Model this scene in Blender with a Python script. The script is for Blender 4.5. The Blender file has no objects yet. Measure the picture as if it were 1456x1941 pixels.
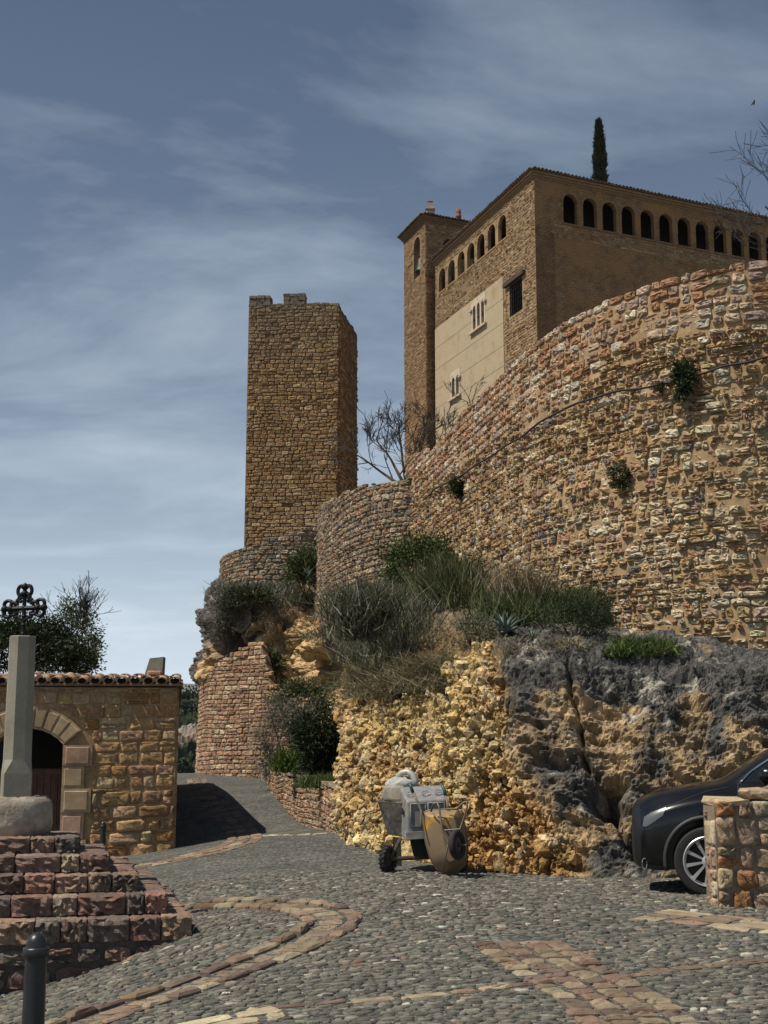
import bpy, bmesh, math, random
import numpy as np
from mathutils import Vector, Matrix
from mathutils.bvhtree import BVHTree
from mathutils.geometry import tessellate_polygon

# ------------------------------------------------------------------ camera, sky, sun, exposure
scene = bpy.context.scene
C = scene.collection
FPX, CX, CY, EYE = 2600.0, 728.0, 970.5, 1.6
PITCH = math.atan(460.0/FPX)
cam = bpy.data.cameras.new('camera'); cam_o = bpy.data.objects.new('camera', cam); C.objects.link(cam_o)
cam.sensor_fit = 'VERTICAL'; cam.sensor_height = 24.0; cam.lens = FPX/1941.0*24.0
cam.clip_start = 0.1; cam.clip_end = 60000
cam_o.location = (0, 0, EYE); cam_o.rotation_euler = (math.pi/2+PITCH, 0, 0)
scene.camera = cam_o

SUN_EL = math.radians(59.0)
SUN_H = np.array([-0.93, -0.36]); SUN_H = SUN_H/np.linalg.norm(SUN_H)
sun_dir = Vector((SUN_H[0]*math.cos(SUN_EL), SUN_H[1]*math.cos(SUN_EL), math.sin(SUN_EL)))
sl = bpy.data.lights.new('sun', 'SUN'); sl.energy = 5.0; sl.angle = math.radians(0.53); sl.color = (1.0, 0.935, 0.825)
so = bpy.data.objects.new('sun', sl); C.objects.link(so)
so.rotation_euler = sun_dir.to_track_quat('Z', 'Y').to_euler()

world = bpy.data.worlds.new('World'); scene.world = world; world.use_nodes = True
wn = world.node_tree.nodes; wl = world.node_tree.links; wn.clear()
wout = wn.new('ShaderNodeOutputWorld'); wbg = wn.new('ShaderNodeBackground'); wbg.inputs['Strength'].default_value = 0.05
sky = wn.new('ShaderNodeTexSky'); sky.sky_type = 'NISHITA'; sky.sun_disc = False
sky.sun_elevation = SUN_EL; sky.sun_rotation = math.atan2(SUN_H[0], SUN_H[1])
sky.altitude = 650; sky.air_density = 0.85; sky.dust_density = 0.3; sky.ozone_density = 2.5
CLD, VEIL, VCOL = 0.36, 0.10, (17.0, 19.2, 20.8, 1)
# thin cirrus over the whole sky: a streaky sheet, and the milky veil that any thin layer shows towards the horizon
wtc = wn.new('ShaderNodeTexCoord'); wsep = wn.new('ShaderNodeSeparateXYZ'); wl.new(wtc.outputs['Generated'], wsep.inputs[0])
def wmath(op, a_, b_=None):
    x = wn.new('ShaderNodeMath'); x.operation = op
    for k_, v_ in enumerate((a_, b_)):
        if v_ is None: continue
        if isinstance(v_, (int, float)): x.inputs[k_].default_value = v_
        else: wl.new(v_, x.inputs[k_])
    return x.outputs[0]
wz = wmath('MAXIMUM', wsep.outputs['Z'], 0.02)
wzz = wmath('ADD', wz, 0.12)
wcx = wmath('DIVIDE', wsep.outputs['X'], wzz); wcy = wmath('DIVIDE', wsep.outputs['Y'], wzz)
wcb = wn.new('ShaderNodeCombineXYZ'); wl.new(wcx, wcb.inputs[0]); wl.new(wcy, wcb.inputs[1])
wmap = wn.new('ShaderNodeMapping'); wmap.inputs['Scale'].default_value = (0.75, 1.15, 1.0); wmap.inputs['Rotation'].default_value = (0, 0, 0.5); wmap.inputs['Location'].default_value = (0.4, 0.1, 0.0)
wl.new(wcb.outputs[0], wmap.inputs['Vector'])
wnz = wn.new('ShaderNodeTexNoise'); wnz.inputs['Scale'].default_value = 1.15; wnz.inputs['Detail'].default_value = 9
wnz.inputs['Roughness'].default_value = 0.6; wnz.inputs['Distortion'].default_value = 0.35
wl.new(wmap.outputs['Vector'], wnz.inputs['Vector'])
wr = wn.new('ShaderNodeValToRGB'); wr.color_ramp.elements[0].position = 0.47; wr.color_ramp.elements[0].color = (0, 0, 0, 1)
wr.color_ramp.elements[1].position = 0.78; wr.color_ramp.elements[1].color = (CLD, CLD, CLD, 1)
wl.new(wnz.outputs['Fac'], wr.inputs['Fac'])
wveil = wmath('SUBTRACT', 1.0, wmath('EXPONENT', wmath('MULTIPLY', -1.0, wmath('POWER', wmath('DIVIDE', VEIL, wz), 1.5))))
wf = wmath('MINIMUM', wmath('ADD', wr.outputs['Color'], wveil), 0.96)
wmx = wn.new('ShaderNodeMixRGB'); wl.new(wf, wmx.inputs['Fac']); whs = wn.new('ShaderNodeHueSaturation'); whs.inputs['Saturation'].default_value = 1.3; whs.inputs['Value'].default_value = 0.9; wl.new(sky.outputs['Color'], whs.inputs['Color']); wl.new(whs.outputs['Color'], wmx.inputs['Color1'])
wmx.inputs['Color2'].default_value = VCOL
wl.new(wmx.outputs['Color'], wbg.inputs['Color']); wl.new(wbg.outputs['Background'], wout.inputs['Surface'])

vs = scene.view_settings; vs.view_transform = 'Standard'; vs.look = 'None'; vs.gamma = 1.0; vs.exposure = 0.0
vs.use_curve_mapping = False
scene.render.engine = 'CYCLES'; scene.cycles.diffuse_bounces = 1; scene.cycles.max_bounces = 6; scene.cycles.volume_bounces = 1

# ------------------------------------------------------------------ helpers
ct, st_ = math.cos(PITCH), math.sin(PITCH)
def pt(px, py, D):
    """photo pixel + distance along the ground -> world point"""
    v = py-CY
    Y = FPX*ct+v*st_; Z = FPX*st_-v*ct
    return Vector(((px-CX)*D/Y, D, EYE+Z*D/Y))
def ray(px, py):
    v = py-CY
    return Vector((px-CX, FPX*ct+v*st_, FPX*st_-v*ct)).normalized()
def project(P):
    P = np.asarray(P, float); x = P[..., 0]; y = P[..., 1]; z = P[..., 2]-EYE
    f = y*ct+z*st_; u = -y*st_+z*ct
    return CX+FPX*x/f, CY-FPX*u/f, f

def _h(ix, iy, iz, seed):
    n = (ix.astype(np.int64)*374761393+iy.astype(np.int64)*668265263+iz.astype(np.int64)*2147483647+seed*1274126177) & 0xffffffff
    n = ((n ^ (n >> 13))*1274126177) & 0xffffffff
    n = ((n ^ (n >> 16))*2246822519) & 0xffffffff
    return ((n ^ (n >> 15)) & 0xffffff)/float(0xffffff)
def vnoise(P, seed=0):
    P = np.asarray(P, float); i = np.floor(P).astype(np.int64); f = P-i; f = f*f*(3-2*f)
    r = 0
    for dx in (0, 1):
        wx = f[..., 0] if dx else 1-f[..., 0]
        for dy in (0, 1):
            wy = f[..., 1] if dy else 1-f[..., 1]
            for dz in (0, 1):
                wz = f[..., 2] if dz else 1-f[..., 2]
                r = r+wx*wy*wz*_h(i[..., 0]+dx, i[..., 1]+dy, i[..., 2]+dz, seed)
    return r*2-1
def fbm(P, octv=4, seed=0, gain=0.5):
    P = np.asarray(P, float); a = 1.0; r = 0; t = 0
    for k in range(octv):
        r = r+a*vnoise(P*(2.03**k)+k*17.3, seed+k); t += a; a *= gain
    return r/t
def worley(P, seed=0):
    """F1 distance, F2-F1, and a random value of the nearest cell"""
    P = np.asarray(P, float); i = np.floor(P).astype(np.int64)
    d1 = np.full(P.shape[:-1], 9.0); d2 = d1.copy(); val = np.zeros(P.shape[:-1])
    for dx in (-1, 0, 1):
        for dy in (-1, 0, 1):
            for dz in (-1, 0, 1):
                c = i+np.array([dx, dy, dz])
                q = np.stack([c[..., k]+_h(c[..., 0], c[..., 1], c[..., 2], seed+k+1) for k in range(3)], -1)
                d = np.linalg.norm(P-q, axis=-1); v = _h(c[..., 0], c[..., 1], c[..., 2], seed+9)
                near = d < d1
                d2 = np.where(near, d1, np.minimum(d2, d)); val = np.where(near, v, val); d1 = np.where(near, d, d1)
    return d1, d2-d1, val

def tps(pts, vals, reg=1e-4):
    pts = np.asarray(pts, float); vals = np.asarray(vals, float); n = len(pts); k = pts.shape[1]
    r = np.linalg.norm(pts[:, None]-pts[None], axis=-1); K = np.where(r > 0, r*r*np.log(r+1e-12), 0)+reg*np.eye(n)
    A = np.zeros((n+k+1, n+k+1)); A[:n, :n] = K; A[:n, n] = 1; A[:n, n+1:] = pts; A[n, :n] = 1; A[n+1:, :n] = pts.T
    w = np.linalg.solve(A, np.concatenate([vals, np.zeros(k+1)]))
    def f(q):
        q = np.asarray(q, float); r = np.linalg.norm(q[..., None, :]-pts, axis=-1)
        return (np.where(r > 0, r*r*np.log(r+1e-12), 0)*w[:n]).sum(-1)+w[n]+(q*w[n+1:]).sum(-1)
    return f

def tag(o, label=None, cat=None, group=None, kind=None):
    if label: o['label'] = label
    if cat: o['category'] = cat
    if group: o['group'] = group
    if kind: o['kind'] = kind
    return o
def empty(name, loc, label, cat, group=None):
    o = bpy.data.objects.new(name, None); C.objects.link(o); o.location = loc; o.empty_display_size = 0.2
    bpy.context.view_layer.update()
    return tag(o, label, cat, group)
def set_parent(o, p):
    if p is not None:
        o.parent = p
        o.matrix_parent_inverse = Matrix.Translation(p.location).inverted() if p.type == 'EMPTY' else Matrix.Identity(4)
def link(me, name, parent=None, mats=()):
    o = bpy.data.objects.new(name, me); C.objects.link(o)
    for m in mats:
        if len(me.materials) < len(mats): me.materials.append(m)
    set_parent(o, parent)
    return o
def mesh_np(name, V, F, mat, parent=None, col=None, smooth=False, uv=None):
    """V (n,3), F (m,k) equal-size faces or list of arrays"""
    V = np.asarray(V, np.float32)
    Fs = F if isinstance(F, list) else [F]
    Fs = [np.asarray(a, np.int32) for a in Fs if len(a)]
    me = bpy.data.meshes.new(name)
    me.vertices.add(len(V)); me.vertices.foreach_set('co', V.ravel())
    tot = np.concatenate([np.full(len(a), a.shape[1], np.int32) for a in Fs]); idx = np.concatenate([a.ravel() for a in Fs])
    me.loops.add(len(idx)); me.loops.foreach_set('vertex_index', idx)
    me.polygons.add(len(tot)); st = np.concatenate([[0], np.cumsum(tot)[:-1]]).astype(np.int32)
    me.polygons.foreach_set('loop_start', st); me.polygons.foreach_set('loop_total', tot)
    me.update(calc_edges=True)
    if col is not None:
        col = np.asarray(col, np.float32)
        if col.ndim == 1: col = np.tile(col, (len(V), 1))
        a = me.attributes.new('Col', 'FLOAT_COLOR', 'POINT')
        a.data.foreach_set('color', np.concatenate([col[:, :3], np.ones((len(V), 1), np.float32)], 1).astype(np.float32).ravel())
    if uv is not None:
        ul = me.uv_layers.new(name='uv'); ul.data.foreach_set('uv', np.asarray(uv, np.float32)[idx].ravel())
    me.polygons.foreach_set('use_smooth', np.full(len(tot), smooth))
    me.validate(verbose=False)
    return link(me, name, parent, (mat,))

class MB:
    """collects pieces of ONE mesh"""
    def __init__(s): s.v = []; s.f = []; s.uv = {}
    def add(s, V, F):
        b = len(s.v); s.v += [tuple(p) for p in V]; s.f += [tuple(b+i for i in q) for q in F]; return s
    def poly(s, P): return s.add(P, [tuple(range(len(P)))])
    def box(s, c, d, M=None, bev=0.0):
        x, y, z = d[0]/2, d[1]/2, d[2]/2
        if bev > 0:
            V = []
            for sx in (-1, 1):
                for sy in (-1, 1):
                    for sz in (-1, 1):
                        V += [(sx*(x-bev), sy*(y-bev), sz*z), (sx*(x-bev), sy*y, sz*(z-bev)), (sx*x, sy*(y-bev), sz*(z-bev))]
            F = convex(V)
        else:
            V = [(-x, -y, -z), (x, -y, -z), (x, y, -z), (-x, y, -z), (-x, -y, z), (x, -y, z), (x, y, z), (-x, y, z)]
            F = [(0, 3, 2, 1), (4, 5, 6, 7), (0, 1, 5, 4), (1, 2, 6, 5), (2, 3, 7, 6), (3, 0, 4, 7)]
        V = [Vector(v) for v in V]
        if M is not None: V = [M @ v for v in V]
        return s.add([v+Vector(c) for v in V], F)
    def tube(s, path, r, n=8, cap=True, closed=False):
        P = [Vector(p) for p in path]; m = len(P); R = r if isinstance(r, (list, tuple)) else [r]*m
        rings = []; prev = None
        for i in range(m):
            a = P[(i-1) % m] if (closed or i > 0) else P[i]; b = P[(i+1) % m] if (closed or i < m-1) else P[i]
            t = (b-a); t = t.normalized() if t.length > 1e-9 else Vector((0, 0, 1))
            if prev is None:
                up = Vector((0, 0, 1)) if abs(t.z) < 0.9 else Vector((1, 0, 0)); u = t.cross(up).normalized()
            else:
                u = (prev-t*prev.dot(t)); u = u.normalized() if u.length > 1e-6 else t.orthogonal().normalized()
            prev = u; w = t.cross(u)
            rings.append([P[i]+(u*math.cos(2*math.pi*k/n)+w*math.sin(2*math.pi*k/n))*R[i] for k in range(n)])
        V = [p for q in rings for p in q]; F = []
        for i in range(m if closed else m-1):
            j = (i+1) % m
            for k in range(n): F.append((i*n+k, i*n+(k+1) % n, j*n+(k+1) % n, j*n+k))
        if cap and not closed: F += [tuple(range(n))[::-1], tuple((m-1)*n+k for k in range(n))]
        return s.add(V, F)
    def lathe(s, prof, c, n=24, M=None, cap=True):
        V = []; F = []
        for (r, z) in prof:
            for k in range(n):
                a = 2*math.pi*k/n; p = Vector((r*math.cos(a), r*math.sin(a), z)); V.append((M @ p if M is not None else p)+Vector(c))
        for i in range(len(prof)-1):
            for k in range(n): F.append((i*n+k, i*n+(k+1) % n, (i+1)*n+(k+1) % n, (i+1)*n+k))
        if cap: F += [tuple(range(n))[::-1], tuple((len(prof)-1)*n+k for k in range(n))]
        return s.add(V, F)
    def prism(s, A, B):
        n = len(A); s.add(list(A)+list(B), [tuple(range(n))[::-1], tuple(range(n, 2*n))]+[(k, (k+1) % n, n+(k+1) % n, n+k) for k in range(n)]); return s
    def build(s, name, mat, parent=None, smooth=False, col=None, auto=None):
        me = bpy.data.meshes.new(name); me.from_pydata([tuple(p) for p in s.v], [], s.f); me.update()
        bm = bmesh.new(); bm.from_mesh(me); bmesh.ops.recalc_face_normals(bm, faces=bm.faces); bm.to_mesh(me); bm.free()
        if col is not None:
            a = me.attributes.new('Col', 'FLOAT_COLOR', 'POINT')
            a.data.foreach_set('color', np.tile(np.array([*col, 1.0], np.float32), len(me.vertices)))
        if smooth:
            me.polygons.foreach_set('use_smooth', [True]*len(me.polygons))
            if auto: me.set_sharp_from_angle(angle=math.radians(auto))
        return link(me, name, parent, (mat,))
def convex(V):
    bm = bmesh.new(); vs_ = [bm.verts.new(v) for v in V]; bm.verts.index_update()
    bmesh.ops.convex_hull(bm, input=vs_)
    F = [tuple(v.index for v in f.verts) for f in bm.faces]; bm.free(); return F

# ------------------------------------------------------------------ materials
def mat_base(name):
    m = bpy.data.materials.new(name); m.use_nodes = True; nt = m.node_tree
    return m, nt.nodes, nt.links, nt.nodes['Principled BSDF']
def N(n, kind, **kw):
    x = n.new(kind)
    for k, v in kw.items():
        if k in x.inputs: x.inputs[k].default_value = v
        else: setattr(x, k, v)
    return x
def ramp(n, l, src, p0, c0, p1, c1):
    r = n.new('ShaderNodeValToRGB'); e = r.color_ramp.elements
    e[0].position = p0; e[0].color = (*c0, 1) if len(c0) == 3 else c0; e[1].position = p1; e[1].color = (*c1, 1) if len(c1) == 3 else c1
    l.new(src, r.inputs['Fac']); return r.outputs['Color']
def mixc(n, l, mode, fac, a, b):
    x = n.new('ShaderNodeMixRGB'); x.blend_type = mode
    for s, v in (('Fac', fac), ('Color1', a), ('Color2', b)):
        if hasattr(v, 'links') or hasattr(v, 'is_linked'): l.new(v, x.inputs[s])
        else: x.inputs[s].default_value = v if s == 'Fac' else (*v, 1)
    return x.outputs['Color']
def stone_mat(name, attr=True, base=(0.3, 0.25, 0.2), rough=0.92, s1=9.0, s2=55.0, lo=0.62, hi=1.28, bump=0.5, bdist=0.02, stain=None, stain_p=(0.5, 0.7), stain_s=2.0, pits=True):
    m, n, l, b = mat_base(name)
    tc = n.new('ShaderNodeTexCoord'); co = tc.outputs['Object']
    if attr:
        a = n.new('ShaderNodeAttribute'); a.attribute_name = 'Col'; c = a.outputs['Color']
    else:
        rgb = n.new('ShaderNodeRGB'); rgb.outputs[0].default_value = (*base, 1); c = rgb.outputs[0]
    n1 = N(n, 'ShaderNodeTexNoise', Scale=s1, Detail=5.0, Roughness=0.65); l.new(co, n1.inputs['Vector'])
    n2 = N(n, 'ShaderNodeTexNoise', Scale=s2, Detail=4.0, Roughness=0.7); l.new(co, n2.inputs['Vector'])
    v1 = ramp(n, l, n1.outputs['Fac'], 0.3, (lo,)*3, 0.7, (hi,)*3)
    v2 = ramp(n, l, n2.outputs['Fac'], 0.3, (lo+0.1,)*3, 0.7, (hi-0.02,)*3)
    c = mixc(n, l, 'MULTIPLY', 1.0, c, v1); c = mixc(n, l, 'MULTIPLY', 1.0, c, v2)
    if stain:
        n3 = N(n, 'ShaderNodeTexNoise', Scale=stain_s, Detail=6.0, Roughness=0.62); l.new(co, n3.inputs['Vector'])
        f = ramp(n, l, n3.outputs['Fac'], stain_p[0], (0, 0, 0), stain_p[1], (0.85,)*3)
        c = mixc(n, l, 'MIX', f, c, stain)
    l.new(c, b.inputs['Base Color']); b.inputs['Roughness'].default_value = rough
    b.inputs['Specular IOR Level'].default_value = 0.25
    bp = N(n, 'ShaderNodeBump', Strength=bump, Distance=bdist)
    h = mixc(n, l, 'ADD', 0.6, n1.outputs['Fac'], n2.outputs['Fac'])
    if pits:
        vo = N(n, 'ShaderNodeTexVoronoi', Scale=s1*2.2); l.new(co, vo.inputs['Vector'])
        h = mixc(n, l, 'ADD', 0.35, h, vo.outputs['Distance'])
    l.new(h, bp.inputs['Height']); l.new(bp.outputs['Normal'], b.inputs['Normal'])
    return m
def plain(name, col, rough=0.6, metal=0.0, var=0.0, vs=12.0, spec=0.5, coat=0.0, bump=0.0, dirt=None, dirt_p=(0.5, 0.65), dirt_s=6.0, dirt_r=None):
    m, n, l, b = mat_base(name)
    b.inputs['Base Color'].default_value = (*col, 1); b.inputs['Roughness'].default_value = rough; b.inputs['Metallic'].default_value = metal
    b.inputs['Specular IOR Level'].default_value = spec; b.inputs['Coat Weight'].default_value = coat
    if var or bump or dirt:
        tc = n.new('ShaderNodeTexCoord'); nz = N(n, 'ShaderNodeTexNoise', Scale=vs, Detail=6.0, Roughness=0.65); l.new(tc.outputs['Object'], nz.inputs['Vector'])
        v = ramp(n, l, nz.outputs['Fac'], 0.3, (1-var,)*3, 0.7, (1+var,)*3)
        c = mixc(n, l, 'MULTIPLY', 1.0, col, v)
        if dirt:
            n3 = N(n, 'ShaderNodeTexNoise', Scale=dirt_s, Detail=7.0, Roughness=0.65); l.new(tc.outputs['Object'], n3.inputs['Vector'])
            f = ramp(n, l, n3.outputs['Fac'], dirt_p[0], (0, 0, 0), dirt_p[1], (1, 1, 1)); c = mixc(n, l, 'MIX', f, c, dirt)
        l.new(c, b.inputs['Base Color'])
        if bump:
            bp = N(n, 'ShaderNodeBump', Strength=bump, Distance=0.01); l.new(nz.outputs['Fac'], bp.inputs['Height']); l.new(bp.outputs['Normal'], b.inputs['Normal'])
    return m
def brick_mat(name, c1, c2, mortar, bw, bh, msize=0.02, var=0.35, bump=0.6, stain=None, stain_p=(0.48, 0.62), stain_s=0.5, lo=0.6):
    """fine far masonry, laid out in metres by the uv map"""
    m, n, l, b = mat_base(name)
    uv = n.new('ShaderNodeUVMap'); uv.uv_map = 'uv'
    wob = N(n, 'ShaderNodeTexNoise', Scale=2.2, Detail=2.0); l.new(uv.outputs['UV'], wob.inputs['Vector'])
    wv = N(n, 'ShaderNodeVectorMath', operation='SUBTRACT'); l.new(wob.outputs['Color'], wv.inputs[0]); wv.inputs[1].default_value = (0.5, 0.5, 0.5)
    wsx = N(n, 'ShaderNodeVectorMath', operation='MULTIPLY_ADD'); l.new(wv.outputs[0], wsx.inputs[0]); wsx.inputs[1].default_value = (bw*0.5, bh*0.7, 0); l.new(uv.outputs['UV'], wsx.inputs[2])
    br = N(n, 'ShaderNodeTexBrick', Scale=1.0); br.inputs['Brick Width'].default_value = bw; br.inputs['Row Height'].default_value = bh
    br.inputs['Mortar Size'].default_value = msize; br.inputs['Mortar Smooth'].default_value = 0.3
    br.inputs['Color1'].default_value = (*c1, 1); br.inputs['Color2'].default_value = (*c2, 1); br.inputs['Mortar'].default_value = (*mortar, 1)
    l.new(wsx.outputs[0], br.inputs['Vector'])
    n1 = N(n, 'ShaderNodeTexNoise', Scale=1.3, Detail=8.0, Roughness=0.7); l.new(uv.outputs['UV'], n1.inputs['Vector'])
    n2 = N(n, 'ShaderNodeTexNoise', Scale=9.0, Detail=5.0, Roughness=0.7); l.new(uv.outputs['UV'], n2.inputs['Vector'])
    c = mixc(n, l, 'MULTIPLY', 1.0, br.outputs['Color'], ramp(n, l, n1.outputs['Fac'], 0.3, (1-var,)*3, 0.7, (1+var,)*3))
    c = mixc(n, l, 'MULTIPLY', 1.0, c, ramp(n, l, n2.outputs['Fac'], 0.3, (lo,)*3, 0.7, (1.3,)*3))
    if stain:
        n3 = N(n, 'ShaderNodeTexNoise', Scale=stain_s, Detail=7.0, Roughness=0.6); l.new(uv.outputs['UV'], n3.inputs['Vector'])
        c = mixc(n, l, 'MIX', ramp(n, l, n3.outputs['Fac'], stain_p[0], (0, 0, 0), stain_p[1], (0.9,)*3), c, stain)
    l.new(c, b.inputs['Base Color']); b.inputs['Roughness'].default_value = 0.93; b.inputs['Specular IOR Level'].default_value = 0.2
    bp = N(n, 'ShaderNodeBump', Strength=bump, Distance=0.05)
    h = mixc(n, l, 'SUBTRACT', 1.0, n2.outputs['Fac'], br.outputs['Fac']); l.new(h, bp.inputs['Height']); l.new(bp.outputs['Normal'], b.inputs['Normal'])
    return m
def leaf_mat(name, rough=0.55, trans=0.15):
    m, n, l, b = mat_base(name)
    a = n.new('ShaderNodeAttribute'); a.attribute_name = 'Col'; l.new(a.outputs['Color'], b.inputs['Base Color'])
    b.inputs['Roughness'].default_value = rough; b.inputs['Specular IOR Level'].default_value = 0.3
    tr = n.new('ShaderNodeBsdfTranslucent'); l.new(a.outputs['Color'], tr.inputs['Color'])
    mx = n.new('ShaderNodeMixShader'); mx.inputs['Fac'].default_value = trans
    l.new(b.outputs[0], mx.inputs[1]); l.new(tr.outputs[0], mx.inputs[2]); l.new(mx.outputs[0], n['Material Output'].inputs['Surface'])
    return m

# ------------------------------------------------------------------ masonry: stones laid one by one
def catmull(P, step=0.25):
    P = [np.array(p, float) for p in P]; P = [2*P[0]-P[1]]+P+[2*P[-1]-P[-2]]; out = []
    for i in range(1, len(P)-2):
        n = max(2, int(np.linalg.norm(P[i+1]-P[i])/step))
        for k in range(n):
            t = k/n
            out.append(0.5*((2*P[i])+(-P[i-1]+P[i+1])*t+(2*P[i-1]-5*P[i]+4*P[i+1]-P[i+2])*t*t+(-P[i-1]+3*P[i]-3*P[i+1]+P[i+2])*t**3))
    out.append(P[-2]); return np.array(out)
class Face:
    """a wall line in plan: (s along, z up, d outwards) -> world; the outside is the side of the camera"""
    def __init__(s, plan, batter=0.0, zref=0.0, smooth=True, flip=False):
        Q = catmull(plan) if smooth else np.array(plan, float)
        s.Q = Q; seg = np.linalg.norm(np.diff(Q, axis=0), axis=1); s.S = np.concatenate([[0], np.cumsum(seg)]); s.L = s.S[-1]
        T = np.gradient(Q, axis=0) if len(Q) > 2 else np.repeat(Q[1:]-Q[:1], 2, 0)
        T = T/np.linalg.norm(T, axis=1)[:, None]; s.N = np.stack([T[:, 1], -T[:, 0]], 1)
        mid = len(Q)//2
        if (s.N[mid] @ (-Q[mid]) < 0) != flip: s.N = -s.N
        s.b = batter; s.zref = zref
    def __call__(s, u, z, d=0.0):
        u = np.asarray(u, float); z = np.asarray(z, float); d = d+(s.zref-z)*s.b
        i = np.clip(np.searchsorted(s.S, u)-1, 0, len(s.S)-2); t = (u-s.S[i])/(s.S[i+1]-s.S[i])
        x = s.Q[i]+(s.Q[i+1]-s.Q[i])*t[..., None]; tc = np.clip(t, 0, 1)[..., None]
        nn = s.N[i]*(1-tc)+s.N[i+1]*tc; nn = nn/np.linalg.norm(nn, axis=-1)[..., None]
        xy = x+nn*d[..., None] if hasattr(d, 'shape') and d.shape else x+nn*d
        return np.concatenate([xy, (z+0*u)[..., None]], -1)
    def uz(s, px, py):
        """where the sight line through a photo pixel meets a straight face"""
        r = ray(px, py); A = s.Q[0]; B = s.Q[-1]; dx, dy = B-A
        k = (A[0]*dy-A[1]*dx)/(r.x*dy-r.y*dx); P = np.array([r.x, r.y])*k
        return float((P-A) @ (B-A)/s.L), EYE+r.z*k
def layout(rng, s0, s1, z0, z1, w, h, wj=0.5, hj=0.3, split=0.15, wav=0.0, tilt=0.0):
    """uneven courses; returns the four corners of each stone in (s,z)"""
    cells = []; z = z0; r = 0
    while z < z1:
        rh = h*rng.uniform(1-hj, 1+hj); s = s0-rng.uniform(0, w); r += 1
        while s < s1:
            sw = w*rng.uniform(1-wj, 1+wj*1.2)
            if sw > 1e-3:
                if rng.random() < split and rh > 0.6*h:
                    k = rng.uniform(0.35, 0.65); cells.append((s, s+sw, z, z+rh*k)); cells.append((s, s+sw, z+rh*k, z+rh))
                else: cells.append((s, s+sw, z, z+rh))
            s += sw
        z += rh
    c = np.array(cells)
    Q = np.stack([c[:, [0, 2]], c[:, [1, 2]], c[:, [1, 3]], c[:, [0, 3]]], 1)
    if wav:
        P = np.concatenate([Q*[0.55, 0.8], np.zeros(Q.shape[:2]+(1,))], -1)
        Q[..., 1] += wav*vnoise(P, 5)
    if tilt: Q[..., 1] += Q[..., 0]*tilt
    return Q
def pick(rng, n, palette, jit=0.12):
    cols = np.array([p[1] for p in palette]); w = np.array([p[0] for p in palette], float); w /= w.sum()
    c = cols[rng.choice(len(cols), n, p=w)]
    c = c*rng.uniform(1-jit*1.6, 1+jit*1.6, (n, 1))*rng.uniform(1-jit*0.22, 1+jit*0.22, (n, 3)); return np.clip(c, 0.005, 0.9)
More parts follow.
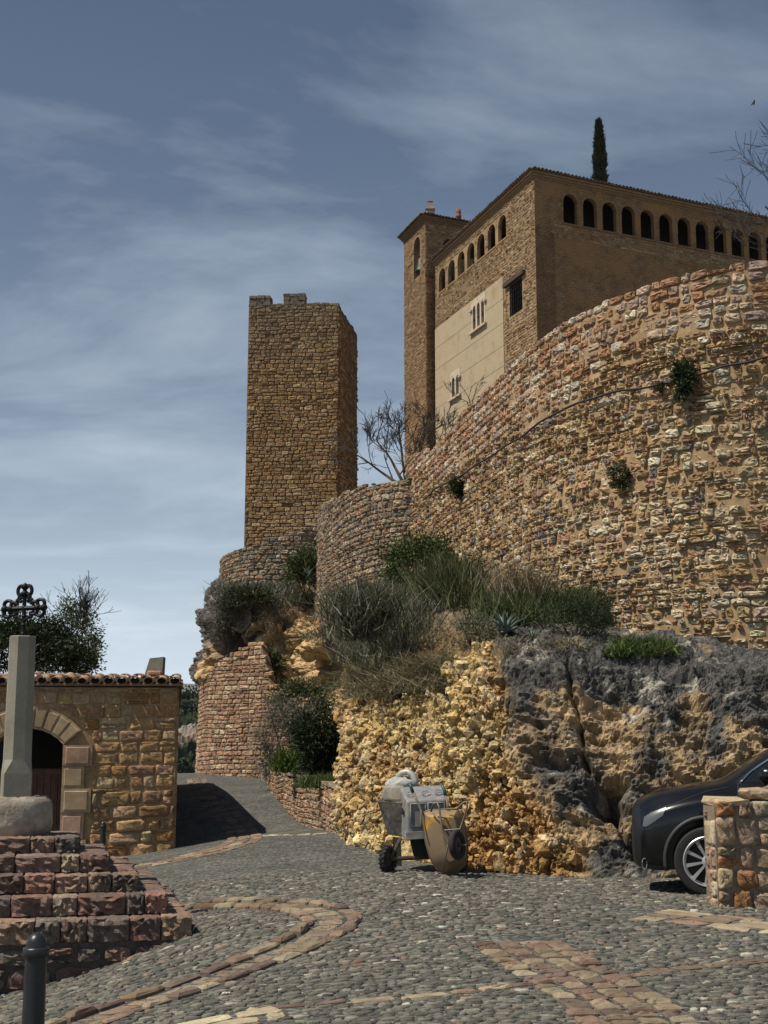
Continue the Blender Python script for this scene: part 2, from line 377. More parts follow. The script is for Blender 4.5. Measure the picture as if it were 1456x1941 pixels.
def stones(rng, name, parent, Q, face, mat, cols, gap=0.012, jit=0.02, depth=0.03, dj=0.5, rough=0.012, p=4.5, n=10, back=0.05, smooth=False, individuals=300, rest='joined_masonry', vis=None, face_dir=None, sink=0.0):
    """Q (N,4,2) corner cells; every stone is a rounded, uneven block proud of the face"""
    N_ = len(Q)
    if N_ == 0: return
    c0 = Q.mean(1, keepdims=True); dim = np.stack([np.abs(Q[:, 1]-Q[:, 0]).max(1), np.abs(Q[:, 2]-Q[:, 1]).max(1)], 1)
    sh = 1-gap/np.maximum(dim, gap*2.2)[:, None, :]
    Qs = c0+(Q-c0)*sh+rng.normal(0, jit, Q.shape)*np.minimum(1, dim[:, None, :]/0.25)
    t = (np.arange(n)+0.5)/n*2*np.pi
    T = t[None]+rng.uniform(-0.12, 0.12, (N_, n))
    ca, sa = np.cos(T), np.sin(T); pw = 2.0/p
    X = np.sign(ca)*np.abs(ca)**pw; Y = np.sign(sa)*np.abs(sa)**pw
    R = 1-np.abs(rng.normal(0, 0.07, (N_, n)))
    if n >= 12: R = (np.roll(R, 1, 1)+R+np.roll(R, -1, 1))/3; rough = rough*0.5
    X = X*R; Y = Y*R
    def bil(x, y):
        a = (x+1)/2; b = (y+1)/2
        return (Qs[:, None, 0]*((1-a)*(1-b))[..., None]+Qs[:, None, 1]*(a*(1-b))[..., None]+Qs[:, None, 2]*(a*b)[..., None]+Qs[:, None, 3]*((1-a)*b)[..., None])
    D = (depth*rng.uniform(1-dj, 1+dj, N_))[:, None]-sink
    lv = []
    lv.append((bil(X, Y), np.full((N_, n), -back)))
    lv.append((bil(X*0.985, Y*0.985), D*0.55+rng.normal(0, rough*0.5, (N_, n))))
    lv.append((bil(X*0.80, Y*0.78), D+rng.normal(0, rough, (N_, n))))
    lv.append((bil(X*0.35, Y*0.35)+0, D*1.08+rng.normal(0, rough*1.1, (N_, n))))
    uvd = np.concatenate([np.concatenate([a, b[..., None]], -1) for a, b in lv], 1)
    V = face(uvd[..., 0], uvd[..., 1], uvd[..., 2])                       # N, 4n, 3
    k = np.arange(n); k2 = (k+1) % n
    F4 = np.concatenate([np.stack([a*n+k, a*n+k2, (a+1)*n+k2, (a+1)*n+k], 1) for a in range(3)])
    cap = (3*n+k)[None]
    ctr = V.mean(1); px, py, f = project(ctr)
    area = dim[:, 0]*dim[:, 1]/np.maximum(f, 0.1)**2
    ok = (px > -15) & (px < 1471) & (py > -15) & (py < 1956) & (f > 0)
    if vis is not None: ok &= vis(px, py)
    score = np.where(ok, area, -1); order = np.argsort(-score)
    ind = order[:min(individuals, int(ok.sum()))]; oth = order[len(ind):]
    nv = 4*n; v3 = V.reshape(-1, 3)
    # normals outward: test winding on one stone
    a, b, c = V[0, 3*n], V[0, 3*n+1], V[0, 3*n+2]
    nn = np.cross(V[0, 3*n+n//3]-a, V[0, 3*n+2*n//3]-a); out = face(np.array([uvd[0, 0, 0]]), np.array([uvd[0, 0, 1]]), np.array([1.0]))[0]-face(np.array([uvd[0, 0, 0]]), np.array([uvd[0, 0, 1]]), np.array([0.0]))[0]
    if nn @ out < 0: F4 = F4[:, ::-1]; cap = cap[:, ::-1]
    for i in ind: mesh_np(name, V[i], [F4, cap], mat, parent, col=cols[i], smooth=smooth)
    if len(oth):
        off = (np.arange(len(oth))*nv)[:, None, None]
        o = mesh_np(rest, V[oth].reshape(-1, 3), [(F4[None]+off).reshape(-1, 4), (cap[None]+off).reshape(-1, n)], mat, parent, col=np.repeat(cols[oth], nv, 0), smooth=smooth)
        o['kind'] = 'stuff'
def core(name, face, s0, s1, zb, zt, mat, parent, thick=0.6, ds=0.3, nz=14, rough=0.02, front=0.0, col=None, seed=3):
    """the bedding behind the stones: front, top, back and ends of a wall; zb / zt are functions of s"""
    n = max(2, int((s1-s0)/ds)+1); S = np.linspace(s0, s1, n); B = np.array([zb(x) for x in S]); Tt = np.array([zt(x) for x in S])
    t = np.linspace(0, 1, nz)
    Zf = B[:, None]+(Tt-B)[:, None]*t; Sf = np.repeat(S[:, None], nz, 1)
    Df = front+rough*fbm(np.stack([Sf*3, Zf*3, 0*Sf], -1), 3, seed)
    A = face(Sf.ravel(), Zf.ravel(), Df.ravel()); Bk = face(Sf.ravel(), Zf.ravel(), np.full(Sf.size, -thick))
    V = np.concatenate([A, Bk]); m = n*nz; i = np.arange(n-1)[:, None]*nz+np.arange(nz-1)[None]; i = i.ravel()
    F = [np.stack([i, i+nz, i+nz+1, i+1], 1), np.stack([m+i, m+i+1, m+i+nz+1, m+i+nz], 1)]
    e = np.arange(n-1)*nz+nz-1; F.append(np.stack([e, e+nz, m+e+nz, m+e], 1))
    e = np.arange(n-1)*nz; F.append(np.stack([e, m+e, m+e+nz, e+nz], 1))
    for b in (0, (n-1)*nz):
        e = b+np.arange(nz-1); F.append(np.stack([e, e+1, m+e+1, m+e], 1))
    o = mesh_np(name, V, F, mat, parent, col=col)
    bm = bmesh.new(); bm.from_mesh(o.data); bmesh.ops.recalc_face_normals(bm, faces=bm.faces); bm.to_mesh(o.data); bm.free()
    return o
def lin(xs, ys): return lambda x: float(np.interp(x, xs, ys))
rng = np.random.default_rng(11)
M_wall = stone_mat('wall_stone', s1=7, s2=42, bump=0.75, bdist=0.03)
M_mort = stone_mat('ochre_mortar', attr=True, s1=5, s2=60, bump=0.5, bdist=0.02, lo=0.7, hi=1.2, stain=(0.30, 0.20, 0.10), stain_p=(0.5, 0.75), stain_s=0.8)
M_smooth = stone_mat('dressed_stone', s1=5, s2=70, bump=0.35, bdist=0.012, lo=0.7, hi=1.2)
M_cob = stone_mat('cobble_stone', s1=22, s2=90, bump=0.3, bdist=0.008, lo=0.7, hi=1.25, rough=0.75, pits=False)
M_leaf = leaf_mat('foliage'); M_dry = leaf_mat('dry_grass', 0.8, 0.1)
M_bark = stone_mat('bark', attr=False, base=(0.085, 0.07, 0.055), s1=14, s2=60, bump=0.6)

# ------------------------------------------------------------------ ground
GC = [pt(*q) for q in ((728, 1941, 8.6), (1300, 1941, 8.55), (0, 1941, 10.1), (300, 1941, 9.2), (130, 1868, 11.9), (366, 1772, 12.3), (1370, 1697, 14.3),
      (1100, 1668, 16.6), (760, 1650, 17.2), (655, 1588, 22.0), (510, 1502, 36), (327, 1609, 27), (215, 1627, 26.7), (470, 1590, 24), (380, 1473, 46), (500, 1471, 46), (340, 1484, 44), (900, 1656, 17.2))]
GC += [Vector(q) for q in ((8, 17, .28), (9, 9, .15), (-9, 27, -.6), (-9, 15, -.75), (-6, 8, -.6), (7, 3, .05), (0, 0, 0), (-6, 0, -.6), (-14, 40, .3), (3, 30, .6), (4, 45, 1.0))]
_g = tps(np.array([[p.x, p.y] for p in GC])/10.0, [p.z for p in GC], 2e-3)
GX = np.arange(-16, 16.01, 0.2); GY = np.arange(-4, 50.01, 0.2)
_gg = _g(np.stack(np.meshgrid(GX, GY, indexing='ij'), -1)/10.0)
def gz(x, y):
    x = np.clip(np.asarray(x, float), GX[0], GX[-1]-1e-6); y = np.clip(np.asarray(y, float), GY[0], GY[-1]-1e-6)
    a = (x-GX[0])/0.2; b = (y-GY[0])/0.2; i = a.astype(int); j = b.astype(int); a = a-i; b = b-j
    return _gg[i, j]*(1-a)*(1-b)+_gg[i+1, j]*a*(1-b)+_gg[i, j+1]*(1-a)*b+_gg[i+1, j+1]*a*b
def ground_px(px, py):
    r = ray(px, py); t = 4.0
    for _ in range(4000):
        P = Vector((0, 0, EYE))+r*t
        if P.z <= float(gz(P.x, P.y)) or P.y > 49: break
        t += 0.02
    return np.array([P.x, P.y])

m, n, l, b = mat_base('cobbled_paving')
tc = n.new('ShaderNodeTexCoord'); mp = N(n, 'ShaderNodeMapping'); mp.inputs['Scale'].default_value = (11.0, 22.0, 11.0); l.new(tc.outputs['Object'], mp.inputs['Vector'])
vo = N(n, 'ShaderNodeTexVoronoi', Scale=1.0); l.new(mp.outputs[0], vo.inputs['Vector'])
v2 = N(n, 'ShaderNodeTexVoronoi', Scale=1.0); v2.feature = 'DISTANCE_TO_EDGE'; l.new(mp.outputs[0], v2.inputs['Vector'])
sep = n.new('ShaderNodeSeparateColor'); l.new(vo.outputs['Color'], sep.inputs[0])
cc = ramp(n, l, sep.outputs[0], 0.0, (0.085, 0.085, 0.078), 0.97, (0.22, 0.215, 0.19))
cc = mixc(n, l, 'MULTIPLY', 1.0, cc, ramp(n, l, v2.outputs['Distance'], 0.02, (0.45,)*3, 0.16, (1.15,)*3))
nz = N(n, 'ShaderNodeTexNoise', Scale=0.7, Detail=6.0, Roughness=0.6); l.new(tc.outputs['Object'], nz.inputs['Vector'])
cc = mixc(n, l, 'MULTIPLY', 1.0, cc, ramp(n, l, nz.outputs['Fac'], 0.3, (0.75, 0.75, 0.75), 0.7, (1.25, 1.22, 1.15)))
l.new(cc, b.inputs['Base Color']); b.inputs['Roughness'].default_value = 0.85; b.inputs['Specular IOR Level'].default_value = 0.25
bp = N(n, 'ShaderNodeBump', Strength=0.9, Distance=0.03)
hh = ramp(n, l, v2.outputs['Distance'], 0.0, (0, 0, 0), 0.3, (1, 1, 1)); l.new(hh, bp.inputs['Height']); l.new(bp.outputs['Normal'], b.inputs['Normal'])
M_pave = m
ix = (GX > -15.9) & (GX < 13); iy = (GY > -3.9) & (GY < 48.6)
X, Y = np.meshgrid(GX[ix], GY[iy], indexing='ij'); Z = gz(X, Y); nx, ny = X.shape
i = (np.arange(nx-1)[:, None]*ny+np.arange(ny-1)[None]).ravel()
pavement = mesh_np('cobbled_pavement', np.stack([X, Y, Z], -1).reshape(-1, 3), np.stack([i, i+ny, i+ny+1, i+1], 1), M_pave, smooth=True)
tag(pavement, 'grey cobbled lane climbing between the house and the rock', None, None, 'structure')

# terrain out to the horizon: valley, wooded crag, distant range
m, n, l, b = mat_base('hillside')
tc = n.new('ShaderNodeTexCoord')
n1 = N(n, 'ShaderNodeTexNoise', Scale=0.05, Detail=9.0, Roughness=0.62); l.new(tc.outputs['Object'], n1.inputs['Vector'])
c = ramp(n, l, n1.outputs['Fac'], 0.42, (0.035, 0.05, 0.022), 0.58, (0.25, 0.22, 0.18)); l.new(c, b.inputs['Base Color']); b.inputs['Roughness'].default_value = 1.0
bp = N(n, 'ShaderNodeBump', Strength=1.0, Distance=4.0); l.new(n1.outputs['Fac'], bp.inputs['Height']); l.new(bp.outputs['Normal'], b.inputs['Normal'])
M_hill = m
th = np.linspace(0, 2*np.pi, 145)[:-1]; rr = np.concatenate([[0], np.geomspace(8, 16000, 90)])
R, T = np.meshgrid(rr, th, indexing='ij'); X = R*np.sin(T); Y = R*np.cos(T)
near = np.clip(gz(X, Y), -0.8, 1.2)-0.35
out = np.clip((R-52)/160, 0, 1); out = out*out*(3-2*out)
Z = near*(1-out)-46*out+14*fbm(np.stack([X/260, Y/260, 0*X], -1), 5, 3)*out
ridge = 52*np.exp(-((Y-700)/110)**2)*np.clip((R-120)/200, 0, 1); Z = Z+ridge*np.clip(1-np.abs(X+75)/330, 0, 1)
mt = np.exp(-((R-9000)/2600)**2)*(430+190*fbm(np.stack([X/2600+3, Y/2600, 0*X], -1), 5, 8)); Z = Z+mt
V = np.stack([X, Y, Z], -1).reshape(-1, 3); nt_ = len(th)
i = (np.arange(1, len(rr)-1)[:, None]*nt_+np.arange(nt_)[None]).ravel(); j = (np.arange(1, len(rr)-1)[:, None]*nt_+((np.arange(nt_)+1) % nt_)[None]).ravel()
tag(mesh_np('terrain', V, np.stack([i, j, j+nt_, i+nt_], 1), M_hill, smooth=True), 'valley and far blue mountain range beyond the lane', None, None, 'structure')

# ------------------------------------------------------------------ paving bands and cobbles
class Strip:
    def __init__(s, path_px, step=0.1, w=None):
        P = [ground_px(*q) for q in path_px]; s.f = Face(P, smooth=True); s.L = s.f.L
    def __call__(s, u, v, d=0.0):
        P = s.f(u, 0*np.asarray(u, float), np.asarray(v, float)); x, y = P[..., 0], P[..., 1]
        return np.stack([x, y, gz(x, y)+d], -1)
red = [(3, (0.19, 0.125, 0.088)), (3, (0.22, 0.155, 0.105)), (2.5, (0.23, 0.178, 0.12)), (1.2, (0.27, 0.225, 0.15)), (1.8, (0.15, 0.108, 0.085))]
pale = [(3, (0.40, 0.345, 0.225)), (2, (0.33, 0.265, 0.175)), (1, (0.30, 0.20, 0.145))]
bands = []
def band(path, rows, slab, pal, gap=0.016, p=6, depth=0.012):
    S = Strip(path); cells = []
    for (a, b_) in rows:
        u = -0.05
        while u < S.L:
            w = slab*rng.uniform(0.65, 1.4); e = min(u+w, S.L+0.05)
            if e-u > 0.05: cells.append([[u, a], [e, a+0.0], [e, b_], [u, b_]])
            u = e
    Q = np.array(cells); Q[..., 1] += rng.normal(0, 0.008, Q.shape[:2])
    stones(rng, 'paving_slab', pavement, Q, S, M_smooth, pick(rng, len(Q), pal, 0.14), gap=gap, jit=0.014, depth=depth, dj=0.4, rough=0.004, p=p, n=10, back=0.04, individuals=120, rest='paving_slab_rest')
    lo = min(r[0] for r in rows); hi = max(r[1] for r in rows)
    Us = np.linspace(0, S.L, max(4, int(S.L/0.12))); bands.append((S(Us, np.full(len(Us), (lo+hi)/2))[:, :2], (hi-lo)/2+0.02))
# the channel curling round the cross, its kerbed inner side and dished outer side
arc = [(40, 1985), (205, 1922), (330, 1882), (450, 1838), (545, 1800), (612, 1765), (628, 1742), (590, 1725), (520, 1717), (440, 1716), (360, 1718)]
band(arc, [(-0.11, 0.12)], 0.2, red[1:4], depth=0.004)
band(arc, [(-0.27, -0.125)], 0.3, red, depth=0.04); band(arc, [(0.135, 0.28)], 0.22, red[1:], depth=0.03)
band([(372, 1476), (400, 1510), (430, 1548), (458, 1578), (462, 1592), (425, 1608), (360, 1624), (290, 1638), (222, 1648)], [(-0.34, -0.12), (-0.12, 0.12), (0.12, 0.34)], 0.3, red)
band([(985, 1790), (1050, 1832), (1120, 1872), (1185, 1915), (1260, 1985)], [(-0.36, -0.17), (-0.17, 0.01), (0.01, 0.19), (0.19, 0.38)], 0.135, red, depth=0.02)
band([(1500, 1818), (1390, 1829), (1290, 1838), (1185, 1852)], [(-0.06, 0.07)], 0.28, red)
band([(1010, 1866), (900, 1880), (760, 1893), (620, 1904), (480, 1914)], [(-0.055, 0.055)], 0.3, red[1:]+pale)
band([(480, 1588), (560, 1584), (640, 1579)], [(-0.06, 0.06)], 0.3, pale)
band([(350, 1952), (400, 1940), (520, 1921)], [(-0.16, 0.02), (0.03, 0.2)], 0.42, pale)
band([(1250, 1730), (1330, 1738), (1456, 1752), (1560, 1760)], [(-0.22, -0.08), (-0.08, 0.1), (0.1, 0.32), (0.32, 0.58)], 0.38, pale+red[2:3])
def in_band(x, y):
    r = np.zeros(x.shape, bool)
    for P, w in bands:
        d = np.full(x.shape, 9.0)
        for q in P: d = np.minimum(d, np.hypot(x-q[0], y-q[1]))
        r |= d < w
    return r
class GroundFace:
    def __call__(s, x, y, d=0.0): return np.stack([x, y, gz(x, y)+d], -1)
Q = layout(rng, -5.5, 5.5, 8.0, 17.2, 0.086, 0.042, wj=0.5, hj=0.3, split=0.0, wav=0.02)
ctr = Q.mean(1); px, py, f = project(np.stack([ctr[:, 0], ctr[:, 1], gz(ctr[:, 0], ctr[:, 1])], -1))
keep = (px > -60) & (px < 1516) & (py < 1990) & ~in_band(ctr[:, 0], ctr[:, 1])
_a = ctr-np.array([-3.6, 13.5]); _f = np.array([0.974, 0.225]); _n = np.array([0.225, -0.974]); keep &= ~((np.abs(_a @ _f) < 1.55) & (np.abs(_a @ _n) < 1.55))
Q = Q[keep]; Q[..., 1] += rng.normal(0, 0.012, (len(Q), 1))
cobp = [(0.35, (0.30, 0.275, 0.22)), (5, (0.112, 0.106, 0.086)), (5, (0.14, 0.131, 0.104)), (4, (0.08, 0.078, 0.066)), (2, (0.175, 0.162, 0.13)), (0.2, (0.40, 0.37, 0.30)), (0.5, (0.20, 0.145, 0.105))]
stones(rng, 'cobble', pavement, Q, GroundFace(), M_cob, pick(rng, len(Q), cobp, 0.2), gap=0.006, jit=0.005, depth=0.011, dj=0.6, rough=0.0025, p=2.7, n=6, back=0.02, smooth=True, individuals=300, rest='cobble_bed')

# ------------------------------------------------------------------ big retaining walls
def plan(*q): return [tuple(pt(*a)[:2]) for a in q]
def ztop(*q): return [pt(*a).z for a in q]
ochre = [(4, (0.40, 0.265, 0.135)), (3, (0.47, 0.35, 0.20)), (3, (0.34, 0.22, 0.12)), (1.6, (0.58, 0.50, 0.36)), (1.5, (0.36, 0.21, 0.14)), (0.9, (0.22, 0.18, 0.15)), (0.8, (0.36, 0.25, 0.19))]
pinks = [(4, (0.40, 0.245, 0.15)), (3, (0.46, 0.34, 0.235)), (2.5, (0.36, 0.195, 0.105)), (2, (0.39, 0.28, 0.215)), (1.5, (0.54, 0.46, 0.35))]
w1 = [(1900, 478, 19.6), (1456, 490, 20.0), (1300, 520, 20.6), (1180, 555, 21.6), (1090, 600, 22.8), (1010, 650, 24.4), (900, 758, 28.4), (812, 850, 33.0), (770, 865, 36.0)]
F1 = Face(plan(*w1), batter=0.04, zref=8.8)
s_of = np.array([F1.S[np.argmin(np.linalg.norm(F1.Q-np.array(p), axis=1))] for p in plan(*w1)]); z_top1 = ztop(*w1)
print('W1 top', [round(z, 2) for z in z_top1], 'L', round(F1.L, 2))
wb = [(1900, 1300, 19.6), (1456, 1285, 20), (1300, 1250, 20.6), (1180, 1215, 21.6), (1090, 1180, 22.8), (1010, 1150, 24.4), (900, 1115, 28.4), (812, 1085, 33), (770, 1080, 36)]
z_bot1 = ztop(*wb); zb1 = lin(s_of, z_bot1); zt1 = lin(s_of, z_top1)
wall1 = empty('retaining_wall', tuple(F1(np.array([s_of[3]]), np.array([z_bot1[3]]))[0]), 'tall curved rubble retaining wall in ochre mortar, above the dark rock', 'wall')
core('mortar_core', F1, 0, F1.L, lambda s: zb1(s)-0.5, lambda s: zt1(s)-0.14, M_mort, wall1, thick=0.8, ds=0.15, nz=40, rough=0.035, col=(0.38, 0.26, 0.14))
# boundary between the rebuilt parapet and the old masonry
bd = [(1900, 590, 19.6), (1456, 602, 20), (1300, 622, 20.6), (1190, 645, 21.5), (1090, 760, 22.8), (1010, 800, 24.4), (900, 860, 28.4), (812, 920, 33), (770, 930, 36)]
zbd = lin(s_of, ztop(*bd))
Qo = layout(rng, 0, F1.L, 2.4, 9.4, 0.18, 0.118, wj=0.6, hj=0.4, split=0.14, wav=0.08)
c = Qo.mean(1); keep = np.array([zb1(a)-0.1 < z < zbd(a)-0.05 and 0 < a < F1.L for a, z in c]); Qo = Qo[keep]; co = Qo.mean(1)
drop = rng.random(len(Qo)) < 0.02; Qo = Qo[~drop]; co = co[~drop]
Qn = layout(rng, 0, F1.L, 6.2, 9.6, 0.26, 0.165, wj=0.45, hj=0.2, split=0.05, wav=0.03)
c = Qn.mean(1); keep = np.array([zbd(a)-0.02 < z < zt1(a)-0.05 and 0 < a < F1.L for a, z in c]); Qn = Qn[keep]
cols_o = pick(rng, len(Qo), ochre, 0.16); cols_n = pick(rng, len(Qn), pinks, 0.15)
# paler, bleached stones low on the right; dark ones under the parapet line
pxo, pyo, _ = project(F1(co[:, 0], co[:, 1]))
bl = np.clip((pxo-900)/500, 0, 1)*np.clip((pyo-760)/250, 0, 1); pick_b = rng.random(len(Qo)) < bl*0.6
cols_o[pick_b] = cols_o[pick_b]*0.4+np.array([0.62, 0.53, 0.36])*0.6
stones(rng, 'wall_stone', wall1, Qo, F1, M_wall, cols_o, gap=0.014, jit=0.02, depth=0.034, dj=0.9, rough=0.013, p=3.4, individuals=190, rest='small_wall_stones')
stones(rng, 'parapet_stone', wall1, Qn, F1, M_wall, cols_n, gap=0.026, jit=0.016, depth=0.03, dj=0.6, rough=0.010, p=4.5, individuals=110, rest='small_parapet_stones')

# cable clipped along the wall
cab = [(1700, 650, 19.7), (1456, 681, 20), (1380, 703, 20.3), (1300, 722, 20.6), (1235, 736, 21), (1160, 748, 21.8), (1080, 778, 23), (1000, 828, 24.6), (940, 868, 26.8), (880, 905, 29.3), (840, 925, 31.4), (815, 950, 33)]
su = np.interp(np.linspace(0, 1, 60), np.linspace(0, 1, len(cab)), [F1.S[np.argmin(np.linalg.norm(F1.Q-np.array(p), axis=1))] for p in plan(*cab)])
sz = np.interp(np.linspace(0, 1, 60), np.linspace(0, 1, len(cab)), ztop(*cab))+0.012*np.sin(np.arange(60)*1.3)
P = F1(su, sz, np.full(60, 0.11)); mb = MB(); mb.tube(P, 0.019, 6)
tag(mb.build('cable', plain('cable_rubber', (0.015, 0.015, 0.016), 0.7), smooth=True), 'thin black cable strung along the tall curved retaining wall', 'cable')

def rubble_wall(name, label, q_top, q_bot, pal, sw, sh, seed, mort=(0.34, 0.25, 0.16), batter=0.03, gap=0.016, depth=0.045, p=4.0, wav=0.06, rough=0.014, thick=0.7, split=0.1, capz=0.0, ind=300, dropp=0.0):
    r = np.random.default_rng(seed); F = Face(plan(*q_top), batter=batter, zref=max(ztop(*q_top)))
    so_ = np.array([F.S[np.argmin(np.linalg.norm(F.Q-np.array(p_), axis=1))] for p_ in plan(*q_top)])
    zt = lin(so_, ztop(*q_top)); zb = lin(so_, ztop(*q_bot))
    w = empty(name, tuple(F(np.array([F.L/2]), np.array([zb(F.L/2)]))[0]), label, 'wall')
    core('mortar_core', F, 0, F.L, lambda s: zb(s)-0.4, lambda s: zt(s)-0.05, M_mort, w, thick=thick, ds=0.2, nz=16, rough=0.02, col=mort)
    Q = layout(r, 0, F.L, min(ztop(*q_bot))-0.3, max(ztop(*q_top))+0.2, sw, sh, wj=0.5, hj=0.3, split=split, wav=wav)
    c = Q.mean(1); k = np.array([zb(a)-0.25 < z < zt(a)+capz and 0 < a < F.L for a, z in c]); Q = Q[k]
    if dropp: Q = Q[r.random(len(Q)) > dropp]
    stones(r, 'wall_stone', w, Q, F, M_wall, pick(r, len(Q), pal, 0.15), gap=gap, jit=0.012, depth=depth, dj=0.6, rough=rough, p=p, individuals=ind, rest='small_wall_stones')
    return F, w
greyo = [(4, (0.30, 0.22, 0.14)), (3, (0.36, 0.28, 0.19)), (3, (0.24, 0.19, 0.14)), (1.5, (0.42, 0.35, 0.25)), (1.2, (0.36, 0.21, 0.13)), (1.5, (0.19, 0.165, 0.14))]
F2, wall2 = rubble_wall('rubble_wall', 'convex grey brown rubble wall below the bare tree', [(835, 898, 36.5), (810, 901, 35.2), (770, 906, 35.0), (700, 920, 36.3), (650, 938, 38.8), (618, 956, 42.5), (606, 962, 46)],
    [(835, 1100, 36.5), (810, 1100, 35.2), (770, 1115, 35), (700, 1150, 36.3), (650, 1160, 38.8), (618, 1160, 42.5), (606, 1160, 46)], greyo, 0.24, 0.15, 21, mort=(0.2, 0.15, 0.1))
F3, wall3 = rubble_wall('rubble_wall', 'grey rubble parapet wall at the foot of the square tower', [(640, 978, 50), (600, 992, 49.5), (540, 1012, 49.5), (480, 1034, 50), (455, 1041, 50.6), (430, 1050, 52), (420, 1060, 54)],
    [(640, 1140, 50), (600, 1140, 49.5), (540, 1140, 49.5), (480, 1140, 50), (455, 1150, 50.6), (430, 1150, 52), (420, 1150, 54)], greyo, 0.26, 0.15, 22, mort=(0.17, 0.14, 0.1))
brickish = [(4, (0.40, 0.25, 0.155)), (3, (0.36, 0.21, 0.13)), (3, (0.45, 0.31, 0.20)), (1.2, (0.52, 0.40, 0.26)), (1, (0.31, 0.19, 0.14))]
F4, wall4 = rubble_wall('buttress_wall', 'curved pinkish coursed stone wall under the cliff at the lane end', [(680, 1325, 43.5), (580, 1318, 44.2), (518, 1300, 44.95), (494, 1212, 45.5), (470, 1222, 45.9), (430, 1246, 46.6), (405, 1262, 47.6), (388, 1285, 49.5), (382, 1300, 52)],
    [(680, 1480, 43.5), (580, 1480, 44.2), (518, 1480, 44.95), (494, 1480, 45.5), (470, 1480, 45.9), (430, 1480, 46.6), (405, 1478, 47.6), (388, 1478, 49.5), (382, 1478, 52)], brickish, 0.30, 0.15, 23, mort=(0.22, 0.15, 0.09), thick=0.22, gap=0.018, depth=0.035, p=6, wav=0.05, rough=0.008)

# planter wall beside the lane
F5, wall5 = rubble_wall('planter_wall', 'low brown rubble planter wall along the right of the lane', [(657, 1497, 22.0), (600, 1483, 26.5), (550, 1470, 31.5), (510, 1458, 37.2)],
    [(657, 1598, 22.0), (600, 1570, 26.5), (550, 1545, 31.5), (510, 1517, 37.2)], brickish[:3]+greyo[:2], 0.2, 0.12, 24, mort=(0.22, 0.17, 0.11), depth=0.03, thick=0.45, batter=0.0)
F6, wall6 = rubble_wall('stone_pier', 'narrow rubble pier between the planter bushes and the golden rock', [(672, 1353, 22.5), (646, 1353, 22.9)],
    [(672, 1600, 22.5), (646, 1600, 22.9)], brickish+greyo[:2], 0.10, 0.11, 25, mort=(0.25, 0.18, 0.11), depth=0.03, thick=0.5, batter=0.0)

u = 0.0
_tz = lin([0, F5.L], [pt(657, 1497, 22.0).z, pt(510, 1458, 37.2).z])
while u < F5.L-0.1:
    w = min(rng.uniform(0.35, 0.7), F5.L-u); z = _tz(u+w/2); A_ = [F5(np.array([a]), np.array([z+h_]), np.array([d_]))[0]+rng.normal(0, 0.008, 3) for h_ in (-0.02, 0.05) for a, d_ in ((u+0.01, 0.05), (u+w-0.01, 0.05), (u+w-0.01, -0.42), (u+0.01, -0.42))]
    MB().prism(A_[:4], A_[4:]).build('coping_stone', M_smooth, wall5, col=tuple(pick(rng, 1, [(1, (0.24, 0.19, 0.135)), (1, (0.28, 0.23, 0.165))], 0.12)[0])); u += w

# ------------------------------------------------------------------ rock outcrop
def rock_sheet(stations, nu, nv, ext=None):
    """stations: columns of (px,py,D) from foot to crest -> grid of points"""
    S = np.array([[tuple(pt(*q)) for q in s] for s in stations]); m = S.shape[1]
    v = np.linspace(0, 1, m); vv = np.linspace(0, 1, nv)
    d = np.linalg.norm(np.diff(S, axis=1), axis=2).mean(0); vs_ = np.concatenate([[0], np.cumsum(d)]); vs_ /= vs_[-1]
    A = np.stack([np.stack([np.interp(vv, vs_, S[k, :, c]) for c in range(3)], -1) for k in range(len(S))])   # station, nv, 3
    d = np.linalg.norm(np.diff(S[:, :4], axis=0), axis=2).mean(1); us = np.concatenate([[0], np.cumsum(d)]); us /= us[-1]; uu = np.linspace(0, 1, nu)
    G = np.stack([np.stack([np.interp(uu, us, A[:, j, c]) for c in range(3)], -1) for j in range(nv)], 1)
    for _ in range(3):   # soften the facets of the control net
        for ax in (0, 1):
            n_ = G.shape[ax]; k = max(1, n_//40)
            sl_ = [slice(None)]*3; pad = np.pad(G, [(k, k) if a == ax else (0, 0) for a in range(3)], mode='edge')
            acc = 0
            for s_ in range(-k, k+1):
                q = list(sl_); q[ax] = slice(k+s_, k+s_+n_); acc = acc+pad[tuple(q)]
            H = acc/(2*k+1)
            e = [slice(None)]*3; e[ax] = slice(k, n_-k); G[tuple(e)] = H[tuple(e)]
    return G
def grid_normals(G):
    a = np.gradient(G, axis=0); b_ = np.gradient(G, axis=1); n_ = np.cross(a, b_); n_ /= np.linalg.norm(n_, axis=-1, keepdims=True)+1e-9
    to = -(G-np.array([0, 0, EYE])); s = np.sign((n_*to).sum(-1).mean()); return n_*s
def grid_faces(nu, nv):
    i = (np.arange(nu-1)[:, None]*nv+np.arange(nv-1)[None]).ravel(); return np.stack([i, i+nv, i+nv+1, i+1], 1)
M_rock = stone_mat('rock', s1=4.5, s2=30, bump=0.9, bdist=0.05, lo=0.5, hi=1.35, pits=True)
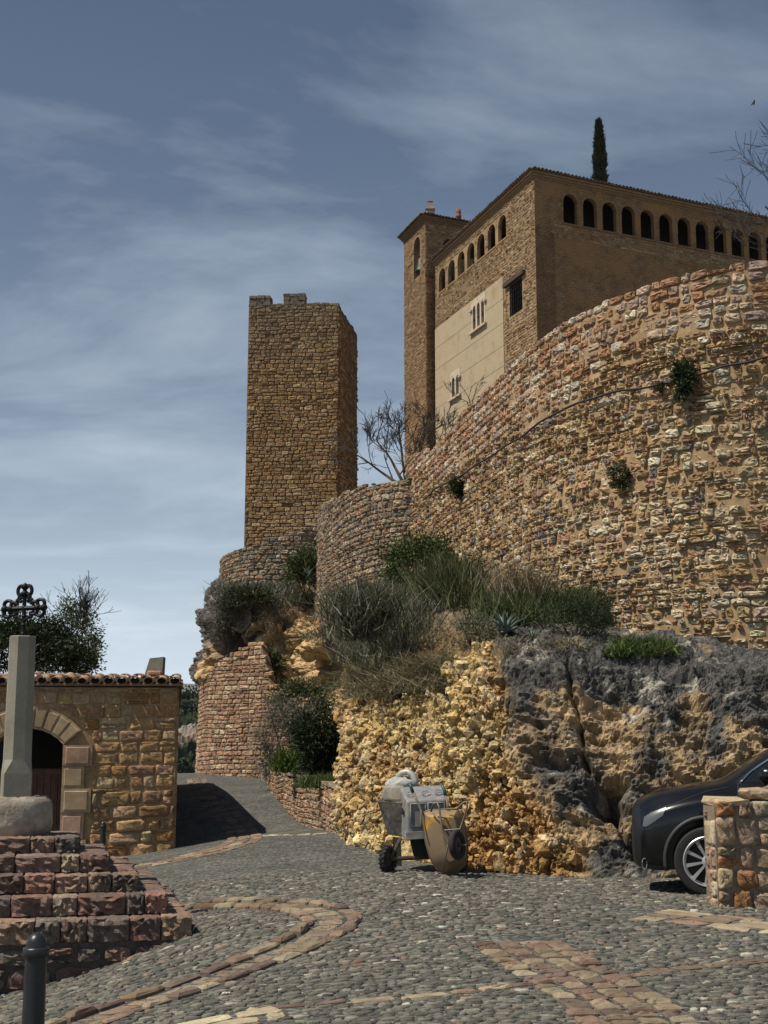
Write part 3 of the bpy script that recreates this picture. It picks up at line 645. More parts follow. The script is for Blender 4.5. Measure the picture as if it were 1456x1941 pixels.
ST = [[(649, 1600, 23.5), (649, 1450, 23.6), (652, 1345, 24), (660, 1295, 24.6), (676, 1240, 27), (716, 1160, 31), (780, 1085, 36.5)],
 [(657, 1598, 22.0), (657, 1450, 22.2), (660, 1340, 22.6), (668, 1290, 23.5), (682, 1240, 26), (720, 1160, 30), (790, 1085, 36)],
 [(705, 1617, 20.0), (720, 1480, 20.3), (730, 1370, 20.8), (735, 1300, 21.8), (745, 1240, 24), (770, 1160, 28), (820, 1090, 33.2)],
 [(800, 1642, 18.2), (815, 1500, 18.6), (825, 1380, 19), (835, 1300, 19.8), (840, 1245, 21.5), (850, 1170, 25), (870, 1105, 30.2)],
 [(900, 1655, 17.6), (920, 1500, 18.1), (930, 1350, 18.5), (935, 1270, 19), (940, 1230, 20), (960, 1180, 22.7), (980, 1132, 26.2)],
 [(1040, 1666, 17.0), (1050, 1500, 17.6), (1060, 1350, 18), (1065, 1268, 18.5), (1070, 1232, 19.4), (1080, 1195, 21.2), (1090, 1165, 23.4)],
 [(1180, 1671, 16.7), (1180, 1500, 17.3), (1180, 1350, 17.8), (1180, 1278, 18.2), (1180, 1250, 18.9), (1185, 1222, 20.4), (1190, 1200, 22.2)],
 [(1320, 1676, 16.5), (1320, 1500, 17.1), (1320, 1360, 17.6), (1320, 1290, 18), (1320, 1268, 18.7), (1325, 1256, 19.8), (1330, 1238, 21.3)],
 [(1456, 1684, 16.4), (1456, 1500, 17), (1456, 1360, 17.4), (1456, 1302, 17.8), (1456, 1284, 18.4), (1456, 1278, 19.5), (1456, 1268, 20.8)],
 [(1700, 1694, 16.2), (1700, 1500, 16.8), (1700, 1360, 17.2), (1700, 1306, 17.6), (1700, 1290, 18.2), (1700, 1284, 19.3), (1700, 1274, 20.6)]]
NU, NV = 620, 380
G = rock_sheet(ST, NU, NV); Nn = grid_normals(G)
bpx, bpy_, _ = project(G)
# golden breccia left of a ragged line, grey lichened limestone right of it
edge = np.interp(bpy_, [1180, 1240, 1330, 1420, 1480, 1540, 1600, 1665], [905, 950, 972, 968, 985, 1030, 1075, 1115])
wob = 26*fbm(G*2.2, 4, 71); gold = 1/(1+np.exp((bpx-edge-wob)/6.0))
soil = np.clip(1/(1+np.exp((bpy_-np.interp(bpx, [650, 720, 800, 880, 930, 960], [1335, 1345, 1310, 1255, 1238, 1225])-30*fbm(G*1.5, 3, 5))/9)), 0, 1)
flank = np.clip((np.arange(NV)/NV)[None, :]*1.0, 0, 1)*np.ones((NU, 1))
cliffy = 1-np.clip((G[..., 2]-np.interp(bpx, [650, 900, 1200, 1500], [3.6, 3.3, 3.0, 2.8]))/0.5, 0, 1)
f1, e1, c1 = worley(G*np.array([3.4, 3.4, 3.8])+0.5*fbm(G*2, 3, 2)[..., None], 31)
f2, e2, c2 = worley(G*np.array([8.5, 8.5, 8.5]), 33)
f3, e3, c3 = worley(G*np.array([1.1, 1.1, 0.8])+0.35*fbm(G*1.2, 3, 12)[..., None], 35)
big = fbm(G*0.55, 4, 41)
rid = 1-np.abs(fbm(G*5.5, 4, 17))*2.2; f4, e4, c4 = worley(G*17.0, 37)
dg = 0.30*big+0.16*(c1-0.5)*np.clip(e1*5, 0, 1)+0.17*(c2-0.5)*np.clip(e2*5, 0, 1)+0.085*(c4-0.5)+0.07*rid+0.10*fbm(G*3, 3, 7)
Gs = G @ np.array([[1, 0, 0.45], [0, 1, 0.2], [-0.35, 0, 1.0]]); rs = 1-np.abs(fbm(Gs*np.array([1.3, 1.3, 3.2]), 5, 18, 0.6))*2.4; rs2 = 1-np.abs(fbm(Gs*np.array([4.5, 4.5, 8.0]), 4, 19, 0.6))*2.4
dd = 0.40*big+0.22*(c3-0.5)*np.clip(e3*3, 0, 1)-0.07*np.exp(-e3*22)+0.15*rs+0.055*rs2+0.10*(c1-0.5)*np.clip(e1*4, 0, 1)+0.045*(c2-0.5)*np.clip(e2*4, 0, 1)+0.02*(c4-0.5)
disp = gold*dg+(1-gold)*dd
disp = disp*(0.35+0.65*cliffy)
foot = np.clip(np.arange(NV)/12.0, 0, 1)[None]; 
G2 = G+Nn*(disp*(0.4+0.6*foot))[..., None]
# deep hollow in the dark rock, sloping cracks
hol = np.exp(-((bpx-1150)/26)**2-((bpy_-1525)/26)**2); G2 += -Nn*(0.55*hol)[..., None]
for (xa, ya, xb, yb, w, dp) in ((1075, 1260, 1120, 1480, 4, 0.16), (1195, 1290, 1330, 1400, 4, 0.12), (1110, 1440, 1200, 1620, 4, 0.16), (838, 1300, 868, 1530, 9, 0.3)):
    t = np.clip(((bpx-xa)*(xb-xa)+(bpy_-ya)*(yb-ya))/((xb-xa)**2+(yb-ya)**2), 0, 1); w8 = 14*fbm(G*2.5, 3, 15)
    dist = np.hypot(bpx-xa-t*(xb-xa)+w8, bpy_-ya-t*(yb-ya)); G2 += -Nn*(dp*np.exp(-(dist/w)**2))[..., None]
gcol = np.array([0.62, 0.44, 0.19])[None, None]*(0.75+0.5*c1[..., None])
warm = np.clip(fbm(G*1.4, 4, 55)*1.6+0.25+(bpx[...]-800)/350*np.clip((bpy_-1450)/120, 0, 1), 0, 1)[..., None]
gcol = gcol*(1-warm)+np.array([0.42, 0.235, 0.085])*(0.8+0.4*c2[..., None])*warm
light = np.clip(c2-0.62, 0, 1)[..., None]*1.7; gcol = gcol*(1-light)+np.array([0.74, 0.62, 0.38])*light
dcol = np.array([0.105, 0.10, 0.09])[None, None]*(0.65+0.7*c2[..., None])
pat = np.clip((fbm(G*np.array([1.3, 1.3, 1.0]), 5, 61)-0.02-0.35*np.clip((1400-bpy_)/150, -0.6, 1))*5, 0, 1)[..., None]
dcol = dcol*(1-pat)+np.array([0.40, 0.285, 0.16])*(0.7+0.6*c2[..., None])*pat
wht = np.clip((fbm(G*4.5, 4, 63)-0.28)*7, 0, 1)[..., None]*0.7; dcol = dcol*(1-wht)+np.array([0.5, 0.46, 0.38])*wht
col = gcol*gold[..., None]+dcol*(1-gold[..., None])
sc = np.array([0.23, 0.145, 0.075])*(0.7+0.6*c2[..., None]); sm = (soil*gold)[..., None]*0.85; col = col*(1-sm)+sc*sm
fl = (1-cliffy)[..., None]*np.clip(0.75+0*bpx, 0, 1)[..., None]; col = col*(1-fl*0.8)+np.array([0.2, 0.17, 0.125])*(0.7+0.6*c2[..., None])*fl*0.8
rock = empty('rock_outcrop', tuple(pt(1000, 1660, 17.3)), 'golden and dark grey rock outcrop at the foot of the tall wall', 'rock')
mesh_np('rock_face', G2.reshape(-1, 3), grid_faces(NU, NV), M_rock, rock, col=np.clip(col, 0.01, 0.9).reshape(-1, 3), smooth=False)
# angular fragments standing out of the breccia
ico = []
tt = (1+5**0.5)/2
for a in (-1, 1):
    for b_ in (-tt, tt): ico += [(0, a, b_), (a, b_, 0), (b_, 0, a)]
ico = np.array(ico)/np.linalg.norm(ico[0]); icoF = np.array(convex([tuple(v) for v in ico]))
idx = np.argwhere((gold > 0.7) & (soil < 0.35) & (cliffy > 0.6)); idx = idx[rng.choice(len(idx), 12000, replace=False)]
P0 = G2[idx[:, 0], idx[:, 1]]; n0 = Nn[idx[:, 0], idx[:, 1]]; sz = rng.gamma(1.5, 0.0135, len(idx))+0.010
Vf = ico[None]*rng.uniform(0.45, 1.25, (len(idx), 12, 1))*sz[:, None, None]*rng.uniform(0.6, 1.3, (len(idx), 1, 3))+P0[:, None]+n0[:, None]*(sz*0.25)[:, None, None]
cf = col[idx[:, 0], idx[:, 1]]*rng.uniform(0.75, 1.3, (len(idx), 1))
o = mesh_np('rock_fragments', Vf.reshape(-1, 3), (icoF[None]+(np.arange(len(idx))*12)[:, None, None]).reshape(-1, 3), M_rock, rock, col=np.clip(np.repeat(cf, 12, 0), 0.01, 0.9)); o['kind'] = 'stuff'
ROCK = BVHTree.FromPolygons([tuple(p) for p in G2[::2, ::2].reshape(-1, 3)], [tuple(q) for q in grid_faces(G2[::2, ::2].shape[0], G2[::2, ::2].shape[1])])

# far cliff between the buttress wall and the upper walls
SC = [[(386, 1300, 55), (384, 1270, 53), (392, 1225, 52), (390, 1180, 52), (408, 1140, 53), (416, 1110, 55)],
 [(395, 1300, 49.5), (388, 1268, 48.6), (400, 1225, 48.5), (393, 1180, 47.6), (410, 1140, 49), (420, 1105, 52.5)],
 [(430, 1300, 47.5), (430, 1260, 47.6), (430, 1225, 47.5), (428, 1185, 46.8), (440, 1145, 48.2), (450, 1110, 51.0)],
 [(490, 1320, 47), (490, 1260, 47), (490, 1215, 46.8), (490, 1180, 46.6), (495, 1140, 47.6), (500, 1100, 50)],
 [(545, 1400, 45.5), (545, 1330, 46.2), (540, 1260, 46.5), (540, 1205, 46.3), (550, 1160, 47), (555, 1090, 49.8)],
 [(600, 1420, 43.5), (600, 1340, 44.5), (600, 1270, 45), (600, 1210, 44.5), (605, 1165, 44.5), (607, 1120, 45.5)],
 [(650, 1430, 40), (655, 1350, 41.5), (655, 1280, 42.5), (655, 1210, 42), (655, 1165, 41), (655, 1130, 40.8)],
 [(720, 1430, 36), (720, 1350, 37.5), (720, 1280, 38.5), (720, 1210, 38.5), (720, 1165, 38.0), (715, 1125, 38)]]
NU2, NV2 = 300, 230
K = rock_sheet(SC, NU2, NV2); Kn = grid_normals(K); kx, ky, _ = project(K)
g1, h1, d1_ = worley(K*np.array([0.9, 0.9, 0.75])+0.4*fbm(K*1.0, 3, 2)[..., None], 81); g2, h2, d2_ = worley(K*3.0, 83)
g3, h3, d3_ = worley(K*7.0, 84)
kd = 0.6*fbm(K*0.45, 4, 91)+0.12*(d3_-0.5)*np.clip(h3*4, 0, 1)+0.16*(1-np.abs(fbm(K*np.array([1.5, 1.5, 3.0]), 4, 99, 0.6))*2.4)+0.35*(d1_-0.5)*np.clip(h1*4, 0, 1)-0.3*np.exp(-h1*12)+0.2*(d2_-0.5)*np.clip(h2*4, 0, 1)+0.14*fbm(K*4, 4, 92)
for (cx_, cy_, rx, ry, dp) in ((440, 1225, 22, 22, 0.9), (622, 1268, 20, 22, 0.9), (618, 1305, 14, 8, 0.5), (580, 1250, 12, 10, 0.4)):
    kd = kd-dp*np.exp(-((kx-cx_)/rx)**2-((ky-cy_)/ry)**2)
for (cx_, cy_, rx, ry, dp) in ((398, 1172, 10, 12, 0.35), (395, 1275, 8, 12, 0.3), (615, 1220, 30, 14, 0.7), (470, 1160, 30, 18, 0.4)):
    kd = kd+dp*np.exp(-((kx-cx_)/rx)**2-((ky-cy_)/ry)**2)
K2 = K+Kn*kd[..., None]
yel = np.clip((fbm(K*0.5, 4, 95)*1.3+np.interp(kx, [380, 480, 540, 620, 680], [-0.55, -0.3, 0.45, 0.55, 0.4])+np.interp(ky, [1100, 1170, 1230, 1330], [-0.6, 0.0, 0.35, 0.3]))*3, 0, 1)[..., None]
kc = np.array([0.15, 0.135, 0.12])*(0.6+0.8*d2_[..., None])*(1-yel)+np.array([0.52, 0.36, 0.18])*(0.7+0.6*d2_[..., None])*yel
orr = np.clip((np.exp(-((kx-620)/40)**2-((ky-1180)/22)**2)+np.exp(-((kx-440)/20)**2-((ky-1225)/18)**2)*0.8+0.3*fbm(K*0.8, 3, 97)-0.25)*2, 0, 1)[..., None]*0.8
kc = kc*(1-orr)+np.array([0.42, 0.20, 0.09])*orr
cliff = mesh_np('cliff', K2.reshape(-1, 3), grid_faces(NU2, NV2), M_rock, None, col=np.clip(kc, 0.01, 0.9).reshape(-1, 3))
tag(cliff, 'craggy yellow and grey cliff between the curved buttress wall and upper walls', 'cliff')
CLIFF = BVHTree.FromPolygons([tuple(p) for p in K2[::2, ::2].reshape(-1, 3)], [tuple(q) for q in grid_faces(K2[::2, ::2].shape[0], K2[::2, ::2].shape[1])])
def on_bvh(bvh, px, py, fallback):
    h = bvh.ray_cast(Vector((0, 0, EYE)), ray(px, py))
    return h[0] if h[0] is not None else pt(px, py, fallback)

# castle hill behind the walls (carries the tower and the church)
hx = np.linspace(-12.5, 40, 60); hy = np.linspace(22, 150, 80); X, Y = np.meshgrid(hx, hy, indexing='ij')
front = np.interp(X, [-12.5, -6.5, -2.5, 1.2, 2.8, 4.0, 6.0, 40], [58, 53, 49, 37.2, 26.2, 23.6, 21.6, 21.2])
edge_ = np.clip((Y-front)/1.5, 0, 1); ztp = np.interp(Y, [22, 36, 50, 75, 150], [7.9, 7.6, 8.6, 11.5, 12.5])
side = np.clip((X+0.108*Y)/2.0, 0, 1); Z = -4+(ztp+4)*edge_*side+0.25*fbm(np.stack([X/4, Y/4, 0*X], -1), 3, 4)
o = mesh_np('castle_hill', np.stack([X, Y, Z], -1).reshape(-1, 3), grid_faces(60, 80), M_rock, None, col=(0.22, 0.17, 0.11), smooth=True)
tag(o, 'rocky hill that carries the tower and church above the walls', None, None, 'structure')
# ------------------------------------------------------------------ straight wall faces with real openings
def panel(name, face, u0, u1, z0, z1, mat, parent, holes=(), d=0.0, depth=0.35, edges=True, arch=()):
    """front sheet with rectangular holes (reveals of the given depth) and round-headed openings arch=(u,half,sill,spring)"""
    V = []; F = []; UV = []
    def quad(pts, uv):
        b0 = len(V); V.extend(pts); UV.extend(uv); F.append(tuple(range(b0, b0+len(pts))))
    def P(u, z, dd=d): return tuple(face(np.array([u]), np.array([z]), np.array([dd]))[0])
    boxes = list(holes)+[(a-h, a+h, s, sp+h) for (a, h, s, sp) in arch]
    us = sorted({u0, u1, *[b_[0] for b_ in boxes], *[b_[1] for b_ in boxes]}); zs = sorted({z0, z1, *[b_[2] for b_ in boxes], *[b_[3] for b_ in boxes]})
    us = [u for u in us if u0 <= u <= u1]; zs = [z for z in zs if z0 <= z <= z1]
    for i in range(len(us)-1):
        for j in range(len(zs)-1):
            um, zm = (us[i]+us[i+1])/2, (zs[j]+zs[j+1])/2
            if any(b_[0] < um < b_[1] and b_[2] < zm < b_[3] for b_ in boxes): continue
            c = [(us[i], zs[j]), (us[i+1], zs[j]), (us[i+1], zs[j+1]), (us[i], zs[j+1])]; quad([P(*q) for q in c], c)
    for (a, b_, c, e) in holes:
        for q in (((a, c), (a, e)), ((b_, e), (b_, c)), ((a, e), (b_, e)), ((b_, c), (a, c))):
            (ua, za), (ub, zb_) = q
            quad([P(ua, za), P(ub, zb_), P(ub, zb_, d-depth), P(ua, za, d-depth)], [(ua, za), (ub, zb_), (ub+depth, zb_), (ua+depth, za)])
    for (a, h, s, sp) in arch:
        K_ = 12; arc_ = [(a-h*math.cos(math.pi*k/K_), sp+h*math.sin(math.pi*k/K_)) for k in range(K_+1)]
        for k in range(K_):
            (ua, za), (ub, zb_) = arc_[k], arc_[k+1]; quad([P(ua, za), P(ub, zb_), P(ub, sp+h), P(ua, sp+h)], [(ua, za), (ub, zb_), (ub, sp+h), (ua, sp+h)])
            quad([P(ua, za), P(ub, zb_), P(ub, zb_, d-depth), P(ua, za, d-depth)], [(ua, za), (ub, zb_), (ub, zb_+depth), (ua, za+depth)])
        for q in (((a-h, s), (a-h, sp)), ((a+h, sp), (a+h, s)), ((a+h, s), (a-h, s))):
            (ua, za), (ub, zb_) = q
            quad([P(ua, za), P(ub, zb_), P(ub, zb_, d-depth), P(ua, za, d-depth)], [(ua, za), (ub, zb_), (ub+depth, zb_), (ua+depth, za)])
    if edges:
        for q in (((u0, z0), (u0, z1)), ((u1, z1), (u1, z0)), ((u0, z1), (u1, z1)), ((u1, z0), (u0, z0))):
            (ua, za), (ub, zb_) = q
            quad([P(ua, za), P(ub, zb_), P(ub, zb_, -0.01), P(ua, za, -0.01)], [(ua, za), (ub, zb_), (ub+d, zb_), (ua+d, za)])
    me = bpy.data.meshes.new(name); me.from_pydata(V, [], F); me.update()
    ul = me.uv_layers.new(name='uv'); li = [i for f in F for i in f]; ul.data.foreach_set('uv', np.array([UV[i] for i in li], np.float32).ravel())
    bm = bmesh.new(); bm.from_mesh(me); bmesh.ops.remove_doubles(bm, verts=bm.verts, dist=1e-4); bmesh.ops.recalc_face_normals(bm, faces=bm.faces); bm.to_mesh(me); bm.free()
    return link(me, name, parent, (mat,))
def fbox(mb, face, u0, u1, z0, z1, d0, d1):
    c = []
    for dd in (d0, d1):
        for (u, z) in ((u0, z0), (u1, z0), (u1, z1), (u0, z1)): c.append(tuple(face(np.array([u]), np.array([z]), np.array([dd]))[0]))
    return mb.prism(c[:4], c[4:])
def eave_tiles(face, u0, u1, z, parent, pitch, r, over, length, slope, mat, cols, mesh_cache={}):
    """half-round cover tiles side by side along an eave, each its own part"""
    n_ = int((u1-u0)/pitch); A = face(np.array([u0]), np.array([z]))[0]; B = face(np.array([u1]), np.array([z]))[0]
    ud = Vector(B-A).normalized(); od = Vector(face(np.array([u0]), np.array([z]), np.array([1.0]))[0]-A).normalized()
    key = (round(r, 3), round(length, 3))
    if key not in mesh_cache:
        variants = []
        for v in range(4):
            mb = MB(); K_ = 7; t = r*0.2
            for (s, e) in ((1, 0),):
                V = []
                for yy, rr in ((0.0, r), (-length, r*0.82)):
                    for q in range(K_): a = math.pi*q/(K_-1); V.append((rr*math.cos(a), yy, rr*math.sin(a)*0.85))
                    for q in range(K_): a = math.pi*q/(K_-1); V.append(((rr-t)*math.cos(a), yy, (rr-t)*math.sin(a)*0.85))
                F = []
                for q in range(K_-1):
                    F += [(q, q+1, 2*K_+q+1, 2*K_+q), (K_+q+1, K_+q, 3*K_+q, 3*K_+q+1), (q+1, q, K_+q, K_+q+1), (2*K_+q, 2*K_+q+1, 3*K_+q+1, 3*K_+q)]
                mb.add(V, F)
            o = mb.build('roof_tile', mat, None, smooth=True, col=cols[v % len(cols)], auto=40); me = o.data; bpy.data.objects.remove(o); variants.append(me)
        mesh_cache[key] = variants
    for k in range(n_):
        u = u0+(k+0.5)*pitch; P = Vector(A)+ud*(u-u0)+od*(over+rng.uniform(-0.03, 0.03))+Vector((0, 0, rng.uniform(-0.012, 0.012)))
        o = bpy.data.objects.new('roof_tile', mesh_cache[key][rng.integers(4)]); C.objects.link(o)
        Mx = Matrix((ud, od, ud.cross(od) if ud.cross(od).z > 0 else -ud.cross(od))).transposed().to_4x4()
        o.matrix_world = Matrix.Translation(P) @ Mx @ Matrix.Rotation(-slope+rng.normal(0, 0.02), 4, 'X') @ Matrix.Rotation(rng.normal(0, 0.03), 4, 'Z')
        mw = o.matrix_world.copy(); set_parent(o, parent); o.matrix_world = mw
M_tile = stone_mat('clay_tile', s1=6, s2=40, bump=0.3, bdist=0.01, stain=(0.10, 0.085, 0.07), stain_p=(0.5, 0.68), stain_s=3)
tile_dark = [(0.20, 0.13, 0.085), (0.16, 0.105, 0.075), (0.24, 0.155, 0.10), (0.13, 0.095, 0.075)]
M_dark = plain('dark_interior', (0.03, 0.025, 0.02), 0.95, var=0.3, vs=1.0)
M_wood = plain('old_wood', (0.06, 0.042, 0.028), 0.85, var=0.4, vs=8.0, bump=0.3)
M_iron = plain('wrought_iron', (0.012, 0.012, 0.013), 0.55, 0.6, var=0.3, vs=30, bump=0.2)

# ------------------------------------------------------------------ square tower
tow = empty('square_tower', tuple(pt(560, 1035, 100)), 'tall square rubble stone tower with broken battlements on the left', 'tower')
A = pt(472, 577, 100.6); B = pt(643, 577, 100.0); Cc = pt(677, 632, 107.2)
ZT = B.z; z0t = 11.0
FT = Face([(A.x, A.y), (B.x, B.y)], smooth=False, batter=0.006, zref=ZT)
FTr = Face([(B.x, B.y), (Cc.x, Cc.y)], smooth=False, batter=0.006, zref=ZT)
ax, bx, cx3 = np.array(A[:2]), np.array(B[:2]), np.array(Cc[:2]); dx3 = ax+(cx3-bx)
M_tcore = stone_mat('tower_mortar', s1=2.5, s2=20, bump=0.6, bdist=0.04)
mb = MB(); ins = 0.05; zlow = ZT-0.15
ring = [ax, bx, cx3, dx3]; ctr2 = sum(ring)/4
lo = [tuple(q+(q-ctr2)*0.012) for q in ring]
mb.prism([(*q, z0t) for q in lo], [(*q, zlow) for q in ring]); mb.build('tower_core', M_tcore, tow, col=(0.16, 0.10, 0.055))
trng = np.random.default_rng(5)
tpal = [(5, (0.325, 0.20, 0.095)), (3, (0.37, 0.24, 0.12)), (3, (0.27, 0.165, 0.08)), (1, (0.43, 0.305, 0.175)), (1, (0.22, 0.14, 0.08))]
Q = layout(trng, 0, FT.L, z0t, ZT+0.05, 0.52, 0.285, wj=0.42, hj=0.22, split=0.05, wav=0.10)
c = Q.mean(1); Q[..., 0] = np.clip(Q[..., 0], 0, FT.L); k = (Q[:, 1, 0]-Q[:, 0, 0] > 0.12); Q = Q[k]; c = Q.mean(1)
holes = [(512, 635), (549, 640), (557, 645), (556, 960), (538, 957), (543, 651)]
for (hx_, hy_) in holes:
    u, z = FT.uz(hx_, hy_); k = np.hypot(c[:, 0]-u, (c[:, 1]-z)*1.3) > 0.27; Q = Q[k]; c = c[k]
cl = pick(trng, len(Q), tpal, 0.13)
h01 = (c[:, 1]-17)/(ZT-17)
gr = np.clip((h01-0.62)*1.9, 0, 0.75)[:, None]*trng.uniform(0.6, 1.1, (len(Q), 1)); cl = cl*(1-gr)+np.array([0.175, 0.14, 0.10])*gr*trng.uniform(0.8, 1.2, (len(Q), 1))
lw = (np.clip((0.24-h01)*6, 0, 1)*np.clip(c[:, 0]/3-0.2, 0, 1))[:, None]*trng.uniform(0.2, 1, (len(Q), 1)); cl = cl*(1-0.6*lw)+np.array([0.50, 0.37, 0.24])*0.6*lw
stones(trng, 'wall_stone', tow, Q, FT, M_wall, cl, gap=0.024, jit=0.02, depth=0.04, dj=0.6, rough=0.014, p=6, individuals=300, rest='small_tower_stones', vis=lambda x, y: y < 1035)
Q = layout(trng, 0, FTr.L, z0t, ZT-0.1, 0.55, 0.30, wj=0.42, hj=0.2, split=0.05, wav=0.1); c = Q.mean(1)
topr = np.interp(c[:, 0], [0, 1.0, 2.2, 4.5, 6.0, FTr.L], [ZT, ZT-0.2, ZT-0.5, ZT-0.35, ZT-0.5, ZT-0.3])
Q = Q[(c[:, 1] < topr) & (c[:, 0] > 0.15) & (c[:, 0] < FTr.L-0.1)]
stones(trng, 'side_wall_stone', tow, Q, FTr, M_wall, pick(trng, len(Q), tpal, 0.15), gap=0.035, jit=0.02, depth=0.05, dj=0.6, rough=0.014, p=5, individuals=120, rest='small_side_stones', vis=lambda x, y: y < 930)
# broken battlements
def merlon(px0, px1, pyt, pyb, depth=1.1, nb=0):
    u0, zb_ = FT.uz(px0, pyb); u1, _ = FT.uz(px1, pyb); _, zt_ = FT.uz(px0, pyt)
    r = 0; z = ZT-0.2
    while z < zt_:
        h = min(0.30*trng.uniform(0.85, 1.15), zt_-z+0.06); u = u0
        while u < u1-0.05:
            w = min(0.5*trng.uniform(0.7, 1.35), u1-u)
            for dd0 in (0.02, -depth*0.5):
                mb = MB(); fbox(mb, FT, u+0.012, u+w-0.012, z+0.01, z+h-0.01, dd0+trng.uniform(-0.03, 0.03), dd0-depth*0.5+0.02); bmv = mb
                bmv.v = [tuple(np.array(p)+trng.normal(0, 0.018, 3)) for p in bmv.v]
                bmv.build('merlon_stone', M_wall, tow, col=tuple(pick(trng, 1, [(1, (0.17, 0.135, 0.10)), (1, (0.14, 0.115, 0.09))], 0.15)[0]))
            u += w
        z += h
merlon(472, 513, 562, 577); merlon(537, 578, 558, 577); merlon(578, 643, 577, 580); merlon(513, 537, 577, 580)
for k in range(9):
    u = k*0.8; mb = MB(); zz = ZT-0.12-0.25*abs(math.sin(k*2.1)); fbox(mb, FTr, max(0.1, u), min(FTr.L, u+0.75), ZT-0.7, zz+0.12*trng.random(), 0.03, -0.7)
    mb.v = [tuple(np.array(p)+trng.normal(0, 0.03, 3)) for p in mb.v]; mb.build('parapet_stone', M_wall, tow, col=(0.13, 0.105, 0.08))

# ------------------------------------------------------------------ church: long gallery building with two visible faces
CA = pt(1012, 325, 80.0); CB = pt(825, 511, 95.7); CR = pt(1456, 427, 88.0)
dirR = (Vector((CR.x, CR.y))-Vector((CA.x, CA.y))); CR2 = Vector((CA.x, CA.y))+dirR*1.45
FL = Face([(CA.x, CA.y), (CB.x, CB.y)], smooth=False); FR = Face([(CA.x, CA.y), tuple(CR2)], smooth=False)
ch = empty('gallery_church', (CA.x, CA.y, 12.0), 'long brown church building with arcaded galleries under the eaves, above the wall', 'church')
ZE = CA.z; Z0 = 11.0
print('church eave', ZE, pt(825, 515, 95.7).z, pt(1456, 432, 88).z)
M_bR = brick_mat('gallery_brick', (0.36, 0.225, 0.115), (0.29, 0.18, 0.095), (0.22, 0.145, 0.08), 0.42, 0.16, 0.03, stain=(0.33, 0.185, 0.08), stain_s=0.35, lo=0.45)
M_bQ = brick_mat('quoin_brick', (0.31, 0.17, 0.09), (0.25, 0.145, 0.08), (0.16, 0.11, 0.07), 0.36, 0.15, 0.03, lo=0.45)
M_bL = brick_mat('coursed_stone', (0.40, 0.28, 0.16), (0.33, 0.22, 0.12), (0.27, 0.185, 0.105), 0.42, 0.19, 0.035, stain=(0.38, 0.26, 0.14), stain_s=0.6, lo=0.45)
M_rend = stone_mat('lime_render', attr=True, s1=0.9, s2=7, bump=0.25, bdist=0.03, lo=0.72, hi=1.14, stain=(0.33, 0.245, 0.145), stain_p=(0.42, 0.66), stain_s=0.9, pits=False)
# right face: arcade
ar = []
for cxp, top, sill, w in zip([1081.7, 1119.3, 1156, 1192, 1227.7, 1263, 1297.5, 1332, 1365.5, 1399, 1432.8], [364.8, 373.9, 382.7, 390.8, 399, 407.4, 415, 423.7, 430.9, 438.4, 446], [419, 427.5, 436.8, 445, 453.5, 462, 470, 478, 485.4, 493.2, 500.5], [26, 26, 25.5, 25.5, 25, 25, 24.5, 24.5, 24, 23.5, 23.5]):
    ua, _ = FR.uz(cxp-w/2, sill); ub, _ = FR.uz(cxp+w/2, sill); ar.append(((ua+ub)/2, (ub-ua)/2))
_, zS = FR.uz(1081.7, 420); _, zT = FR.uz(1081.7, 364.8); hw = float(np.mean([a[1] for a in ar])); pitch_r = float(np.mean(np.diff([a[0] for a in ar])))
us_ = [ar[0][0]+k*pitch_r for k in range(16)]; us_ = [u for u in us_ if u < FR.L-1]
zS = float(np.mean([FR.uz(x, y)[1] for x, y in ((1081.7, 419.5), (1192, 445.5), (1332, 478.5))])); zT = float(np.mean([FR.uz(x, y)[1] for x, y in ((1081.7, 364.8), (1192, 390.8), (1332, 423.7))]))
print('arcade', hw, pitch_r, zS, zT, 'ZE', ZE, 'FR', FR.L, 'FL', FL.L)
uq, _ = FR.uz(1052, 500)
panel('gallery_wall', FR, 0.0, FR.L, zS-0.55, ZE, M_bR, ch, arch=[(u, hw, zS, zT-hw) for u in us_], depth=0.32, edges=False)
panel('lower_wall', FR, uq, FR.L, Z0, zS-0.55, M_bR, ch, edges=False)
panel('corner_quoin', FR, 0.0, uq, Z0, zS-0.55, M_bQ, ch, d=0.02, edges=True)
for k, u in enumerate(us_):                                # brick ring and sill of every arch
    mb = MB(); K_ = 10; sp = zT-hw
    P_ = lambda u_, z_, d_: tuple(FR(np.array([u_]), np.array([z_]), np.array([d_]))[0])
    A1 = [(u-hw*math.cos(math.pi*q/K_), sp+hw*math.sin(math.pi*q/K_)) for q in range(K_+1)]; r2 = hw+0.13
    A2 = [(u-r2*math.cos(math.pi*q/K_), sp+r2*math.sin(math.pi*q/K_)) for q in range(K_+1)]
    for q in range(K_): mb.prism([P_(*A1[q], 0.003), P_(*A1[q+1], 0.003), P_(*A2[q+1], 0.003), P_(*A2[q], 0.003)], [P_(*A1[q], 0.035), P_(*A1[q+1], 0.035), P_(*A2[q+1], 0.035), P_(*A2[q], 0.035)])
    mb.build('arch_ring', M_smooth, ch, col=(0.27, 0.175, 0.095))
    mb = MB(); fbox(mb, FR, u-hw-0.09, u+hw+0.09, zS-0.1, zS-0.002, -0.3, 0.06); mb.build('arch_sill', M_smooth, ch, col=(0.26, 0.15, 0.09))
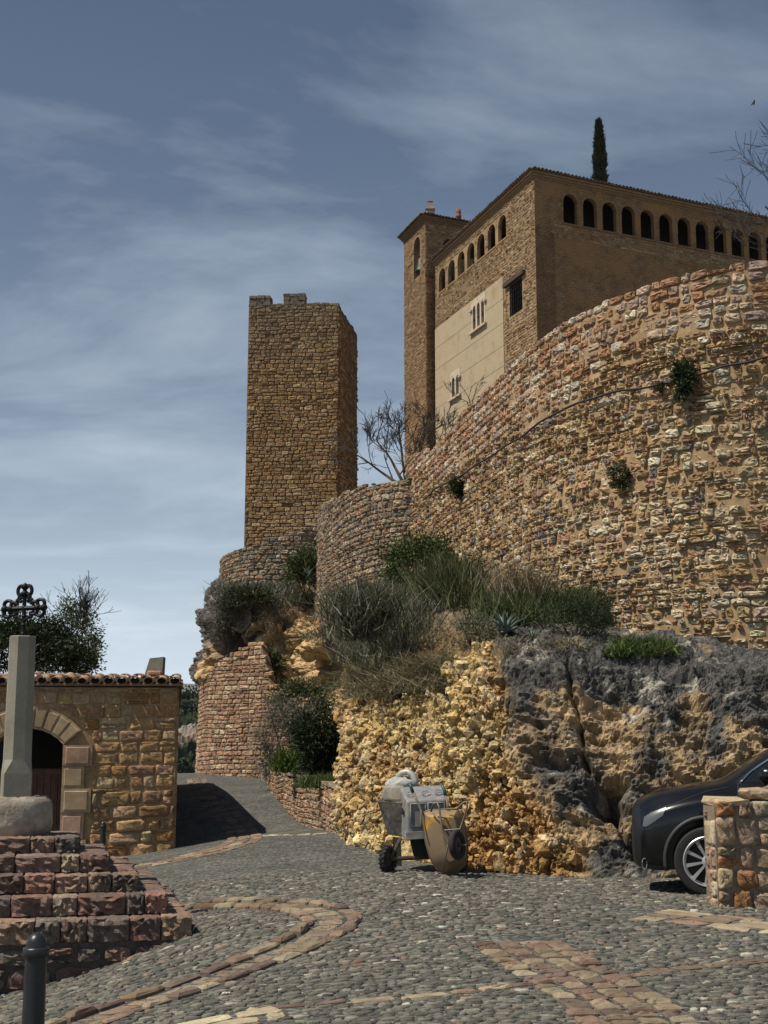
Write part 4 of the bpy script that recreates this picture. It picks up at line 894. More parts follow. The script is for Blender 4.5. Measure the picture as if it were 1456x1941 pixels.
for k, (za, zb_, dd) in enumerate(((ZE-0.42, ZE-0.30, 0.07), (ZE-0.30, ZE-0.15, 0.15), (ZE-0.15, ZE+0.0, 0.24))):
    mb = MB(); fbox(mb, FR, -dd, FR.L, za, zb_, -0.1, dd); mb.build('cornice', M_smooth, ch, col=(0.25, 0.165, 0.095))
    mb = MB(); fbox(mb, FL, -dd*0.98, FL.L, za+0.004, zb_-0.004, -0.1, dd); mb.build('cornice', M_smooth, ch, col=(0.28, 0.18, 0.10))
# left face: upper stone, gallery arches, render, barred window
al = []
for cxp, top, bot in zip([838, 855.7, 873.9, 892.3, 911.4, 931.4, 951.8], [512.7, 495.7, 478.2, 460.5, 442.5, 423, 403.7], [560, 543, 525, 507, 489, 471, 453]):
    u, _ = FL.uz(cxp, (top+bot)/2); al.append(u)
zSl = float(np.mean([FL.uz(x, y)[1] for x, y in ((838, 558), (892, 505), (951.8, 450))])); zTl = float(np.mean([FL.uz(x, y)[1] for x, y in ((838, 512.7), (892.3, 460.5), (951.8, 403.7))]))
hwl = 0.36*float(np.mean(np.abs(np.diff(al)))); print('left arcade', zSl, zTl, hwl, al)
tri = (FL.uz(921, 600)[0], FL.uz(897, 620)[0], FL.uz(909, 621)[1], FL.uz(909, 567)[1])
dou = (FL.uz(873, 735)[0], FL.uz(857, 745)[0], FL.uz(865, 752)[1], FL.uz(865, 707)[1])
gri = (FL.uz(990, 550)[0], FL.uz(966, 570)[0], FL.uz(978, 594)[1], FL.uz(978, 533)[1])
zRt = FL.uz(880, 582)[1]; uR0 = FL.uz(955, 580)[0]
panel('stone_face', FL, 0.0, FL.L, Z0, ZE, M_bL, ch, holes=[tri, dou, gri], arch=[(u, hwl, zSl, max(zSl+0.2, zTl-hwl)) for u in al], depth=0.24, edges=False)
mb = MB(); fbox(mb, FL, 0.0, 0.75, Z0, ZE-0.45, 0.004, 0.03); 
for k, u in enumerate(al):
    mb = MB(); fbox(mb, FL, u-hwl-0.1, u+hwl+0.1, zSl-0.1, zSl-0.002, -0.3, 0.05); mb.build('arch_sill', M_smooth, ch, col=(0.36, 0.22, 0.12))
bz = [zRt]+[FL.uz(x, y)[1] for x, y in ((880, 622), (880, 665), (880, 706), (890, 736))]+[FL.uz(830, 800)[1], Z0]
bz = sorted(bz, reverse=True)
for k in range(len(bz)-1):
    hs = [h for h in (tri, dou)]; zz0, zz1 = bz[k+1]+0.03, bz[k]
    hh_ = [(max(uR0+0.02, h[0]-0.002), h[1]+0.002, max(zz0, h[2]-0.002), min(zz1, h[3]+0.002)) for h in hs if h[2] < zz1 and h[3] > zz0]
    if zz1-zz0 < 0.1: continue
    panel('render_band', FL, uR0, FL.L, zz0, zz1, M_rend, ch, holes=hh_, d=0.05, depth=0.06)
for o in list(ch.children):
    if o.name.startswith('render_band'):
        a = o.data.attributes.new('Col', 'FLOAT_COLOR', 'POINT'); a.data.foreach_set('color', np.tile(np.array([0.52, 0.42, 0.28, 1], np.float32), len(o.data.vertices)))
M_trim = plain('pale_window_stone', (0.52, 0.42, 0.31), 0.85, var=0.2, vs=3)
def small_window(name, hole, nl):
    u0, u1, za, zb_ = hole; w = (u1-u0)/nl; hw_ = w*0.33
    fr = panel(name, FL, u0-0.12, u1+0.12, za-0.02, zb_+0.2, M_trim, ch, arch=[(u0+w*(k+0.5), hw_, za+0.01, zb_-hw_-0.25) for k in range(nl)], d=0.075, depth=0.25)
    for k in range(nl-1):
        u = u0+w*(k+1); c0 = Vector(FL(np.array([u]), np.array([za]), np.array([0.02]))[0]); hgt = zb_-hw_-0.25-za
        mb = MB(); mb.lathe([(0.09, 0.005), (0.06, 0.08), (0.055, hgt-0.12), (0.10, hgt-0.02)], c0+Vector((0, 0, 0.01)), 10); mb.build('colonnette', M_trim, fr, smooth=True)
    mb = MB(); fbox(mb, FL, u0-0.3, u1+0.3, za-0.16, za-0.03, 0.06, 0.24); mb.build('sill', M_trim, fr)
    for uu in (u0-0.3, u1-0.05):
        mb = MB(); zc = zb_-hw_-0.3; fbox(mb, FL, uu, uu+0.35, zc, zc+0.11, 0.08, 0.2); mb.build('label_stop', M_trim, fr)
small_window('triple_window', tri, 3); small_window('double_window', dou, 2)
u0, u1, za, zb_ = gri
gw = panel('barred_window', FL, u0-0.08, u1+0.08, za-0.08, zb_+0.02, M_wood, ch, holes=[(u0+0.03, u1-0.03, za+0.03, zb_-0.03)], d=-0.1, depth=0.15, edges=False)
mb = MB(); fbox(mb, FL, u0-0.55, u1+0.6, zb_+0.03, zb_+0.26, 0.003, 0.22); mb.build('wooden_lintel', M_wood, ch)
nb = 7
for k in range(nb):
    u = u0+(u1-u0)*(k+0.5)/nb; mb = MB(); mb.tube([FL(np.array([u]), np.array([z]), np.array([0.03]))[0] for z in (za, zb_)], 0.022, 6); mb.build('window_bar', M_iron, gw)
for k in range(6):
    z = za+(zb_-za)*(k+0.5)/6; mb = MB(); mb.tube([FL(np.array([u]), np.array([z]), np.array([0.035]))[0] for u in (u0, u1)], 0.018, 6); mb.build('window_bar', M_iron, gw)
crg = np.random.default_rng(61)
Q = layout(crg, 0.0, FL.L, 16.0, ZE-0.5, 0.42, 0.185, wj=0.45, hj=0.25, split=0.06, wav=0.05); Q[..., 0] = np.clip(Q[..., 0], 0, FL.L); Q = Q[Q[:, 1, 0]-Q[:, 0, 0] > 0.1]; c = Q.mean(1)
k = ~((c[:, 0] > uR0-0.12) & (c[:, 1] < zRt+0.05))
for (a_, b_, z_a, z_b) in (gri, (gri[0]-0.5, gri[1]+0.55, gri[3], gri[3]+0.25)): k &= ~((c[:, 0] > a_-0.24) & (c[:, 0] < b_+0.24) & (c[:, 1] > z_a-0.1) & (c[:, 1] < z_b+0.1))
for u in al: k &= ~((np.abs(c[:, 0]-u) < hwl+0.2) & (c[:, 1] > zSl-0.2) & (c[:, 1] < zTl+0.1))
Q = Q[k]; cl = pick(crg, len(Q), [(4, (0.37, 0.26, 0.15)), (3, (0.31, 0.21, 0.12)), (2, (0.42, 0.31, 0.19)), (1, (0.33, 0.19, 0.10))], 0.15)
stones(crg, 'wall_stone', ch, Q, FL, M_wall, cl, gap=0.03, jit=0.015, depth=0.028, dj=0.8, rough=0.012, p=4.5, individuals=220, rest='small_wall_stones', vis=lambda x, y: y < 800)
Q = layout(crg, uq, FR.L, zS-1.0, zS-0.12, 0.42, 0.16, wj=0.45, hj=0.2, split=0.05, wav=0.04); Q = Q[Q[:, 2, 1] < zS-0.11]
stones(crg, 'string_course_stone', ch, Q, FR, M_wall, pick(crg, len(Q), [(2, (0.34, 0.24, 0.14)), (1, (0.28, 0.19, 0.11)), (1, (0.38, 0.28, 0.17))], 0.14), gap=0.03, jit=0.015, depth=0.03, dj=0.6, rough=0.01, p=4.5, individuals=150, rest='small_string_course')
# inside: a floor and back walls that keep the galleries dark
inn = [tuple(FR(np.array([u]), np.array([0.0]), np.array([d_]))[0][:2]) for u, d_ in ((2.6, -2.6), (FR.L, -2.6))]+[tuple(FL(np.array([FL.L]), np.array([0.0]), np.array([-2.6]))[0][:2])]
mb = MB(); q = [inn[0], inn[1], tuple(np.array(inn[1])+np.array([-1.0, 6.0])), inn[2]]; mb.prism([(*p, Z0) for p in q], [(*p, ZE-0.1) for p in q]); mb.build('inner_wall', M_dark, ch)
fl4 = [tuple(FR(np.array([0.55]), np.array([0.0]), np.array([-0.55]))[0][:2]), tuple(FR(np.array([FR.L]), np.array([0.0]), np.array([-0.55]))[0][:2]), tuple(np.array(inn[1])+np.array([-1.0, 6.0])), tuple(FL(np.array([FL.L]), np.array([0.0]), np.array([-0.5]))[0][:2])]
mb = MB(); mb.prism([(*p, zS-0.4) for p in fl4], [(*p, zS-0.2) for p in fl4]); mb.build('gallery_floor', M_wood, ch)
# roof: low pitch, barrel tiles along both eaves
ov = 0.34
rp = [tuple(FR(np.array([-ov]), np.array([0.0]), np.array([ov]))[0][:2]), tuple(FR(np.array([FR.L]), np.array([0.0]), np.array([ov]))[0][:2]), tuple(FL(np.array([FL.L]), np.array([0.0]), np.array([ov]))[0][:2])]
cen = tuple((np.array(rp[1])+np.array(rp[2]))/2+np.array([0, 2.0])); apx = tuple(np.array(rp[0])*0.45+np.array(cen)*0.55)
mb = MB(); h1_ = 0.55
mb.add([(*rp[0], ZE+0.02), (*rp[1], ZE+0.02), (*rp[2], ZE+0.02), (*cen, ZE+h1_), (*apx, ZE+h1_), (*rp[0], ZE+0.08), (*rp[1], ZE+0.08), (*rp[2], ZE+0.08)], [(0, 1, 6, 5), (0, 5, 7, 2), (5, 6, 3, 4), (5, 4, 3, 7), (0, 2, 3, 1)])
mb.build('roof', M_tile, ch, col=(0.17, 0.115, 0.08))
eave_tiles(FR, -0.3, FR.L, ZE+0.05, ch, 0.275, 0.125, 0.40, 0.9, 0.12, M_tile, tile_dark)
eave_tiles(FL, -0.3, FL.L, ZE+0.05, ch, 0.33, 0.14, 0.42, 0.9, 0.12, M_tile, tile_dark)

# ------------------------------------------------------------------ bell tower behind the gallery building
TA = pt(806, 410, 96.0); uL = Vector((CB.x-CA.x, CB.y-CA.y)).normalized(); uR = dirR.normalized()
b0 = Vector((TA.x, TA.y)); TL = 4.5; TR = 4.6; ZB = TA.z
FBL = Face([tuple(b0), tuple(b0+uL*TL)], smooth=False); FBR = Face([tuple(b0), tuple(b0+uR*TR)], smooth=False)
bt = empty('bell_tower', (b0.x, b0.y, 12.0), 'slender stone bell tower behind the gallery building, a bell in its arch', 'tower')
ua, zsb = FBL.uz(797, 520); ub, _ = FBL.uz(784, 520); ztb = FBL.uz(791, 449)[1]; hb = abs(ub-ua)/2*0.95; um = (ua+ub)/2
M_bT = brick_mat('bell_tower_stone', (0.34, 0.235, 0.135), (0.28, 0.185, 0.105), (0.18, 0.125, 0.075), 0.42, 0.19, 0.03, stain=(0.33, 0.19, 0.09), stain_s=0.3, stain_p=(0.52, 0.68))
panel('left_face', FBL, 0, TL, Z0-1, ZB, M_bT, bt, arch=[(um, hb, zsb, ztb-hb)], depth=0.7, edges=False)
u2, z2 = FBR.uz(853, 470); z2t = FBR.uz(853, 453)[1]
panel('right_face', FBR, 0, TR, Z0-1, ZB, M_bT, bt, arch=[(u2, 0.55, z2t-2.4, z2t-0.55)], depth=0.7, edges=False)
uqq = FBR.uz(823, 700)[0]
q4 = [b0, b0+uR*TR, b0+uR*TR+uL*TL, b0+uL*TL]
bk = Face([tuple(q4[1]), tuple(q4[2])], smooth=False, flip=True); bl_ = Face([tuple(q4[3]), tuple(q4[2])], smooth=False, flip=True)
panel('back_face', bk, 0, TL, Z0-1, ZB, M_bT, bt, arch=[(TL/2, 0.5, zsb, ztb-0.5)], edges=False); panel('back_face', bl_, 0, TR, Z0-1, ZB, M_bT, bt, arch=[(TR/2, 0.5, zsb, ztb-0.5)], edges=False)
mb = MB(); mb.prism([(*(q), zsb-0.5) for q in q4], [(*(q), zsb-0.3) for q in q4]); mb.build('belfry_floor', M_wood, bt)
trg = np.random.default_rng(9)
bpal = [(4, (0.33, 0.225, 0.125)), (3, (0.28, 0.185, 0.10)), (2, (0.38, 0.27, 0.16)), (1, (0.30, 0.165, 0.085))]
for FF, LL, holeu, nm in ((FBL, TL, (um, hb, zsb, ztb), 'wall_stone'), (FBR, TR, (u2, 0.55, z2t-2.4, z2t), 'side_wall_stone')):
    Q = layout(trg, 0.0, LL, 14.0, ZB-0.5, 0.40, 0.19, wj=0.4, hj=0.2, split=0.04, wav=0.05); Q[..., 0] = np.clip(Q[..., 0], 0, LL); Q = Q[Q[:, 1, 0]-Q[:, 0, 0] > 0.1]; c = Q.mean(1)
    k = ~((np.abs(c[:, 0]-holeu[0]) < holeu[1]+0.16) & (c[:, 1] > holeu[2]-0.05) & (c[:, 1] < holeu[3]+0.05)); Q = Q[k]; c = Q.mean(1); cl = pick(trg, len(Q), bpal, 0.14)
    if FF is FBR:
        br_ = (c[:, 1] < FBR.uz(815, 530)[1]); cl[br_] = pick(trg, int(br_.sum()), [(1, (0.33, 0.18, 0.085)), (1, (0.38, 0.23, 0.12))], 0.14)
    px_, py_, _ = project(FF(c[:, 0], c[:, 1]))
    low = np.clip((py_-640)/200, 0, 1)[:, None]*0.5; cl = cl*(1-low)+np.array([0.40, 0.235, 0.11])*low
    stones(trg, nm, bt, Q, FF, M_wall, cl, gap=0.022, jit=0.01, depth=0.03, dj=0.7, rough=0.01, p=5, individuals=200, rest='small_tower_stones', vis=lambda x, y: y < 900)
for dd, za, zb_ in ((0.08, ZB-0.42, ZB-0.28), (0.18, ZB-0.28, ZB-0.13), (0.28, ZB-0.13, ZB)):
    q = [b0-(uR+uL)*dd, b0+uR*(TR+dd)-uL*dd, b0+uR*(TR+dd)+uL*(TL+dd), b0+uL*(TL+dd)-uR*dd]; mb = MB(); mb.prism([(*p, za) for p in q], [(*p, zb_) for p in q]); mb.build('cornice', M_smooth, bt, col=(0.2, 0.135, 0.08))
dd = 0.42; q = [b0-(uR+uL)*dd, b0+uR*(TR+dd)-uL*dd, b0+uR*(TR+dd)+uL*(TL+dd), b0+uL*(TL+dd)-uR*dd]; cc2 = sum((Vector(p) for p in q), Vector((0, 0)))/4
mb = MB(); mb.add([(*p, ZB+0.02) for p in q]+[(*cc2, ZB+1.0)], [(0, 1, 4), (1, 2, 4), (2, 3, 4), (3, 0, 4), (3, 2, 1, 0)]); mb.build('roof', M_tile, bt, col=(0.15, 0.10, 0.07))
eave_tiles(FBL, -0.35, TL+0.3, ZB+0.03, bt, 0.27, 0.13, 0.46, 0.8, 0.25, M_tile, tile_dark); eave_tiles(FBR, -0.35, TR+0.3, ZB+0.03, bt, 0.25, 0.12, 0.46, 0.8, 0.25, M_tile, tile_dark)
# bell, chimney pinnacle and clay finial
bc = Vector(FBL(np.array([um]), np.array([zsb+1.0]), np.array([-0.35]))[0])
bell = MB(); bell.lathe([(0.5, -0.55), (0.47, -0.45), (0.36, -0.1), (0.3, 0.3), (0.22, 0.48), (0.05, 0.55)], bc, 18); bo = bell.build('bell', plain('bronze', (0.05, 0.06, 0.045), 0.5, 0.7, var=0.3), None, smooth=True); tag(bo, 'dark bronze bell hanging in the arch of the bell tower', 'bell')
mb = MB(); mb.tube([bc+Vector((uL.x, uL.y, 0))*0.8+Vector((0, 0, 0.6)), bc-Vector((uL.x, uL.y, 0))*0.8+Vector((0, 0, 0.6))], 0.09, 8); mb.tube([bc+Vector((0, 0, 0.5)), bc+Vector((0, 0, 1.6))], 0.12, 6)
for k in range(12): a = math.pi*2*k/12
mb.tube([bc+Vector((uL.x, uL.y, 0))*0.45*math.cos(2*math.pi*k/16)+Vector((0, 0, 1.2+0.45*math.sin(2*math.pi*k/16))) for k in range(16)], 0.04, 6, closed=True)
mb.build('headstock', M_wood, bo)
pc = pt(815.5, 404, 97.2); mb = MB(); mb.box(pc+Vector((0, 0, 0.05)), (0.62, 0.62, 0.3), bev=0.03); mb.box(pc+Vector((0, 0, 0.24)), (0.72, 0.72, 0.1), bev=0.03)
mb.prism([pc+Vector((x*0.26, y*0.26, 0.29)) for x, y in ((-1, -1), (1, -1), (1, 1), (-1, 1))], [pc+Vector((x*0.17, y*0.17, 0.85)) for x, y in ((-1, -1), (1, -1), (1, 1), (-1, 1))])
mb.box(pc+Vector((0, 0, 0.89)), (0.42, 0.42, 0.08), bev=0.02); mb.build('chimney', M_smooth, bt, col=(0.30, 0.25, 0.19))
fc = pt(869, 409, 98.3); mb = MB(); mb.lathe([(0.2, -0.2), (0.24, 0.0), (0.15, 0.06), (0.22, 0.2), (0.18, 0.45), (0.05, 0.62), (0.02, 0.72)], fc, 12); mb.build('clay_finial', M_smooth, bt, smooth=True, col=(0.28, 0.13, 0.08))

# second roof behind, at the right edge
r0 = [pt(1385, 415, 104), pt(1700, 330, 104), pt(1700, 420, 100), pt(1385, 425, 101)]
bb = empty('rear_building', tuple(pt(1560, 420, 103)[:2])+(12.0,), 'tiled hip roof rising behind the right end of the gallery eave', 'building')
xa, xb = pt(1385, 415, 104).x, pt(1800, 415, 104).x; zr = pt(1420, 412, 104).z
mb = MB(); mb.prism([(xa+0.6, 104.6, 10), (xb, 104.6, 10), (xb, 113, 10), (xa+0.6, 113, 10)], [(xa+0.6, 104.6, zr-0.3), (xb, 104.6, zr-0.3), (xb, 113, zr-0.3), (xa+0.6, 113, zr-0.3)]); mb.build('wall', M_smooth, bb, col=(0.36, 0.25, 0.14))
mb = MB(); mb.add([(xa, 104, zr-0.4), (xb, 104, zr-0.4), (xb, 113.6, zr-0.4), (xa, 113.6, zr-0.4), (xa+5.5, 108.8, zr+1.5), (xb, 108.8, zr+1.5)], [(0, 1, 5, 4), (0, 4, 3), (4, 5, 2, 3), (1, 2, 5), (3, 2, 1, 0)]); mb.build('roof', M_tile, bb, col=(0.36, 0.26, 0.17))

# ------------------------------------------------------------------ house with the arched door
HA = pt(333, 1450, 27.0); HB_ = pt(-160, 1450, 26.6)
FH = Face([(HA.x, HA.y), (HB_.x, HB_.y)], smooth=False)
house = empty('stone_house', (HA.x, HA.y, float(gz(HA.x, HA.y))), 'low ochre stone house with an arched door and clay tile eaves', 'house')
zEv = float(np.mean([FH.uz(x, y)[1] for x, y in ((330, 1306), (10, 1300))])); zG = -0.95
uc = FH.uz(52, 1450)[0]; ujr = FH.uz(119, 1450)[0]; hd = uc-ujr; _, zspr = FH.uz(121, 1411); zapx = zspr+0.30; print('house', zEv, uc, hd, zspr, FH.L)
rad = (hd*hd+0.30**2)/(2*0.30); zc = zapx-rad
hr = np.random.default_rng(31)
M_hplas = stone_mat('house_mortar', s1=5, s2=50, bump=0.5, bdist=0.02, stain=(0.28, 0.19, 0.11), stain_s=1.2)
# wall core with the door opening (segmental head built by strips)
V = []; 
mb = MB()
fbox(mb, FH, 0.0, uc-hd, zG, zEv, 0.0, -0.55); fbox(mb, FH, uc+hd, FH.L, zG, zEv, 0.0, -0.55)
K_ = 14
for q in range(K_):
    a, b_ = uc-hd+2*hd*q/K_, uc-hd+2*hd*(q+1)/K_; zq = lambda u: zc+math.sqrt(max(0, rad*rad-(u-uc)**2))
    c = []
    for dd in (0.0, -0.55):
        for (u, z) in ((a, zq(a)), (b_, zq(b_)), (b_, zEv), (a, zEv)): c.append(tuple(FH(np.array([u]), np.array([z]), np.array([dd]))[0]))
    mb.prism(c[:4], c[4:])
mb.build('wall_core', M_hplas, house, col=(0.37, 0.245, 0.13))
side0 = Vector((HA.x, HA.y)); sdir = Vector((side0.x*1.03, side0.y)).normalized(); far = side0+sdir*16
Fs = Face([tuple(side0+sdir*0.56), tuple(far)], smooth=False)
hl = Vector((HB_.x, HB_.y))
def hz(y): return zEv
mb = MB(); qd = [side0+sdir*0.56, far, hl+(far-side0), hl+sdir*0.56]
mb.prism([(*qd[0], zG), (*qd[1], zG), (*(qd[1]+Vector((-0.5, 0))), zG), (*(qd[0]+Vector((-0.5, 0))), zG)], [(*qd[0], zEv), (*qd[1], zEv-0.2), (*(qd[1]+Vector((-0.5, 0))), zEv-0.2), (*(qd[0]+Vector((-0.5, 0))), zEv)]); mb.build('side_wall', M_hplas, house, col=(0.34, 0.24, 0.14))
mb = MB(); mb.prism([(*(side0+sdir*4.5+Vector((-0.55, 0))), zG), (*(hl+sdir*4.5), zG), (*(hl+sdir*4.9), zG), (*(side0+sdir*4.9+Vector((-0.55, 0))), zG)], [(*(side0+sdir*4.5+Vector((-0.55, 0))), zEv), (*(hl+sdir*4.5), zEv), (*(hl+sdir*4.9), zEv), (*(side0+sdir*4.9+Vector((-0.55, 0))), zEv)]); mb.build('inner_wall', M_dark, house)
hpal = [(4, (0.42, 0.265, 0.125)), (3, (0.37, 0.215, 0.105)), (2, (0.43, 0.28, 0.17)), (1.5, (0.40, 0.235, 0.15)), (1, (0.36, 0.19, 0.075)), (1, (0.46, 0.35, 0.2))]
ringw = 0.43
def clear_door(u, z, m=0.0):
    if z < zspr+0.02: return abs(u-uc) > hd+0.45+m
    return math.hypot(u-uc, z-zc) > rad+ringw+0.05+m
for (za, zb_, w, h, dep, ro, pp) in ((zG, 0.95, 0.42, 0.25, 0.045, 0.016, 4.5), (0.95, zEv-0.02, 0.34, 0.20, 0.022, 0.012, 6)):
    Q = layout(hr, 0.0, FH.L, za, zb_, w, h, wj=0.5, hj=0.25, split=0.12, wav=0.03 if za > 0 else 0.06); Q[..., 0] = np.clip(Q[..., 0], 0.004, FH.L); Q[..., 1] = np.minimum(Q[..., 1], zb_)
    zl = Q[:, :, 1].min(1); zh = Q[:, :, 1].max(1); rr_ = rad+ringw+0.03
    dzq = np.clip(np.where(zl > zc, zl-zc, 0.0), 0, None); half = np.where(zl < zspr-0.02, hd+0.575, np.where(dzq < rr_, np.sqrt(np.maximum(rr_**2-dzq**2, 0)), 0.0)); half = np.where((zl < zspr) & (zh > zspr), np.maximum(half, hd+0.5), half)
    rt = Q[:, :, 0].mean(1) < uc; has = half > 0
    Q[..., 0] = np.where((rt & has)[:, None], np.minimum(Q[..., 0], (uc-half)[:, None]), np.where((~rt & has)[:, None], np.maximum(Q[..., 0], (uc+half)[:, None]), Q[..., 0]))
    Q = Q[(Q[:, 1, 0]-Q[:, 0, 0] > 0.07) & (Q[:, 2, 1]-Q[:, 1, 1] > 0.05)]
    stones(hr, 'wall_stone', house, Q, FH, M_wall, pick(hr, len(Q), hpal, 0.14), gap=0.014, jit=0.012, depth=dep*0.7, dj=0.5, rough=ro*1.7, p=pp+2, n=12, smooth=True, individuals=150, rest='small_wall_stones', vis=lambda x, y: (x < 335))
# side quoins so that the corner has real depth
for k in range(12):
    z = zG+0.3*k
    if z > zEv-0.2: break
    mb = MB(); P0 = side0+sdir*0.02; w = 0.52 if k % 2 else 0.3; 
    mb.prism([(*(P0+Vector((0.035, 0))), z+0.01), (*(P0+sdir*w+Vector((0.035, 0))), z+0.01), (*(P0+sdir*w+Vector((-0.1, 0))), z+0.01), (*(P0+Vector((-0.1, 0))), z+0.01)], [(*(P0+Vector((0.035, 0))), z+0.29), (*(P0+sdir*w+Vector((0.035, 0))), z+0.29), (*(P0+sdir*w+Vector((-0.1, 0))), z+0.29), (*(P0+Vector((-0.1, 0))), z+0.29)]); mb.build('quoin_stone', M_wall, house, col=tuple(pick(hr, 1, hpal, 0.1)[0]))
# dressed door surround: voussoirs and rusticated jamb blocks
def rusticated(corners, d1, col):
    """block with a drafted margin and a rough raised centre"""
    c = np.array(corners); m_ = c.mean(0); mb = MB(); L_ = []
    for s, dd in ((1.0, -0.12), (1.0, d1), (0.80, d1+0.001), (0.74, d1+0.02)):
        qq = m_+(c-m_)*s; L_.append([tuple(p) for p in FH(qq[:, 0], qq[:, 1], np.full(len(qq), dd))])
    V = [p for r_ in L_ for p in r_]; n_ = len(c); F = [tuple(range(n_))[::-1]]+[(r_*n_+k, r_*n_+(k+1) % n_, (r_+1)*n_+(k+1) % n_, (r_+1)*n_+k) for r_ in range(3) for k in range(n_)]+[tuple(3*n_+k for k in range(n_))]
    mb.add(V, F); return mb.build('door_stone', M_smooth, house, col=col)
dcol_ = lambda: tuple(pick(hr, 1, [(2, (0.42, 0.30, 0.18)), (1, (0.40, 0.26, 0.17)), (1, (0.44, 0.33, 0.2))], 0.1)[0])
a0 = math.asin(hd/rad)
for k in range(9):
    aa, ab = -a0*1.02+2*a0*1.02*k/9+0.004, -a0*1.02+2*a0*1.02*(k+1)/9-0.004
    rusticated([(uc+r_*math.sin(a), zc+r_*math.cos(a)) for r_, a in ((rad, aa), (rad, ab), (rad+ringw, ab), (rad+ringw, aa))], 0.055, dcol_())
for s in (-1, 1):
    z = zspr-0.01
    for k, (h_, w_) in enumerate(((0.40, 0.56), (0.42, 0.42), (0.46, 0.56), (0.50, 0.44), (0.40, 0.5))):
        zz = z-h_; a, b_ = uc+s*hd, uc+s*(hd+w_)
        rusticated([(min(a, b_), zz+0.004), (max(a, b_), zz+0.004), (max(a, b_), z-0.004), (min(a, b_), z-0.004)], 0.06 if k % 2 == 0 else 0.045, dcol_()); z = zz
# door: plank leaves below, dark opening above
Mdoor = plain('door_planks', (0.085, 0.035, 0.018), 0.7, var=0.35, vs=9, bump=0.2)
dz = FH.uz(100, 1457)[1]
for k in range(10):
    u = uc-hd+2*hd*k/10; mb = MB(); fbox(mb, FH, u+0.004, u+2*hd/10-0.004, zG, dz, -0.42, -0.37); mb.build('door_plank', Mdoor, house)
mb = MB(); fbox(mb, FH, uc-hd, uc+hd, dz-0.12, dz-0.02, -0.37, -0.34); mb.build('door_rail', Mdoor, house)
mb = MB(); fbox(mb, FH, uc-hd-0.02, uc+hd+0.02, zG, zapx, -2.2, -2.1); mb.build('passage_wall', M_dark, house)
# tile roof: front slope of barrel tiles, ridge, long low back
tcols = [(0.40, 0.235, 0.14), (0.44, 0.30, 0.19), (0.33, 0.20, 0.13), (0.46, 0.35, 0.24)]
mb = MB(); up = Vector((0, 0, 1)); R_ = []
e0, e1 = side0+Vector((0.12, -0.06)), hl+Vector((0, -0.06)); sl0 = 0.10
mb.prism([(*e0, zEv+0.03), (*e1, zEv+0.03), (*(e1+sdir*1.5), zEv+0.20), (*(e0+sdir*1.5), zEv+0.20)], [(*e0, zEv+0.07), (*e1, zEv+0.07), (*(e1+sdir*1.5), zEv+0.24), (*(e0+sdir*1.5), zEv+0.24)])
mb.prism([(*(e0+sdir*1.5), zEv+0.17), (*(e1+sdir*1.5), zEv+0.17), (*(e1+sdir*16), zEv-0.35), (*(e0+sdir*16), zEv-0.35)], [(*(e0+sdir*1.5), zEv+0.235), (*(e1+sdir*1.5), zEv+0.235), (*(e1+sdir*16), zEv-0.25), (*(e0+sdir*16), zEv-0.25)])
mb.build('roof_deck', M_tile, house, col=(0.30, 0.19, 0.12))
mb = MB(); fbox(mb, FH, -0.05, FH.L, zEv+0.03, zEv+0.185, -0.16, -0.10); mb.build('tile_bedding', M_tile, house, col=(0.22, 0.15, 0.10))
M_tile2 = stone_mat('warm_clay_tile', s1=8, s2=45, bump=0.3, bdist=0.008, stain=(0.30, 0.25, 0.19), stain_p=(0.52, 0.7), stain_s=4)
eave_tiles(FH, -0.08, FH.L, zEv+0.10, house, 0.255, 0.115, 0.15, 0.55, 0.12, M_tile2, tcols)
eave_tiles(FH, 0.02, FH.L, zEv+0.165, house, 0.255, 0.111, -0.34, 0.551, 0.12, M_tile2, tcols)
eave_tiles(FH, -0.02, FH.L, zEv+0.22, house, 0.255, 0.113, -0.82, 0.552, 0.12, M_tile2, tcols)
# pan tiles at the eave, hollow side up
pan = MB(); K_ = 7; r_ = 0.10
V = [(rr*math.cos(math.pi*q/(K_-1)), yy, -rr*0.8*math.sin(math.pi*q/(K_-1))) for yy in (0.0, -0.5) for rr in (r_, r_-0.018) for q in range(K_)]
F = []
for q in range(K_-1): F += [(q, q+1, 2*K_+q+1, 2*K_+q), (K_+q+1, K_+q, 3*K_+q, 3*K_+q+1), (q+1, q, K_+q, K_+q+1)]
po = pan.add(V, F).build('pan_tile', M_tile2, None, smooth=True, col=(0.36, 0.23, 0.15), auto=40); pm = po.data; bpy.data.objects.remove(po)
ud = Vector(FH(np.array([1.0]), np.array([0.0]))[0]-FH(np.array([0.0]), np.array([0.0]))[0]).normalized(); od = Vector((ud.y, -ud.x, 0)); od = od if od.y < 0 else -od
for k in range(int(FH.L/0.255)):
    P = Vector(FH(np.array([0.05+k*0.255]), np.array([zEv+0.125]), np.array([0.10+hr.uniform(-.02, .02)]))[0]); o = bpy.data.objects.new('pan_tile', pm); C.objects.link(o)
    z_ = ud.cross(od); z_ = z_ if z_.z > 0 else -z_
    mw = Matrix.Translation(P) @ Matrix((ud, od, z_)).transposed().to_4x4() @ Matrix.Rotation(-0.12, 4, 'X'); set_parent(o, house); o.matrix_world = mw
